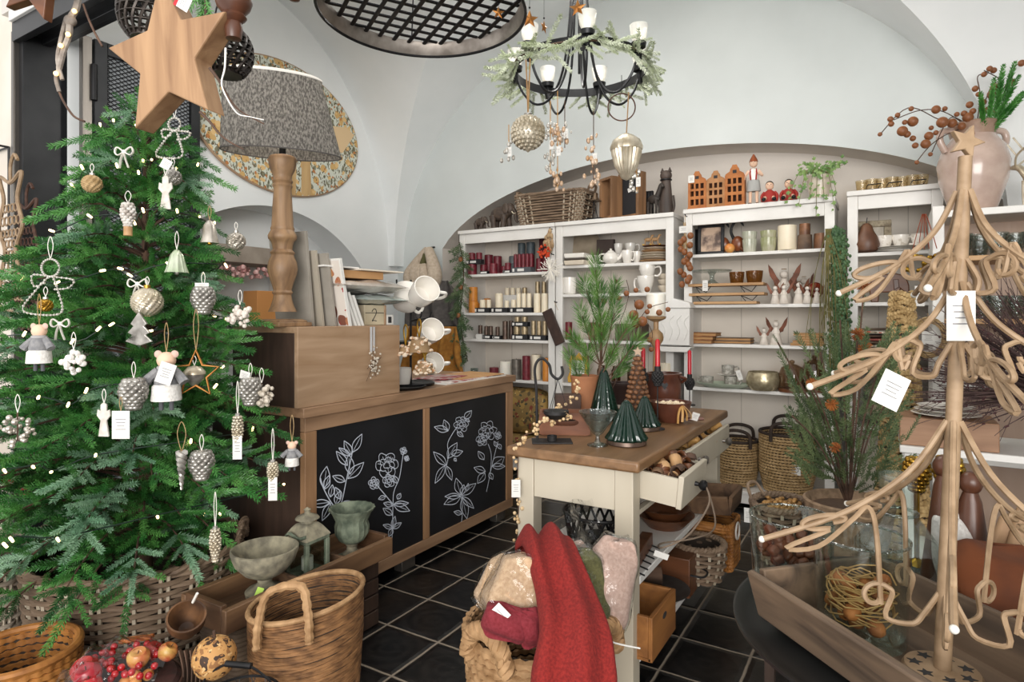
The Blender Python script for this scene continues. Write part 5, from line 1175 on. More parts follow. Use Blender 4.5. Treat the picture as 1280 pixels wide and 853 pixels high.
for i,(px,m)in enumerate(((634,IVORY),(641,IVORY),(648,IVORY),(656,GOLDW))):candle(px,6,9,C_,t,m,('tiny ivory candle on the white stand, outermost','tiny ivory candle second on the white stand','tiny ivory candle third on the white stand','tiny champagne candle last on the white stand')[i])
candle(671.5,9,24,A,z,IVORY,'tall plain ivory pillar beside the widest black box');candle(681,9,24,A,z,IVORY,'tall plain ivory pillar at the end post of the second shelf');candle(672,6,39,C_,z,GOLDW,'tallest champagne candle behind the plain ivory pillars');candle(680,6,39,C_,z,GOLDW,'second tallest champagne candle behind the plain ivory pillars')
z=1.06+EPS
t0=tray(597,604,6,A,z,'white-fronted small box on the third candle shelf',PAPER);t1=tray(605.5,615,5,A,z,'black box with small bronze candles on the third shelf');t3=tray(617,627.5,4.5,A,z,'low black box beside the small bronze candles')
for px,tz,lab in((600.5,t0,'small bronze candle in the white-fronted box'),(608,t1,'small bronze candle in the black box, outer one'),(613.5,t1,'small bronze candle in the black box, inner one'),(622,t3,'small bronze candle in the low black box')):candle(px,5.5,11,A,tz,BRONZEW,lab)
candle(631.5,7,23,A,z,BRONZEW,'tall dark bronze candle on the third shelf, first of two');candle(639,6,23,B,z,BRONZEW,'tall dark bronze candle on the third shelf, behind the stacked boxes')
t=tray(641,661,6.5,A,z,'lower black box of champagne candles');a=[candle(px,8.5,10,A,t,GOLDW,lab)for px,lab in((646.5,'champagne candle in the lower box, outer one'),(656,'champagne candle in the lower box, inner one'))];t=tray(641,661,5.5,A,a[0]+EPS,'upper black box stacked on two champagne candles');[candle(px,8,6.5,A,t,GOLDW,lab)for px,lab in((647,'champagne candle on the upper box, outer one'),(656,'champagne candle on the upper box, inner one'))]
t=tray(663,684,6,A,z,'black box of three tall champagne candles');[candle(667+7*i,6,18,A,t,GOLDW,f'{("first", "second", "third")[i]} tall champagne candle in the box by the post')for i in range(3)]
z=.745+EPS
for px,w_,h,Y,m,lab in((617.5,12,13,A,BURG,'squat burgundy candle on the fourth shelf, behind the counter end'),(632,16,21,A+.03,WHITEWAX,'wide white candle with visible wick on the fourth shelf'),(645.5,13,25,A,mk('ribbed_pewter','#5d5750','#7a736b',rough=.35,metal=.4,scale=30),'ribbed pewter-grey candle on the fourth shelf'),(658,10.5,30,A,BURG,'tall burgundy candle on the fourth shelf'),(670,13,31,B,IVORY,'tall ivory candle on the fourth shelf behind the iron hook'),(683,10,29,A,AMBER,'tall amber-brown candle at the post of the fourth shelf'),(697,9,24,B,GREYWAX,'grey candle at the outer end of the fourth crockery shelf')):candle(px,w_,h,Y,z,m,lab)
x,k=xk(593,A);one('glass_votive',G().lathe([(.028,0),(.033,.07),(.03,.07),(.026,.006),(0,.006)],24),GLASSR,'frosted glass votive at the outer end of the fourth candle shelf','votive',(x,A,z))
x,k=xk(606,A);one('wooden_block',G().bx(-.03,.03,-.02,.02,0,.035),OLDWX,'small grey-brown wooden block beside the glass votive','block',(x,A,z),bev=.003)
CUSH=floral_mat('tapestry','#8a6f3f',[('#a58446',11,.4,1),('#5a4a2e',18,.3,1),('#7d3c2a',15,.24,1),('#3e4232',22,.22,1),('#c2a466',26,.2,1)])
for zz_,h,y,lab in((.121,.19,4.26,'lower tapestry-print cushion under the candle shelves'),(.315,.36,4.27,'big upper tapestry-print cushion under the candle shelves')):
 g=G();g.grid(lambda u,v:(math.copysign(abs(math.cos(2*PI*u))**.35,math.cos(2*PI*u))*.36*(math.sin(PI*v)**.3 if 0<v<1 else .3),math.copysign(abs(math.sin(2*PI*u))**.45,math.sin(2*PI*u))*.10*(math.sin(PI*v)**.4 if 0<v<1 else .2),h*(.5-.5*math.cos(PI*v))),48,12)
 one('cushion',g,CUSH,lab,'cushion',(-2.60,y,zz_))
def at(px,Y):return xk(px,Y)
def bowl(px,w_,h,Y,z,m,lab,name='bowl',cat='bowl'):
 X,k=at(px,Y);r=w_*k/2;H=h*k
 o=one(name,G().lathe([(0,.001),(r*.45,0),(r*.5,H*.08),(r*.85,H*.5),(r,H),(r*.95,H),(r*.8,H*.5),(r*.4,H*.14),(0,H*.14)],28),m,lab,cat,(X,Y,z));return z+H
def plate(px,w_,Y,z,m,lab,th=.014):
 X,k=at(px,Y);r=w_*k/2
 one('plate',G().lathe([(0,0),(r*.6,0),(r,th*.9),(r*1.0,th),(r*.62,th*.45),(0,th*.45)],36),m,lab,'plate',(X,Y,z));return z+th+EPS
def cup(px,w_,h,Y,z,lab,m=CERW,rot=0,hs=1.0,taper=.7):
 X,k=at(px,Y);mug('mug',lab,(X,Y,z),w_*k/2,h*k,m,rot,taper=taper,hs=hs);return z+h*k
z=1.627+EPS
t=z
for i,m in enumerate((CERC,mk('dark_stone_plate','#4b433d',rough=.5),CERW)):
 X,k=at(722,A);H=.035 if i!=1 else .016;one('square_dish',G().box((0,0,H/2),(.155,.13,H),taper=1.08),m,('cream square dish at the bottom of the dish stack','dark stone slab in the dish stack','white square dish topping the dish stack')[i],'dish',(X,A,t),bev=.006);t+=H+EPS
t=z;
for i in range(2):t=bowl(741,19,9,B,t,CERW,('lower white bowl beside the dish stack','upper white bowl beside the dish stack')[i])-.035
X,k=at(757,C_);one('slate_box',G().bx(-11*k,11*k,-.02,.02,0,33*k),mk('brown_card','#40332e',rough=.7),'dark brown upright box on the top crockery shelf','box',(X,C_,z),(.06,.04,0))
X,k=at(731,4.42);one('platter',G().lathe([(0,0),(.11,0),(.15,.012),(.11,.008),(0,.008)],40),mk('sand_glaze','#a59784','#8d806e',rough=.4,scale=9),'round sand-coloured platter leaning at the rear of the top crockery shelf','platter',(X,4.40,z+.148),(1.4,0,0))
X,k=at(763.5,A);d=thing('teapot','plump cream teapot on the top crockery shelf','teapot',(X,A,z));part('body',G().lathe([(.03,0),(.055,.02),(.06,.045),(.045,.075),(.03,.085),(.012,.088)],28),CERW,d);part('lid',G().lathe([(.028,.0855),(.02,.096),(.006,.10),(.010,.108),(0,.114)],20),CERW,d);part('spout',G().tube(spl([(.05,0,.03),(.075,0,.05),(.088,0,.08)],6),[.014-.006*i/12 for i in range(13)],10),CERW,d);part('handle',G().tube(spl([(-.05,0,.075),(-.085,0,.07),(-.085,0,.03),(-.055,0,.022)],6),.006,8),CERW,d)
t=cup(784,14,16,A,z,'white tapered mug in front on the top crockery shelf',rot=-.3,hs=.95);cup(796,11,15,B,z,'white mug behind the front tapered one',rot=.4);t=cup(773,11,14,C_,z,'white beaker-mug at the bottom of the rear stack');cup(773,11,13,C_,t+EPS,'white mug atop the rear stack, nearer the dark box',rot=2.6);t=cup(788,14,14,C_,z,'white mug beneath the tall rear one');cup(788,13,13,C_,t+EPS,'white mug atop the rear stack, nearer the plates',rot=.2)
t=z;cols=[BOARDW,CERC,CERC,CERC,BOARDW,CERC,BROWNW]
for i,m in enumerate(cols):t=plate(818+(i%2),37-1.2*i,B,t,m,('bottom wooden plate of the tall plate stack','lowest cream plate of the tall plate stack','second cream plate of the tall plate stack','third cream plate of the tall plate stack','wooden plate midway up the tall plate stack','upper cream plate of the tall plate stack','brown wooden plate topping the tall plate stack')[i],.017)
for i,px in enumerate((810,819)):
 X,k=at(px,B);d=thing('toy_horse',('small wooden toy horse on the plate stack, outer one','small wooden toy horse on the plate stack, inner one')[i],'toy horse',(X,B,t),.2);part('body',G().ball((0,0,.045),.014,12,8,(1.9,.9,1)),BOARDW,d);part('neck',G().tube([(.02,0,.05),(.03,0,.075),(.042,0,.072)],[.009,.008,.006],8),BOARDW,d)
 for x_ in(-.018,.018):
  for y_ in(-.008,.008):part('leg',G().tube([(x_,y_,.04),(x_*1.2,y_,.006)],.004,6),BOARDW,d)
 part('rocker',G().tube(spl([(-.04,0,.012),(0,0,.003),(.04,0,.012)],5),.004,6),GOLDM,d)
z=1.412+EPS
X,k=at(712,A);d=mug('mug','white mug with grey branch drawing on the second crockery shelf',(X,A,z),9*k,21*k,CERW,2.9,taper=.85);part('drawing',G().tube(spl([(math.cos(a)*9.1*k,math.sin(a)*9.1*k,zz2*k)for a,zz2 in((-2.1,6),(-1.8,14),(-1.5,9),(-1.2,15),(-.9,7))],5),.0016,4),mk('grey_line','#8d8d8a'),d)
t=z
for i in range(3):t=bowl(739,28,8,B,t,CERW,('bottom white bowl of the nest by the pine spray','middle white bowl of the nest by the pine spray','top white bowl of the nest by the pine spray')[i])-.025
t=z
for i in range(4):t=plate(770,30,B,t,CERW,('lowest','second','third','topmost')[i]+' white plate in the short stack behind the pine',.012)
t=cup(807,21,21,A,z,'wide white cup at the bottom of the two-cup stack',CERW,2.8,taper=.6);cup(809,20,17,A,t-.02,'wide cream cup tilted on top of the two-cup stack',CERW,.1,taper=.7)
t=z
for i in range(3):t=bowl(833,22,9,B,t,CERC,('lowest','middle','top')[i]+' cream bowl at the post of the second crockery shelf')-.01
z=1.07+EPS
for px,w_,h,lab in((711,9,22,'burgundy candle behind the pine spray, outer one on the third crockery shelf'),(741,11,22,'burgundy candle seen through the pine spray'),(752,9,20,'burgundy candle deep behind the pine spray')):candle(px,w_,h,A,z,BURG,lab)
X,k=at(790,B);one('carton',G().bx(-.10,.10,-.08,.08,0,.12),mk('brown_card2','#5a4a40',rough=.7),'brown box on the third crockery shelf behind the nutty twigs','box',(X,B,z),bev=.002)
z=.745+EPS
X,k=at(722,A-.02);d=thing('picture_frame','small ornate yellow-edged frame with white card behind the table','picture frame',(X,A-.02,z+.004),(-.12,0,0));S=[(-13,0),(13,0),(14,6),(11,14),(14,24),(11,34),(4,33),(0,38),(-4,33),(-11,34),(-14,24),(-11,14),(-14,6)]
part('frame',G().prism([(x_*k,z_*k)for x_,z_ in S],.014),mk('gilt_yellow','#d2a440','#b98a2c',rough=.5,scale=20),d,bev=.003);part('card',G().box((0,-.0075,16*k),(18*k,.002,24*k)),PAPER,d);part('writing',G().box((0,-.009,17*k),(12*k,.001,1.2*k)),INK,d)
X,k=at(843,A);d=thing('pillar_candle','wide ivory candle with tall wick at the post, behind the brown crock','candle',(-1.30,A-.02,z));part('wax',G().cyl((0,0,0),.045,.18,28),IVORY,d);part('wick',G().tube([(0,0,.178),(0,0,.20)],.002,5),INK,d)
one('metal_tub',G().lathe([(.05,0),(.06,.10),(.064,.10),(.062,.09),(.055,.01),(0,.01)],28,flute=.02,nf=14),mk('zinc_white','#b9b5a8',rough=.5),'pale ribbed metal tub beside the ivory candle','tub',(-1.42,A,z))
for i,px in enumerate((790,770,752)):X,k=at(px,B);one('glass_jar',G().lathe([(.03,0),(.035,.01),(.035,.10),(.025,.12),(.025,.135),(.022,.135),(.022,.12),(.032,.1),(.03,.008),(0,.008)],24),SMOKEG,('smoked glass jar behind the red candles','smoked glass jar behind the nut cone','smoked glass jar behind the big glass cone')[i],'jar',(X,B,z))
for i,(x_,lab)in enumerate(((-1.95,'plain cream storage box low in the crockery bookcase, outer one'),(-1.52,'plain cream storage box low in the crockery bookcase, inner one'))):one('storage_box',G().bx(-.16,.16,-.12,.12,0,.25),CERC,lab,'box',(x_,4.33,.1205),bev=.004)
X,k=at(838,4.08);d=thing('hanging_letterbox','white embossed enamel letterbox hung between the crockery and angel bookcases','letterbox',(-1.21,4.085,1.05));Wl=.105
part('body',G().bx(-Wl,Wl,-.05,.05,0,.25),WHITE,d,bev=.006);part('lid',G().prism([(-Wl-.01,.25),(Wl+.01,.25),(Wl,.285),(0,.315),(-Wl,.285)],.115),WHITE,d,bev=.005);part('tray_lip',G().prism([(-Wl-.01,-.005),(Wl+.01,-.005),(Wl-.02,-.04),(-Wl+.02,-.04)],.1),WHITE,d,bev=.004)
g=G()
for i in range(4):g.tube(spl([(-.08+.05*i,-.052,.04),(-.06+.05*i,-.052,.10),(-.08+.05*i,-.052,.16),(-.05+.05*i,-.052,.20)],6),.003,5)
part('scroll_relief',g,WHITE,d);part('edge_line',G().bx(-Wl,Wl,-.0515,-.0505,.003,.007),INK,d)  # thin dark line along the lower edge of the body
def hung(name,lab,px,py,Y,cat):
 d=thing(name,lab,cat,on_y(px,py,Y));part('hanging_hook',G().tube([(0,.03,0),(0,-.005,0),(0,-.012,.008)],.004,6),BLACK,d);return d,xk(px,Y)[1]
d,k=hung('hanging_sign','dark brown stamped wooden plaque hanging askew on the bookcase post',694,378,4.12,'plaque');part('board',G().box((0,0,0),(14*k,.016,46*k)),mk('plaque_brown','#3f2a20','#2e1e17',rough=.5,scale=20,bump=.5),d,bev=.003,loc=(-1*k,-.016,-31*k),rot=(0,-.42,0));part('hanging_cord',G().tube([(0,-.01,0),(5*k,-.012,-10*k)],.0015,4),TWINE,d)
d,k=hung('hanging_dried_bunch','bunch of beige seed heads with orange berries hanging on the bookcase post',688,286,4.12,'dried flowers');q=random.Random(4);g=G();g2=G()
for i in range(26):g.ball((q.gauss(0,3)*k,-.03+q.gauss(0,.008),-q.uniform(3,28)*k),q.uniform(1.5,2.8)*k,7,5,(1,1,1.8))
part('seed_cluster',g,mk('seed_beige','#b99f7c','#937555',rough=.8,scale=40),d)
for i in range(34):a=q.uniform(0,6.28);r_=q.uniform(0,9)*k;g2.ball((-4*k+r_*math.cos(a),-.05+q.gauss(0,.01),-30*k+r_*math.sin(a)),q.uniform(1.2,2.2)*k,6,4)
part('berry_cluster',g2,mk('orange_berry','#cc4a22','#a8321a',rough=.5,scale=40),d)
d,k=hung('hanging_coral_star','white branching twig star hung below the orange berries',690,318,4.06,'ornament');g=G()
for i in range(46):
 a=q.uniform(0,6.28);e=q.uniform(-.5,.5);l=q.uniform(10,17)*k;u=Vector((math.cos(a),e*.6,math.sin(a)));c=Vector((0,-.03,-19*k));g.tube([c,c+u*l],.0022,5);g.ball(c+u*l,.004,6,4);m2=c+u*l*.6;g.tube([m2,m2+Vector((u.z,0,-u.x))*4*k+u*3*k],.0018,4)
part('coral_cluster',g,mk('coral_white','#ece7dd',rough=.8),d)
def nut_string(lab,px,py0,py1,Y,n=16):
 d,k=hung('hanging_nut_string',lab,px,py0,Y,'garland');q=random.Random(px)
 L_=(py1-py0)*k;part('hanging_cord',G().tube([(0,-.012,0),(.0,-.02,-L_*.3),(0,-.02,-L_)],.002,5),TWINE,d);b0=None
 for i in range(n):
  t=i/(n-1);p=(q.uniform(-1,1)*8*k,-.03+q.uniform(-.02,.015),-L_*(.3+.7*t));
  if b0 is None:o=b0=part('nut',G().ball((0,0,0),3.9*k,12,8,(1,1,1.1)),NUT,d)
  else:o=b0.copy();COL.objects.link(o);o.parent=d
  o.location=p
 g=G()
 for i in range(8):g.tube([(q.uniform(-.01,.01),-.02,-L_*.1),(q.uniform(-.02,.02),-.024,-L_*.5)],.0015,4)
 part('cord_tuft',g,TWINE,d);price_tag(d,(0,-.045,-L_*.16),.06,.045)
nut_string('string of round brown nuts hanging at the angel bookcase post',857,270,356,4.10)
TOP1,TOP3,TOP4=1.9555,1.9655,1.9855
def elephant(lab,px,s,Y,z):
 X,k=at(px,Y);d=thing('elephant_figure',lab,'figurine',(X,Y,z),.0);d.scale=(s,)*3;m=mk('elephant_bronze','#57483d','#3a2f28',rough=.6,scale=30,bump=.5)
 g=G();g.ball((0,0,.115),.07,20,14,(1.25,.72,.85));g.ball((.085,0,.145),.042,16,12,(.95,.85,1.15));part('body',g,m,d)
 g=G();g.tube(spl([(.112,0,.145),(.135,0,.11),(.138,0,.07),(.148,0,.045),(.162,0,.045)],6),[.018-.011*i/24 for i in range(25)],10);part('trunk',g,m,d)
 for x_,y_,dx in((-.055,.032,-.01),(-.055,-.032,.012),(.05,.032,.012),(.05,-.032,-.008)):part('leg',G().tube([(x_,y_,.10),(x_+dx*.5,y_,.05),(x_+dx,y_,0)],[.028,.021,.024],12),m,d)
 for s2 in(-1,1):
  part('ear',G().ball((.066,s2*.045,.145),.036,14,9,(.75,.22,1.15)),m,d);part('tusk',G().tube(spl([(.112,s2*.018,.122),(.13,s2*.022,.105),(.146,s2*.02,.108)],4),[.005-.0004*i for i in range(9)],6),IVORY,d)
 part('tail',G().tube(spl([(-.085,0,.13),(-.10,0,.09),(-.095,0,.06)],4),.004,5),m,d);return d
X,k=at(617,4.3);one('figure_base',G().bx(-.17,.17,-.08,.08,0,.012),BLACK,'dark plinth board under the two elephants','base',(X,4.28,TOP1),bev=.004)
elephant('large walking elephant figure on the candle bookcase',626,1.05,4.28,TOP1+.0125);elephant('small elephant calf figure following the large one',600,.58,4.27,TOP1+.0125)
X,k=at(693,4.32);d=thing('wicker_hamper','rectangular wicker hamper on top of the crockery bookcase','basket',(X,4.34,TOP1));wicker_parts(d,lambda z_:(.255+.20*z_,.125+.12*z_),.012,.235,11,34,.0085,(WICK,STAKE,BSH),p=7,amp=.008)
for s in(-1,1):
 g=G();rope(g,[(s*.30,-.06,.235),(s*.325,-.05,.29),(s*.325,.05,.29),(s*.30,.06,.235)],.011);part('handle',g,WICK,d)
X,k=at(744,A);d=thing('bell_stand','small dark metal stand with a hanging bell on the crockery bookcase','bell stand',(X,A,TOP1));part('base',G().bx(-.06,.06,-.04,.04,0,.014),BLACK,d,bev=.003);part('leg',G().tube([(.02,0,.014),(-.01,0,.14)],.004,6),BLACK,d);part('leg',G().tube([(-.02,.0,.014),(-.012,0,.14)],.004,6),BLACK,d);part('bell',G().lathe([(.05,.14),(.03,.15),(.018,.18),(.012,.2),(0,.205)],20),mk('bell_bronze','#6f5c4a',rough=.4,metal=.7),d)
def wframe(lab,px,w_,h,Y,z,m,rot=0,inner=None):
 X,k=at(px,Y);W=w_*k/2;H=h*k;d=thing('wooden_frame_box',lab,'frame',(X,Y,z),rot);t=.02;D=.09
 part('side_board',G().bx(-W,-W+t,-D/2,D/2,0,H),m,d,bev=.002);part('side_board',G().bx(W-t,W,-D/2,D/2,0,H),m,d,bev=.002);part('top_board',G().bx(-W+t,W-t,-D/2,D/2,H-t,H),m,d,bev=.002);part('bottom_board',G().bx(-W+t,W-t,-D/2,D/2,0,t),m,d,bev=.002)
 if inner:part('slate',G().bx(-W+t,W-t,-.02,-.01,t,H-t),inner,d);part('label',G().box((0,-.021,H*.62),(.04,.002,.03),(0,-.2,0)),PAPER,d)
 return d
FW=wood('frame_wood','#97704e','#6f5036','z',9)
wframe('open wooden frame box beside the wicker hamper',763,26,52,4.23,TOP1,FW,-.55);wframe('wooden frame holding a dark slate below the acorn ornament',790,32,56,4.24,TOP1,FW,-.35,CARD)
X,k=at(817,4.22);d=thing('horse_figure','small dark carved horse figure with wire stand','figurine',(X,4.22,TOP1),-.4);m=mk('dark_carved','#3b332d','#29231f',rough=.6,scale=20)
part('body',G().ball((0,0,.115),.035,14,10,(1.5,.7,.9)),m,d);part('neck',G().tube(spl([(.035,0,.13),(.055,0,.175),(.07,0,.205),(.088,0,.185)],5),[.02-.0006*i for i in range(16)],10),m,d)
for x_ in(-.035,.035):
 for y_ in(-.015,.015):part('leg',G().tube([(x_,y_,.10),(x_*1.1,y_,.05),(x_,y_,0)],[.012,.008,.009],8),m,d)
X,k=at(806,4.27);d=thing('wire_crate','black wire rack between the slate frame and the carved horse','rack',(X,4.30,TOP1));g=G()
for i in range(6):g.tube([(-.05+.02*i,0,0),(-.05+.02*i,0,.19)],.003,5)
for z_ in(.003,.06,.12,.19):g.tube([(-.05,0,z_),(.05,0,z_)],.004,5)
part('grille',g,BLACK,d);part('back_board',G().bx(-.05,.05,.008,.02,0,.19),CARD,d)
X,k=at(832.5,4.24);d=thing('cat_figure','tall slim dark wooden cat figure at the end of the crockery bookcase','figurine',(X,4.24,TOP1));m=mk('cat_wood','#564840','#352c27',rough=.6,scale=16,stretch=(1,1,.2))
part('body',G().lathe([(.048,0),(.05,.06),(.040,.16),(.034,.235),(.036,.25)],20,sy=.75),m,d);h=part('head',G().ball((0,0,.275),.042,16,12,(1,.8,.9)),m,d);part('collar',G().torus((0,0,.245),.036,.006,24,6),BLACK,d)
for s in(-1,1):part('ear',G().lathe([(.016,0),(.002,.032)],8,(s*.026,0,.30)),m,h)
part('tail',G().tube(spl([(.045,0,.01),(.062,-.01,.06),(.055,-.01,.13)],5),.008,8),m,d)
def house(lab,px,Y,w_,h,m,rot):
 X,k=at(px,Y);W=w_*k;H=h*k;D=.09;d=thing('clay_house',lab,'house ornament',(X,Y,TOP3),rot);hw=W/2;t=.010
 cols,rows=3,3;g=G();xs=[-hw,-hw*.72,-hw*.36,-hw*.17,hw*.17,hw*.36,hw*.72,hw];zs=[0,H*.10,H*.26,H*.34,H*.48,H*.54,H*.68,H*.74]
 for i in range(7):
  for j in range(7):
   if i%2==1 and j%2==1:continue
   g.bx(xs[i],xs[i+1],-D/2,-D/2+t,zs[j],zs[j+1])
 part('facade',g,m,d,smooth=False)
 g=G();g.prism([(-hw,0),(hw,0),(hw*.92,H*.05),(hw*.5,H*.11),(hw*.45,H*.17),(hw*.3,H*.22),(hw*.22,H*.27),(-hw*.22,H*.27),(-hw*.3,H*.22),(-hw*.45,H*.17),(-hw*.5,H*.11),(-hw*.92,H*.05)],t,tr(0,-D/2+t/2,H*.74));part('gable',g,m,d,smooth=False)
 part('gable_window',G().bx(-hw*.2,hw*.2,-D/2-.001,-D/2,H*.80,H*.88),INK,d)
 part('side_wall',G().bx(-hw,-hw+t,-D/2+t,D/2,0,H*.74),m,d);part('side_wall',G().bx(hw-t,hw,-D/2+t,D/2,0,H*.74),m,d);part('rear_wall',G().bx(-hw+t,hw-t,D/2-t,D/2,0,H*.74),mk('clay_inside','#4a2c1c',rough=.9),d);part('foot',G().bx(-hw-.004,hw+.004,-D/2-.004,D/2+.004,-.0,.008),m,d);return d
CL1=mk('clay_orange','#b5733f','#9a5c30',rough=.8,scale=16);CL2=mk('clay_tan','#b28258','#97683f',rough=.8,scale=16)
h1=house('orange clay gabled house with white tag, outermost of the three',873,A,22,46,CL1,.06);price_tag(h1,(-.036,-.052,.225),.04,.05);house('tan clay gabled house in the middle of the three',896,A+.01,22,45,CL2,.06);house('tallest clay gabled house, next to the standing doll',919.5,A,23,50,CL1,.06)
def doll(lab,px,Y,z,sit=False):
 X,k=at(px,Y);d=thing('wooden_doll',lab,'doll',(X,Y,z),.1);RDC=mk('doll_red','#9c2a22',rough=.7);SH=mk('doll_grey','#a6a6a3',rough=.8)
 if not sit:
  for s in(-1,1):
   part('leg',G().tube([(s*.02,0,.09),(s*.02,0,.04),(s*.022,0,.006)],[.011,.009,.009],8),SKINT,d);part('shoe',G().ball((s*.022,-.008,.007),.012,10,6,(1,1.5,.58)),BROWNW,d)
  part('shorts',G().lathe([(.042,.085),(.044,.09),(.036,.155),(.03,.16)],16,sy=.7),SH,d);part('shirt',G().lathe([(.03,.155),(.034,.19),(.028,.225),(.012,.235)],16,sy=.7),CERW,d);zc=.268
  for s in(-1,1):part('brace',G().tube([(s*.016,-.024,.157),(s*.02,-.024,.2),(s*.016,-.008,.23)],.005,6),RDC,d);part('arm',G().tube(spl([(s*.03,0,.22),(s*.052,-.01,.185),(s*.03 if s>0 else s*.055,-.03,.165 if s<0 else .2)],5),.009,8),SKINT,d)
 else:
  part('body',G().lathe([(.04,0),(.042,.03),(.032,.07),(.012,.085)],16,sy=.8),RDC,d);zc=.11
  for s in(-1,1):part('leg',G().tube(spl([(s*.018,0,.016),(s*.024,-.04,.03),(s*.028,-.07,.012)],5),.010,8),SKINT,d);part('shoe',G().ball((s*.03,-.08,.013),.013,10,7,(1,1.2,1)),BLACK,d);part('arm',G().tube(spl([(s*.03,0,.07),(s*.046,-.01,.045),(s*.04,-.02,.01)],5),.009,8),RDC,d)
 h=part('head',G().ball((0,0,zc),.025,16,12,(1,1,1.1)),SKINT,d);part('nose',G().tube([(0,-.024,zc),(0,-.036,zc)],[.004,.003],8),SKINT,h)
 for s in(-1,1):part('eye',G().ball((s*.009,-.0225,zc+.006),.0028,8,6),INK,h)
 if not sit:part('cap',G().lathe([(.027,zc+.008),(.022,zc+.025),(.006,zc+.055),(0,zc+.06)],16),RUST,h)
 else:part('hair',G().ball((0,.004,zc+.006),.0255,14,10,(1,.95,1.05)),mk('doll_hair','#3a2a20',rough=.8),h)
 return d
doll('standing wooden doll in grey shorts and pointed cap',942,A,TOP3);doll('seated red wooden doll nearer the standing one',962,A-.005,TOP3,True);doll('seated red wooden doll beside the ivy pot',986,A-.005,TOP3,True)
def ivy_leaves(g,p,s,q):
 a=q.uniform(0,6.28);n=Vector((q.uniform(-.6,.6),-1,q.uniform(-.2,.8))).normalized();M=tr(p)@align(n)@rz(a)@Matrix.Scale(s,4)
 g.add([(0,-.5,0),(.35,-.25,.05),(.55,.1,.0),(.2,.2,.08),(0,.65,0),(-.2,.2,.08),(-.55,.1,0),(-.35,-.25,.05),(0,0,.1)],[(i,(i+1)%8,8)for i in range(8)],M)
X,k=at(1024,4.25);d=thing('potted_ivy','trailing ivy in a pale pot on top of the angel bookcase','plant',(X,4.25,TOP3));part('pot',G().lathe([(.05,0),(.072,.13),(.076,.15),(.066,.15),(.05,.02),(0,.02)],28),CERC,d)
q=random.Random(9);g=G();sg=G()
for i in range(60):ivy_leaves(g,(q.gauss(0,.07),q.gauss(-.02,.05),.16+abs(q.gauss(.02,.035))),.026,q)
for px,py in((998,258),(1002,235),(985,250),(1043,260),(1046,243),(1060,203),(1012,250),(1030,250),(1020,272)):
 e=on_y(px,py,4.10)-Vector((X,4.25,TOP3));P=spl([(0,-.03,.15),(e.x*.6,-.10,.17 if py<260 else .14),e],8);sg.tube(P,.0018,4)
 for p in P[3:]:
  if q.random()<.8:ivy_leaves(g,p+Vector((q.uniform(-.015,.015),-.01,q.uniform(-.015,.015))),q.uniform(.018,.03),q)
part('foliage',g,IVYM,d,smooth=False);part('stem',sg,MOSS,d)
z=Z3[4]+EPS
X,k=at(887,A);d=thing('picture_frame','black frame with a brown elephant photo on the top angel shelf','picture frame',(X,A+.03,z),(-.12,0,.12));W,H=16*k,39*k
for a,b in(((-W,0),(W,.022)),((-W,H-.022),(W,H))):part('frame_rail',G().bx(a[0],b[0],-.01,.01,a[1],b[1]),BLACK,d,bev=.003)
for a in(-W,W-.022):part('frame_rail',G().bx(a,a+.022,-.01,.01,.0221,H-.0221),BLACK,d,bev=.003)
part('photo',G().bx(-W+.022,W-.022,-.002,.004,.0221,H-.0221),mk('sepia_photo','#c2a68e','#4e3a30',rough=.5,scale=9,lo=.42,hi=.56),d)
X2,_=at(872,B);one('black_board',G().bx(-.03,.03,-.008,.008,0,36*k),BLACK,'second thin black frame edge behind the elephant photo','frame',(X2,B+.07,z),(-.1,0,.6))
def bird(lab,px,h,m,flip=1):
 X,k=at(px,B);s=h*k/.3;d=thing('heron_figure',lab,'figurine',(X,B,z),0 if flip>0 else PI);d.scale=(s,)*3
 part('body',G().ball((0,0,.09),.05,16,12,(1.1,.6,1.35)),m,d);part('tail',G().tube([(-.02,0,.06),(-.06,0,.01)],[.022,.006],10),m,d);part('neck',G().tube(spl([(.03,0,.13),(.055,0,.2),(.03,0,.275),(-.02,0,.285),(-.05,0,.24)],6),[.016,.015,.014,.013,.012,.012,.012,.012,.011,.011,.011,.012,.012,.012,.013,.013,.014,.014,.013,.012,.011,.009,.008,.006,.004],10),BLACK,d);part('foot',G().tube([(.0,0,.04),(.01,0,.0)],.008,8),BLACK,d)
BW=wood('bird_wood','#8a4d2a','#5e3019','z',9,rough=.3)
bird('carved brown heron with arched black neck behind the photo frame',904,42,BW,-1);bird('carved brown heron with looping black neck, next to the green tumblers',922,43,BW,-1)
X,k=at(913,A);d=thing('gourd','small pale round gourd between the herons','gourd',(X,A-.02,z));part('fruit',G().ball((0,0,6*k),6.2*k,16,12,(1,1,.97)),ORNG,d);part('stalk',G().tube([(0,0,11.8*k),(.002,0,15*k)],.002,5),TWIG,d)
def tumbler(lab,px,w_,h,Y,z,m,fl=.03,nf=16):
 X,k=at(px,Y);r=w_*k/2;H=h*k;d=one('tumbler',G().lathe([(0,.001),(r*.78,0),(r*.84,H*.06),(r*.95,H*.6),(r,H),(r*.94,H),(r*.88,H*.5),(r*.72,H*.08),(0,H*.08)],48,flute=fl,nf=nf),m,lab,'tumbler',(X,Y,z));return z+H
CGB=mk('celadon','#a3a694','#c4c2b1',rough=.3,coat=.4,scale=14);CGR=mk('moss_glaze','#93976c','#b7b39a',rough=.3,coat=.4,scale=16)
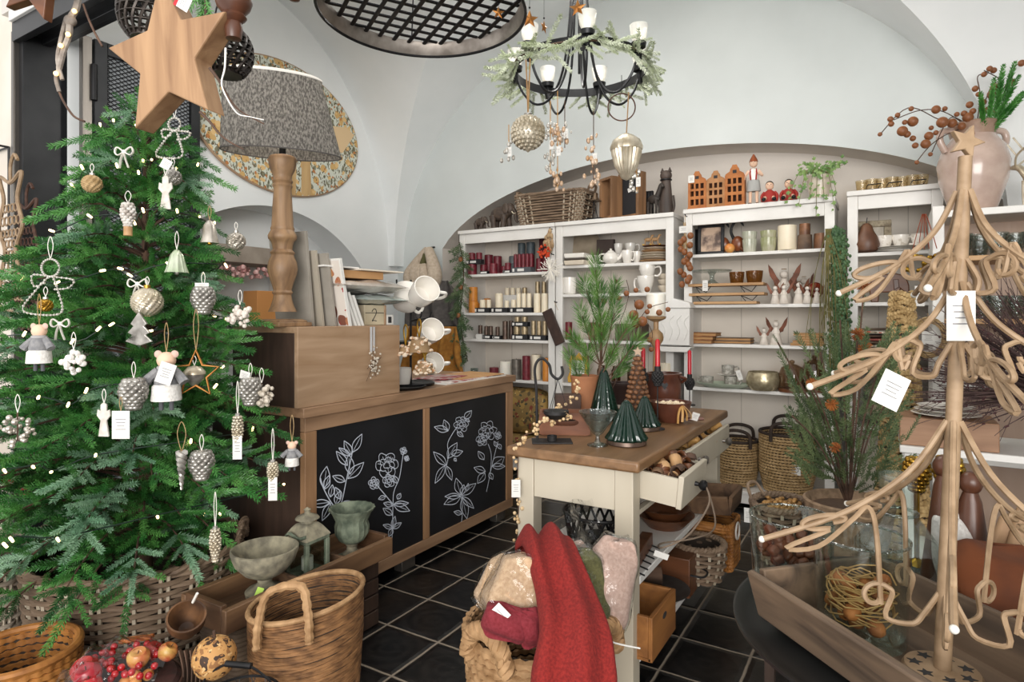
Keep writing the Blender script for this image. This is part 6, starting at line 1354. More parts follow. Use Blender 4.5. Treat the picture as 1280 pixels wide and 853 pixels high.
t=tumbler('ribbed pale celadon beaker, lower of the stack by the herons',937,17,16,A,z,CGB);tumbler('ribbed pale celadon beaker, upper of the stack by the herons',937,17.5,12,A,t-.012,CGB);t=tumbler('ribbed mossy beaker, lower of its stack',960.5,19,17,A,z,CGR);tumbler('ribbed mossy beaker, upper of its stack',960.5,19,11,A,t-.012,CGR)
candle(984,23,31,A,z,IVORY,'thick ivory candle among the beakers on the top angel shelf')
def tin(lab,px,w_,h,Y,z,m):
 X,k=at(px,Y);one('bark_pot',G().lathe([(w_*k*.48,0),(w_*k*.5,h*k*.5),(w_*k*.48,h*k),(w_*k*.42,h*k),(w_*k*.42,h*k*.3),(0,h*k*.3)],28),m,lab,'pot',(X,Y,z));return z+h*k
CB=mk('copper_bark','#8a6044','#5d4030',rough=.45,metal=.3,scale=20,bump=.4)
t=tin('rough bark-textured pot below the copper pot',1006,17,18,A,z,mk('bark_pot_m','#6f5846','#4c3c31',rough=.7,scale=16,bump=.6));tin('copper-brown pot stacked on the bark pot',1006,13,14,A,t+EPS,CB);tin('brown bark pot half behind the hanging moss',1026,16,19,A,z,CB)
z=Z3[3]+EPS
def riser(lab,px0,px1,Y,z,h):
 x0,k=at(px0,Y);x1=at(px1,Y)[0];W=x1-x0;d=thing('wooden_riser',lab,'riser',((x0+x1)/2,Y,z));part('board',G().bx(-W/2,W/2,-.08,.06,h-.018,h),BOARDW,d,bev=.003)
 for s in(-1,1):part('wire_leg',G().tube([(s*W*.3-.02,-.06,0),(s*W*.3-.05,-.06,h-.019),(s*W*.3+.02,-.06,.004),(s*W*.3+.05,-.06,h-.019)],.003,5),BLACK,d)
 return z+h+EPS
X,k=at(908,A);one('cutting_board',G().bx(-.20,.20,-.07,.05,0,.018),BOARDW,'flat cutting board tied with cord under the wooden risers','board',(X-.0,A,z),bev=.004);z1=z+.019
t=riser('lower light wooden riser with zigzag wire legs',865,958,A,z1,.055);t2=riser('upper light wooden riser with zigzag wire legs',864,957,A,t,.062);z=t2
X,k=at(890,A);d=thing('cake_stand','clear glass cake stand on the upper wooden riser','cake stand',(X,A,z));part('plate',G().lathe([(0,.078),(.12,.08),(.13,.09),(.12,.088),(0,.086)],40),GLASSR,d);part('stem',G().lathe([(.05,0),(.04,.008),(.014,.03),(.016,.06),(.03,.078)],28),GLASSR,d);price_tag(d,(-.02,-.10,.02),.035,.07)
AMG=glass('amber_glass','#b98a4c',.05,ior=1.6,bump=.4,bscale=60,body=.35,bodyc='#8a5a22')
tumbler('amber ribbed glass bowl, outer of the pair on the riser',921,18,14,A,z,AMG);tumbler('amber ribbed glass bowl, inner of the pair on the riser',943,20,15,A,z,AMG)
def angel(lab,px,h,Y,z,rot=0,open_=1.0):
 X,k=at(px,Y);H=h*k;d=thing('angel_figure',lab,'angel figurine',(X,Y,z),rot);W=mk('angel_white','#ddd5cb','#c9beb2',rough=.7,scale=14);s=H/.2
 part('robe',G().lathe([(.042*s,0),(.043*s,.004*s),(.03*s,.06*s),(.018*s,.11*s),(.012*s,.125*s)],18),W,d);h_=part('head',G().ball((0,0,.145*s),.02*s,14,10),W,d);part('halo',G().torus((0,0,.172*s),.012*s,.0016,18,5),GOLDM,h_)
 for e in(-1,1):
  P=[(e*.010,.10),(e*.035,.135),(e*.055*open_,.175),(e*.075*open_,.20),(e*.072*open_,.165),(e*.066*open_,.14),(e*.05,.115),(e*.045,.095),(e*.028,.09),(e*.02,.075)]
  part('wing',G().prism([(x_*s,z_*s)for x_,z_ in(P if e<0 else P[::-1])],.005,tr(0,.014*s,0)),mk('wing_rust','#7d4a35','#54301f',rough=.5,metal=.4,scale=14),d,bev=.001);part('arm',G().tube(spl([(e*.014*s,0,.11*s),(e*.024*s,-.012*s,.085*s),(0,-.024*s,.08*s)],5),.005*s,6),W,d)
 return d
z=Z3[3]+EPS
angel('tallest white angel with raised rusty wings, rear of the second angel shelf',980,51,B+.03,z);angel('small white angel, outermost in the front of the second angel shelf',969,27,A-.02,z,.2);angel('small white angel in front of the tallest one',980,28,A-.03,z);angel('mid-sized white angel with turned wings, second angel shelf',998.5,32,A,z,-.3);angel('small white angel in front of the dark red bauble',1009,26,A-.035,z,-.2);angel('dark-winged angel half hidden by the hanging moss',1005,40,C_+.06,z,.3,.8);angel('white angel peeping between the moss strands',1021,24,A-.02,z,.2)
X,k=at(1019,B);one('rust_bauble',G().ball((0,0,10*k),10*k,18,14),mk('rust_glass','#9c3d27','#7a2c1c',rough=.25,metal=.5,scale=14),'rust-red round bauble beside the angels behind the moss','bauble',(X,B+.0,z+.035));one('candle_dish',G().cyl((0,0,0),.03,.034,20),CERC,'little cream stand under the rust-red bauble','stand',(X,B,z))
z=Z3[2]+EPS
def book(lab,px0,px1,h,Y,z,m,rot=0,name='wooden_book'):
 x0,k=at(px0,Y);x1=at(px1,Y)[0];W=x1-x0;H=h*k;d=thing(name,lab,'book',((x0+x1)/2,Y,z),rot);part('cover',G().bx(-W/2,W/2,-.07,.06,0,H*.18),m,d,bev=.001);part('pages',G().bx(-W/2+.004,W/2-.004,-.066,.058,H*.181,H*.8),mk('kraft_pages','#b48a5c','#9a7044',rough=.8,stretch=(1,1,12),scale=14),d);part('cover',G().bx(-W/2,W/2,-.07,.06,H*.801,H),m,d,bev=.001);return z+H+EPS
t=z
for i,(a,b,r_)in enumerate(((864,893,0),(865,894,.03),(864,899,-.04))):t=book(('bottom leather notebook in the outer pile of three','middle leather notebook in the outer pile of three','top leather notebook in the outer pile of three')[i],a,b,4.4,A,t,mk('tan_leather','#a06a3c','#6f4526',rough=.6,scale=14),r_)
t=z
for i in range(2):t=book(('lower grey-brown wooden slab beside the leather notebooks','upper grey-brown wooden slab beside the leather notebooks')[i],895+2*i,941,3.6,B,t,OLDWX,0,'wooden_slab')
t=z
for i,(a,b)in enumerate(((989,1032),(992,1032),(998,1030),(998,1028),(993,1031))):t=book(('bottom','second','third','fourth','topmost')[i]+' thin wooden board of the pile behind the hanging moss',a,b,3.0,A+.02,t,BOARDW,0,'wooden_slab')
angel('larger angel with dark raised wings on the third angel shelf',970,35,A,z,-.1);angel('smaller angel beside the larger one, third angel shelf',955,24,A-.02,z,.15)
z=Z3[1]+EPS
X,k=at(905,A);d=thing('oval_platter','long pale green oval platter holding cups, fourth angel shelf','platter',(X,A,z));part('dish',G().lathe([(0,0),(.6,0),(.9,.018),(1,.032),(.97,.033),(.85,.02),(.6,.006),(0,.006)],48,sx=.185,sy=.10),mk('pale_green','#aab8a3','#b9c4b0',rough=.3,coat=.3),d)
GC=mk('grey_print','#b0ada4','#8b887f',rough=.4,scale=46,lo=.45,hi=.55);zz3=z+.0075
t=cup(884,15,11,A,zz3+.004,'grey patterned cup lying at the outer end of the green platter',GC,3.0,taper=.9);t=cup(913,15,13,A,zz3+.004,'grey patterned cup under the saucer on the green platter',GC,.3,taper=.9);t=plate(910,26,A,t+EPS,CERW,'white saucer between the two stacked grey cups',.010);X_,k_=at(910,A);cup(910,15,11,A,t,'grey patterned cup with tag on top of the saucer',GC,.2,taper=.95)
price_tag([o for o in bpy.data.objects if o.get('label','').startswith('grey patterned cup with tag')][0],(.06,-.04,.03),.03,.065,(0,-.3,0))
X,k=at(954,A);one('champagne_bowl',G().lathe([(0,0),(.075,0),(.10,.03),(.105,.07),(.092,.115),(.086,.118),(.094,.07),(.07,.012),(0,.012)],40),mk('crackle_champagne','#c9bc9c','#a89a7c',rough=.25,metal=.6,scale=40,bump=.4),'round crackled champagne bowl on the fourth angel shelf','bowl',(X,A,z))
def cloche(lab,px,w_,h,Y):
 X,k=at(px,Y);r=w_*k/2;H=h*k;d=thing('glass_cloche',lab,'cloche',(X,Y,z));part('base',G().cyl((0,0,0),r*1.05,.022,32),BROWNW,d);part('dome',G().lathe([(r,.0225),(r,H*.55),(r*.8,H*.76),(r*.35,H*.85),(r*.12,H*.87)],36,cap=False),SMOKEG,d);part('knob',G().lathe([(r*.12,H*.87),(r*.2,H*.91),(r*.2,H*.97),(0,H)],16),SMOKEG,d)
cloche('smoked glass cloche on wooden base, front of the fourth angel shelf',990,31,40,A);cloche('smoked glass cloche half hidden by the thistle stems',1018,30,46,B+.02)
def striped(lab,px,Y,r,h,rows,bead,tagged=False):
 X,k=at(px,Y);d=thing('striped_basket',lab,'basket',(X,Y,.126));coil_parts(d,lambda z_:(r*(.82+.18*min(1,z_/(h*.35))),r*(.82+.18*min(1,z_/(h*.35)))),0,h,rows,h/rows*.42,REEDL,REED,bead=bead,amp=.30,wob=.05)
 part('rim',G().torus((0,0,h+.003),r,.011,56,8),REED,d)
 a0=-1.9
 for a in(PI*.5+.1,-PI*.5+.1):
  c=Vector((math.cos(a),math.sin(a),0));s=Vector((-c.y,c.x,0));U=Vector((0,0,h));part('handle',G().tube(spl([c*r-s*.09+U*.9,c*r-s*.08+U+Vector((0,0,.06)),c*r+s*.0+U+Vector((0,0,.085)),c*r+s*.08+U+Vector((0,0,.06)),c*r+s*.09+U*.9],6),.011,8),REED,d)
 if tagged:t=price_tag(d,(r*.4,-r*.93,h*.55),.06,.065);part('ring_mark',G().torus((0,0,0),.018,.0015,24,5,M=tr(0,-.0012,-.033)@rx(PI/2)),INK,t)
striped('large black-and-straw striped basket with a white tag under the angels',984,4.318,.164,.37,20,46,True);striped('smaller black-and-straw striped basket behind the open drawer',922,4.32,.125,.29,16,34)
TT=.8005
def onT(px,py=None,Y=None):
 if Y is not None:X,k=xk(px,Y);return Vector((X,Y,TT)),k
 p=on_z(px,py,TT);return p,(-p.x*sT+p.y*cT)/FPX
p,k=onT(690,553);d=thing('hook_stand','black iron hook stand with a hanging dish on the table corner','candle stand',p,TH)
part('base',G().bx(-25*k,25*k,-.035,.05,0,.005),IRON,d,bev=.001);part('rod',G().tube(spl([(-18*k,.03,.005),(-19*k,.03,60*k),(-21*k,.03,92*k),(-13*k,.03,104*k),(-3*k,.03,96*k),(0,.03,84*k),(8*k,.03,78*k),(14*k,.03,84*k),(13*k,.03,94*k)],8),.005,8),IRON,d)
part('dish',G().lathe([(0,27*k),(10*k,28*k),(16*k,34*k),(16*k,38*k),(14*k,38*k),(0,32*k)],28,(6*k,.03,0)),IRON,d)
for a in(0,2.1,4.2):part('chain',G().tube([(8*k,.03,78*k),(6*k+15*k*math.cos(a),.03+15*k*math.sin(a),37*k)],.0012,5),BLACK,d)
part('cup',G().lathe([(.016,.0052),(.018,.024),(.015,.024),(.014,.01),(0,.01)],20,(-.0,0,0)),IRON,d)
def trim(px,py,lab):return onT(px,py)
p,k=onT(706,541);TB=wood('box_redwood','#8a5230','#63371f','x',10);d=thing('handle_box','reddish wooden box with oval hand-holes behind the hook stand','box',p,TH-.1);W=31*k;H=27*k
part('floor_board',G().bx(-W+.01,W-.01,-.045,.045,0,.01),TB,d)
g=G();n=20;ov=[(17*k*math.copysign(abs(math.cos(2*PI*i/n))**.6,math.cos(2*PI*i/n)),H*.58+4.5*k*math.sin(2*PI*i/n))for i in range(n)];rc=[(W*max(-1,min(1,1.5*math.cos(2*PI*i/n))),H*(.5+.5*max(-1,min(1,1.5*math.sin(2*PI*i/n)))))for i in range(n)]
for y0 in(-.055,.045):
 vs=[(x,y,z_)for y in(y0,y0+.01)for x,z_ in ov+rc];f=[]
 for i in range(n):
  j=(i+1)%n;f+=[(i,j,n+j,n+i),(2*n+i,3*n+i,3*n+j,2*n+j),(i,2*n+i,2*n+j,j),(n+i,n+j,3*n+j,3*n+i)]
 g.add(vs,f)
part('long_board',g,TB,d,smooth=False)
for s in(-1,1):part('end_board',G().bx(s*(W-.005)-.005,s*(W-.005)+.005,-.0449,.0449,0,H),TB,d)
def berries(g,pts,n,r,q,s):
 P=spl(pts,10)
 for i in range(n):c=P[int(q.random()*(len(P)-1))];g.ball(c+Vector((q.gauss(0,s),q.gauss(0,s),q.gauss(0,s))),r*q.uniform(.8,1.2),7,5)
q=random.Random(12);p0=Vector(p);g=G();BM=mk('cream_berry','#dcc39c','#c3a275',rough=.4,scale=50)
d=thing('hanging_berry_garland','cream berry garland trailing over the wooden box and the table edge','garland',p0)
P=[at_d(x,y,t)-p0 for x,y,t in((722,478,2.42),(718,495,2.38),(700,508,2.3),(697,520,2.26),(712,522,2.2),(690,526,2.2),(678,528,2.17),(668,540,2.15),(655,545,2.13),(649,560,2.12),(647,600,2.13),(648,640,2.14),(646,690,2.16))]
berries(g,P,110,.0062,q,.008);part('berry_strand',g,BM,d)['kind']='stuff';part('stem',G().tube(spl(P,6),.0018,5),TWIG,d);price_tag(d,at_d(645,600,2.1)-p0,.03,.06,(0,0,TH))
p,k=onT(707,530);one('dark_box',G().box((0,0,.058),(.105,.07,.116),taper=1.04),mk('rust_box','#4e372c','#36261f',rough=.7,scale=14,bump=.3),'dark brown square tin behind the wooden hand-hole box','tin',p+Vector((-.02,.06,0)),TH,bev=.003)
p,k=onT(731,522);one('terracotta_pot',G().lathe([(.052,0),(.058,.06),(.060,.165),(.063,.172),(.063,.186),(.056,.186),(.054,.05),(0,.05)],36),TERRA,'tall terracotta pot holding the pine spray on the table','pot',p);POT=p
q=random.Random(21);pl=[];PT=[sprig_np(90,.085,.085,ang=34,w=.0013,seed=51,stem=.003,tipn=30),sprig_np(80,.07,.075,ang=42,w=.0013,seed=52,stem=.003,tipn=30)]
d=thing('pine_spray','long-needled green pine branch standing in the terracotta pot','pine branch',POT);sg=G()
def PX(x,y,dy=0):return at_d(x,y,(-POT.x*sT+POT.y*cT)+dy)-POT
main=[Vector((0,0,.06)),PX(748,470),PX(752,430),PX(749,390),PX(745,345)];sg.tube(spl(main,6),[.006-.0001*i for i in range(25)],7)
for x,y,dy,b in((745,338,0,3),(768,362,.05,3),(733,362,-.03,3),(728,395,.04,2),(768,392,-.05,2),(750,378,-.08,2),(718,425,-.04,2),(784,410,0,2),(792,432,-.05,1),(735,445,-.08,1),(766,440,-.09,1),(715,452,.05,1),(780,455,.03,1),(752,415,-.10,2),(742,420,.1,2)):
 e=PX(x,y,dy);a=Vector(spl(main,6)[max(0,b*6-4)]);sg.tube(spl([a,(a+e)*.5+Vector((0,0,-.012)),e],5),.003,5);dd=(e-a).normalized()+Vector((0,0,.25));pl.append((q.randrange(2),frame(e-dd.normalized()*.05,dd,q.uniform(0,6),q.uniform(.85,1.1)),0));pl.append((q.randrange(2),frame(e-dd.normalized()*.09,dd+Vector((q.uniform(-.4,.4),q.uniform(-.4,.4),0)),1,.8),0))
foliage('foliage',PT,None,pl,[PINE],d);part('stem',sg,BARK,d)
d=thing('nut_branch','thin twigs with round brown seed heads rising beside the pine','branch',POT+Vector((.03,.10,0)),0);o0=Vector(d.location);sg=G();n0=None
def NX(x,y,t=2.85):return at_d(x,y,t)-o0
for l in(((772,470),(790,430),(800,400),(812,385),(835,378)),((775,460),(770,420),(782,385),(786,365),(783,350)),((780,450),(800,420),(797,395),(793,375)),((778,440),(800,400),(815,415),(812,435))):sg.tube(spl([NX(*a)for a in l],6),.0016,5)
sg.tube([NX(772,472),(0,0,.002)],.002,5);part('stem',sg,TWIG,d)
for i,(x,y,r)in enumerate(((783,367,4),(795,363,3.5),(809,362,4),(755,377,4),(799,381,7),(792,394,7),(803,402,7),(812,383,3.5),(824,391,4.5),(809,390,3.5),(835,387,3.5),(795,405,6),(812,425,4),(814,437,3.5),(770,352,3),(774,373,3.5))):
 if n0 is None:oN=n0=part('nut',G().ball((0,0,0),.0145,12,8),NUT,d)
 else:oN=n0.copy();COL.objects.link(oN);oN.parent=d
 oN.location=NX(x,y,2.80+.02*(i%3));oN.scale=(r*.23,)*3
def gcone(lab,px,py,w_,h,m,nf,foot=False,fl=.09):
 p,k=onT(px,py);r=w_*k/2;H=h*k;d=thing('glass_tree',lab,'glass tree',p);z0=.016 if foot else 0
 part('cone',G().lathe([(r*.96,z0),(r,z0+.006),(r*.8,H*.28),(r*.5,H*.62),(r*.22,H*.92),(r*.10,H*.985),(0,H)],96,flute=fl,nf=nf),m,d,ang=70)
 if foot:part('base',G().lathe([(r*.95,0),(r,.003),(r*.98,.0155),(0,.0158)],48),BRONZEW,d)
 return d
gcone('tall ribbed blue-green glass cone behind the clear goblet',755,524,40,64,GREENG,18,fl=.04);gcone('dark green glass fir on bronze base, nearest the table corner',783,555,50,55,GREENG,14,True);gcone('dark green glass fir on bronze base, behind its twin',806,537,38,42,GREENG,14,True)
p,k=onT(747,557);d=thing('goblet','wide clear pressed-glass goblet at the table edge','goblet',p);part('bowl',G().lathe([(.006,.034),(.018,.042),(.045,.082),(.066,.118),(.0635,.118),(.042,.084),(.014,.048),(0,.046)],40,flute=.012,nf=20),GLASSR,d);part('foot',G().lathe([(.036,0),(.036,.004),(.012,.010),(.008,.02),(.006,.034)],32),GLASSR,d)
p,k=onT(797,527);d=thing('nut_tree','cone tree covered in brown nutshells with a star on top','cone tree',p);H=82*k;part('core',G().lathe([(.05,0),(.008,H)],20),TWIG,d);g=G();q=random.Random(6)
for j in range(14):
 z_=H*(j+.4)/14;r=.054*(1-z_/H)+.008;n=max(4,int(r*260))
 for i in range(n):a=2*PI*(i+.5*(j%2))/n;g.ball((r*math.cos(a),r*math.sin(a),z_),.0115,8,6,(1,1,.8))
part('shell_cluster',g,mk('nutshell','#8a5f3e','#5f3d27',rough=.6,scale=40,bump=.4),d);part('star',G().prism(flat_star(.022,.010),.006,tr(0,0,H+.018)@rz(TH)),mk('star_grey','#b59c83',rough=.6),d)
def rcandle(lab,px,pyb,ztop,Hc,shorter=0):
 p,k=onT(px,pyb);d=thing('candle_holder',lab,'candle holder',p);zt=ztop-TT;part('base',G().cyl((0,0,0),.028,.005,24),IRON,d);part('rod',G().tube([(0,0,.005),(0,0,zt-Hc-.06)],.0028,6),IRON,d)
 g=G();pinecone(g,.022,.055,6,8,(0,0,zt-Hc-.065));part('cone',g,IRON,d);part('socket',G().cyl((0,0,zt-Hc-.014),.0125,.026,16),IRON,d)
 c=one('candle',G().lathe([(.0095,0),(.0095,Hc-.008),(.004,Hc)],16),REDWAX,lab.replace('iron pinecone holder','red taper candle').replace(' carrying a red candle',''),'candle',p+Vector((0,0,zt-Hc+.0125)));return d
def zat(px,py,y):p,k=onT(px,py);return CH+(HY-y)*k
for px,py,yt,hc,lab in((822,537,428,34,'iron pinecone holder carrying a red candle beside the brown bowl'),(804,520,438,26,'iron pinecone holder carrying a red candle half behind the nut cone'),(862,507,441,30,'iron pinecone holder carrying a red candle at the far table corner')):rcandle(lab,px,py,zat(px,py,yt),hc*onT(px,py)[1])
p,k=onT(830,511);d=thing('stoneware_crock','dark brown stoneware crock with lug handles at the rear of the table','crock',p);part('body',G().lathe([(.062,0),(.078,.02),(.082,.10),(.080,.155),(.085,.163),(.085,.174),(.074,.174),(.07,.03),(0,.03)],36),CERBR,d)
for s in(-1,1):part('handle',G().tube(spl([(s*.08,-.02,.16),(s*.105,0,.15),(s*.08,.02,.13)],5),.007,8),CERBR,d)
part('heart_mark',G().prism([(0,-.02),(.016,.004),(.010,.014),(0,.008),(-.010,.014),(-.016,.004)],.003,rz(TH-.2)@tr(.0,-.082,.12)),BLACK,d)
p,k=onT(838,527);d=thing('pan_bowl','brown glazed bowl with stub handle holding white popcorn-like bits','bowl',p,TH);part('body',G().lathe([(.045,0),(.07,.03),(.084,.07),(.088,.085),(.084,.085),(.065,.035),(0,.012)],36),CERBR,d);part('handle',G().tube(spl([(.06,-.03,.016),(.10,-.045,.018),(.125,-.05,.02)],5),.015,10,flat=.5),CERBR,d)
g=G();q=random.Random(2);[g.ball((q.gauss(0,.03),q.gauss(0,.03),.066+q.uniform(0,.014)),q.uniform(.007,.012),7,5)for _ in range(34)];o=part('filling',g,mk('popcorn','#e6d2b4',rough=.8),d);o['kind']='stuff'
for i in range(4):part('ribbon',G().tube(spl([(.028,-.075,.085),(.01+.016*i,-.095,.05),(.005+.018*i,-.10,.008+.006*i)],5),.005,5,flat=.3),RIBG,d)
price_tag(d,(.085,-.09,.05),.03,.035,(.3,.3,0))
p,k=onT(820,Y=2.90);d=thing('tall_candlestick','tall wooden ball candlestick with wide white candle at the rear of the table','candlestick',p);part('stem',G().lathe([(.05,0),(.05,.012),(.02,.03),(.012,.1),(.016,.2),(.012,.285),(.014,.30),(.034,.33),(.036,.345),(.032,.365),(.012,.385),(.012,.42),(.045,.435),(.048,.447),(0,.447)],28),mk('pale_turned','#a58561','#84653f',rough=.5,stretch=(1,1,.2),scale=16),d)
X=one('pillar_candle',G().cyl((0,0,0),.045,.108,28),WHITEWAX,'wide white candle on the tall wooden ball candlestick','candle',p+Vector((0,0,.4475)))
p,k=onT(779,505);one('dark_pot',G().lathe([(.045,0),(.062,.09),(.066,.095),(.066,.11),(.058,.11),(.05,.03),(0,.03)],28),mk('dark_pot_m','#3b2a26',rough=.5),'dark brown plant pot behind the tall glass cone','pot',p)
def curls(dr,n,x0,x1,y0,y1,cols,lab,grp,seed):
 q=random.Random(seed);bpy.context.view_layer.update();MW=dr.matrix_world;first={}
 for i in range(n):
  loc=MW@Vector((q.uniform(x0,x1),q.uniform(y0,y1),.036+.066*i/n));m=cols[i%len(cols)];a=q.uniform(0,6.28);c=1+q.random()*2;s=q.uniform(1.0,1.6)
  if(i%4,m.name)not in first:
   g=G();g.grid(lambda u,v:(.055*(u-.5),.016*math.cos(c*2*v),.016*math.sin(c*2*v)+.006*math.sin(6*u)),8,8);o=one('wood_curl',g,m,lab,'curl',loc,(q.uniform(-.5,.5),q.uniform(-.4,.4),a),grp,solid=.002);first[(i%4,m.name)]=o
  else:o=copy_tree(first[(i%4,m.name)],loc,(q.uniform(-.5,.5),q.uniform(-.4,.4),a))
  o.scale=(s,)*3
curls(DR1,34,-.17,-.035,.045,.245,[BROWNW,TWIG,BOARDW,BROWNW,OLDW],'dark curled wood shaving lying in the nearer open drawer','shavings in the nearer drawer',1);curls(DR2,40,-.15,-.03,.05,.60,[KRAFT,BOARDW,PAPER,RIBG,TWIG],'pale curled wood ribbon lying in the farther open drawer','ribbons in the farther drawer',2)
bpy.context.view_layer.update();MW=DR1.matrix_world;d=thing('hanging_cord_loop','grey leather cord hanging in loops from the black drawer knob','cord',MW@Vector((.04,.145,.055)));part('cord',G().tube(spl([(0,0,0),(.02,-.04,-.05),(-.03,-.10,-.14),(-.10,-.14,-.18),(-.13,-.05,-.20),(-.04,.03,-.19),(.03,.0,-.13),(.01,.0,-.02)],8),.003,6),mk('cord_grey','#7b6a5a',rough=.7),d);part('tag',G().box((-.10,-.15,-.20),(.045,.002,.02),(.2,.3,.4)),PAPER,d)
MS,LS=.4105,.1605
d=thing('lattice_basket','round black pierced metal basket on the middle table shelf','basket',(-.90,2.10,MS));r=.135;g=G()
for s in(1,-1):
 for i in range(22):a=2*PI*i/22;g.tube([(r*(.85+.03*j)*math.cos(a+s*.09*j),r*(.85+.03*j)*math.sin(a+s*.09*j),.015+.026*j)for j in range(5)],.005,5)
part('lattice',g,BLACK,d);part('rim',G().torus((0,0,.125),r,.006,48,8),BLACK,d);part('base',G().cyl((0,0,0),r*.88,.016,40),BLACK,d)
for i,(y,r,h,lab)in enumerate(((2.42,.115,.05,'lower dark wooden bowl on the middle table shelf'),(2.42,.10,.05,'upper dark wooden bowl nested on the middle table shelf'))):one('wooden_bowl',G().lathe([(0,0),(r*.6,0),(r,h),(r*.93,h),(r*.55,.012),(0,.012)],36),BROWNW,lab,'bowl',(-.76,y,MS+.026*i+.0),(.0,.0,0))
d=thing('peg_rack','brown wooden peg rack lying on the middle table shelf','rack',(-.735,2.05,MS),.12);part('board',G().bx(-.02,.02,-.17,.13,0,.05),BROWNW,d,bev=.003)
for i in range(6):part('peg',G().tube([(.02,-.14+.05*i,.01),(.05,-.14+.05*i,-.004+.006)],.003,6),BLACK,d)
d=thing('wooden_trough','old brown wooden trough sticking out of the middle table shelf','trough',(-.70,2.74,MS),(0,-.10,.0));
part('bottom',G().bx(-.12,.14,-.10,.10,.0,.014),OLDW,d);
for s in(-1,1):part('side_board',G().box((.01,s*.108,.04),(.27,.016,.08),(s*-.22,0,0)),OLDW,d,bev=.003)
part('end_board',G().box((.148,0,.04),(.016,.21,.075),(0,.2,0)),OLDW,d,bev=.003)
d=thing('pine_crate','golden pine open crate standing on the lower table shelf','crate',(-.735,2.0,LS));w2,l2,h2=.098,.125,.14
part('bottom',G().bx(-w2,w2,-l2,l2,0,.01),CRATEW,d)
for s in(-1,1):part('side_board',G().bx(s*w2-.007,s*w2+.007,-l2,l2,.0,h2),CRATEW,d,bev=.002);part('end_board',G().bx(-w2+.0071,w2-.0071,s*(l2-.007)-.007,s*(l2-.007)+.007,.01,h2),CRATEW,d,bev=.002)
part('handhole',G().lathe([(0,0),(.02,0),(.02,.002),(0,.002)],24,sy=.5,M=tr(w2+.006,.0,h2*.72)@ry(PI/2)@rz(PI/2)),INK,d);part('slide_board',G().bx(-.08,.09,-.02,.13,.0101,.02),BOARDW,d,bev=.002)
d=one('zinc_plate',G().lathe([(0,0),(.09,0),(.125,.012),(.13,.016),(.122,.016),(.088,.006),(0,.006)],48),GALV,'grey zinc plate lying behind the golden pine crate','plate',(-.745,2.24,LS+.0605));one('wooden_block',G().bx(-.07,.07,-.06,.06,0,.06),OLDW,'old wooden block under the zinc plate','block',(-.76,2.21,LS),bev=.003);one('log_slice',G().cyl((0,0,0),.035,.085,20),BARK,'short rough log lying on the zinc plate','log',(-.80,2.22,LS+.115),(0,PI/2,.5))
d=thing('handled_box','wooden box with curved iron handle behind the zinc plate','box',(-.73,2.43,LS));part('body',G().bx(-.09,.08,-.055,.055,0,.15),BROWNW,d,bev=.003);part('handle',G().tube(spl([(.081,-.05,.09),(.125,-.03,.085),(.125,.03,.085),(.081,.05,.09)],6),.004,6),IRON,d)
d=thing('wicker_basket','round brown wicker basket on the lower table shelf','basket',(-.665,2.565,LS));wicker_parts(d,lambda z_:(.075+.25*z_ if z_<.1 else .10,.075+.25*z_ if z_<.1 else .10),.01,.15,9,14,.0075,(WICK,STAKE,BSH),amp=.008)
d=thing('square_basket','square golden water-hyacinth basket with ring handle under the table end','basket',(-.655,2.80,LS));coil_parts(d,lambda z_:(.085,.095),0,.20,14,.0085,RATT,BSH,p=9,bead=30,amp=.25);part('handle',G().torus((0,0,0),.035,.004,24,6,M=tr(.10,-.02,.16)@ry(PI/2)),RIBW,d)
BX=Vector((-.83,1.50,0));d=thing('rope_basket','chunky braided rope basket full of scarves in front of the table','basket',BX);pf=lambda z_:(.165+.09*z_,.165+.09*z_);coil_parts(d,pf,0,.40,19,.0125,SEAGL,BSH,bead=40,amp=.22)
for a in(-1.75,-.12):
 c=Vector((math.cos(a),math.sin(a),0));s=Vector((-c.y,c.x,0));U=Vector((0,0,1));g=G();rope(g,[c*.205-s*.07+U*.37,c*.212-s*.05+U*.43,c*.214+U*.455,c*.212+s*.05+U*.43,c*.205+s*.07+U*.37],.021,3,5);part('handle',g,SEAGL,d)
part('hanging_cable_tie',G().tube(spl([on_z(752,792,.40)-BX,at_d(765,803,1.50)-BX,at_d(800,811,1.50)-BX],6),.002,6),PAPER,d)
def sweep(name,lab,pts,ws,m,folds=3,amp=.02,th=.012,cat='scarf',seed=0):
 P=spl(pts,8);n=len(P);q=random.Random(seed);ph=q.uniform(0,6);R_=Vector((cT,sT,0));o=P[0];g=G()
 def f(u,v):
  i=min(n-1,int(v*(n-1)));fr=v*(n-1)-i;p=P[i].lerp(P[min(n-1,i+1)],fr);wi=v*(len(ws)-1);a=int(min(wi,len(ws)-2));w_=ws[a]+(ws[a+1]-ws[a])*(wi-a)
  t=(P[min(n-1,i+1)]-P[max(0,i-1)]).normalized();N=t.cross(R_).normalized();A=2*PI*u;c,sn=math.cos(A),math.sin(A);x=math.copysign(abs(c)**.8,c);e=min(1,v*5,(1-v)*40+.2)**.5
  y=(.030+.012*v)*math.copysign(abs(sn)**.8,sn)+amp*abs(sn)*math.sin(folds*PI*x+ph+2.2*v)+.35*amp*abs(sn)*math.sin(7*x+5*v)
  return p-o+R_*(w_*.5*x*e+.012*math.sin(9*v+ph))+N*y*e
 g.grid(f,64,80);return one(name,g,m,lab,cat,o)
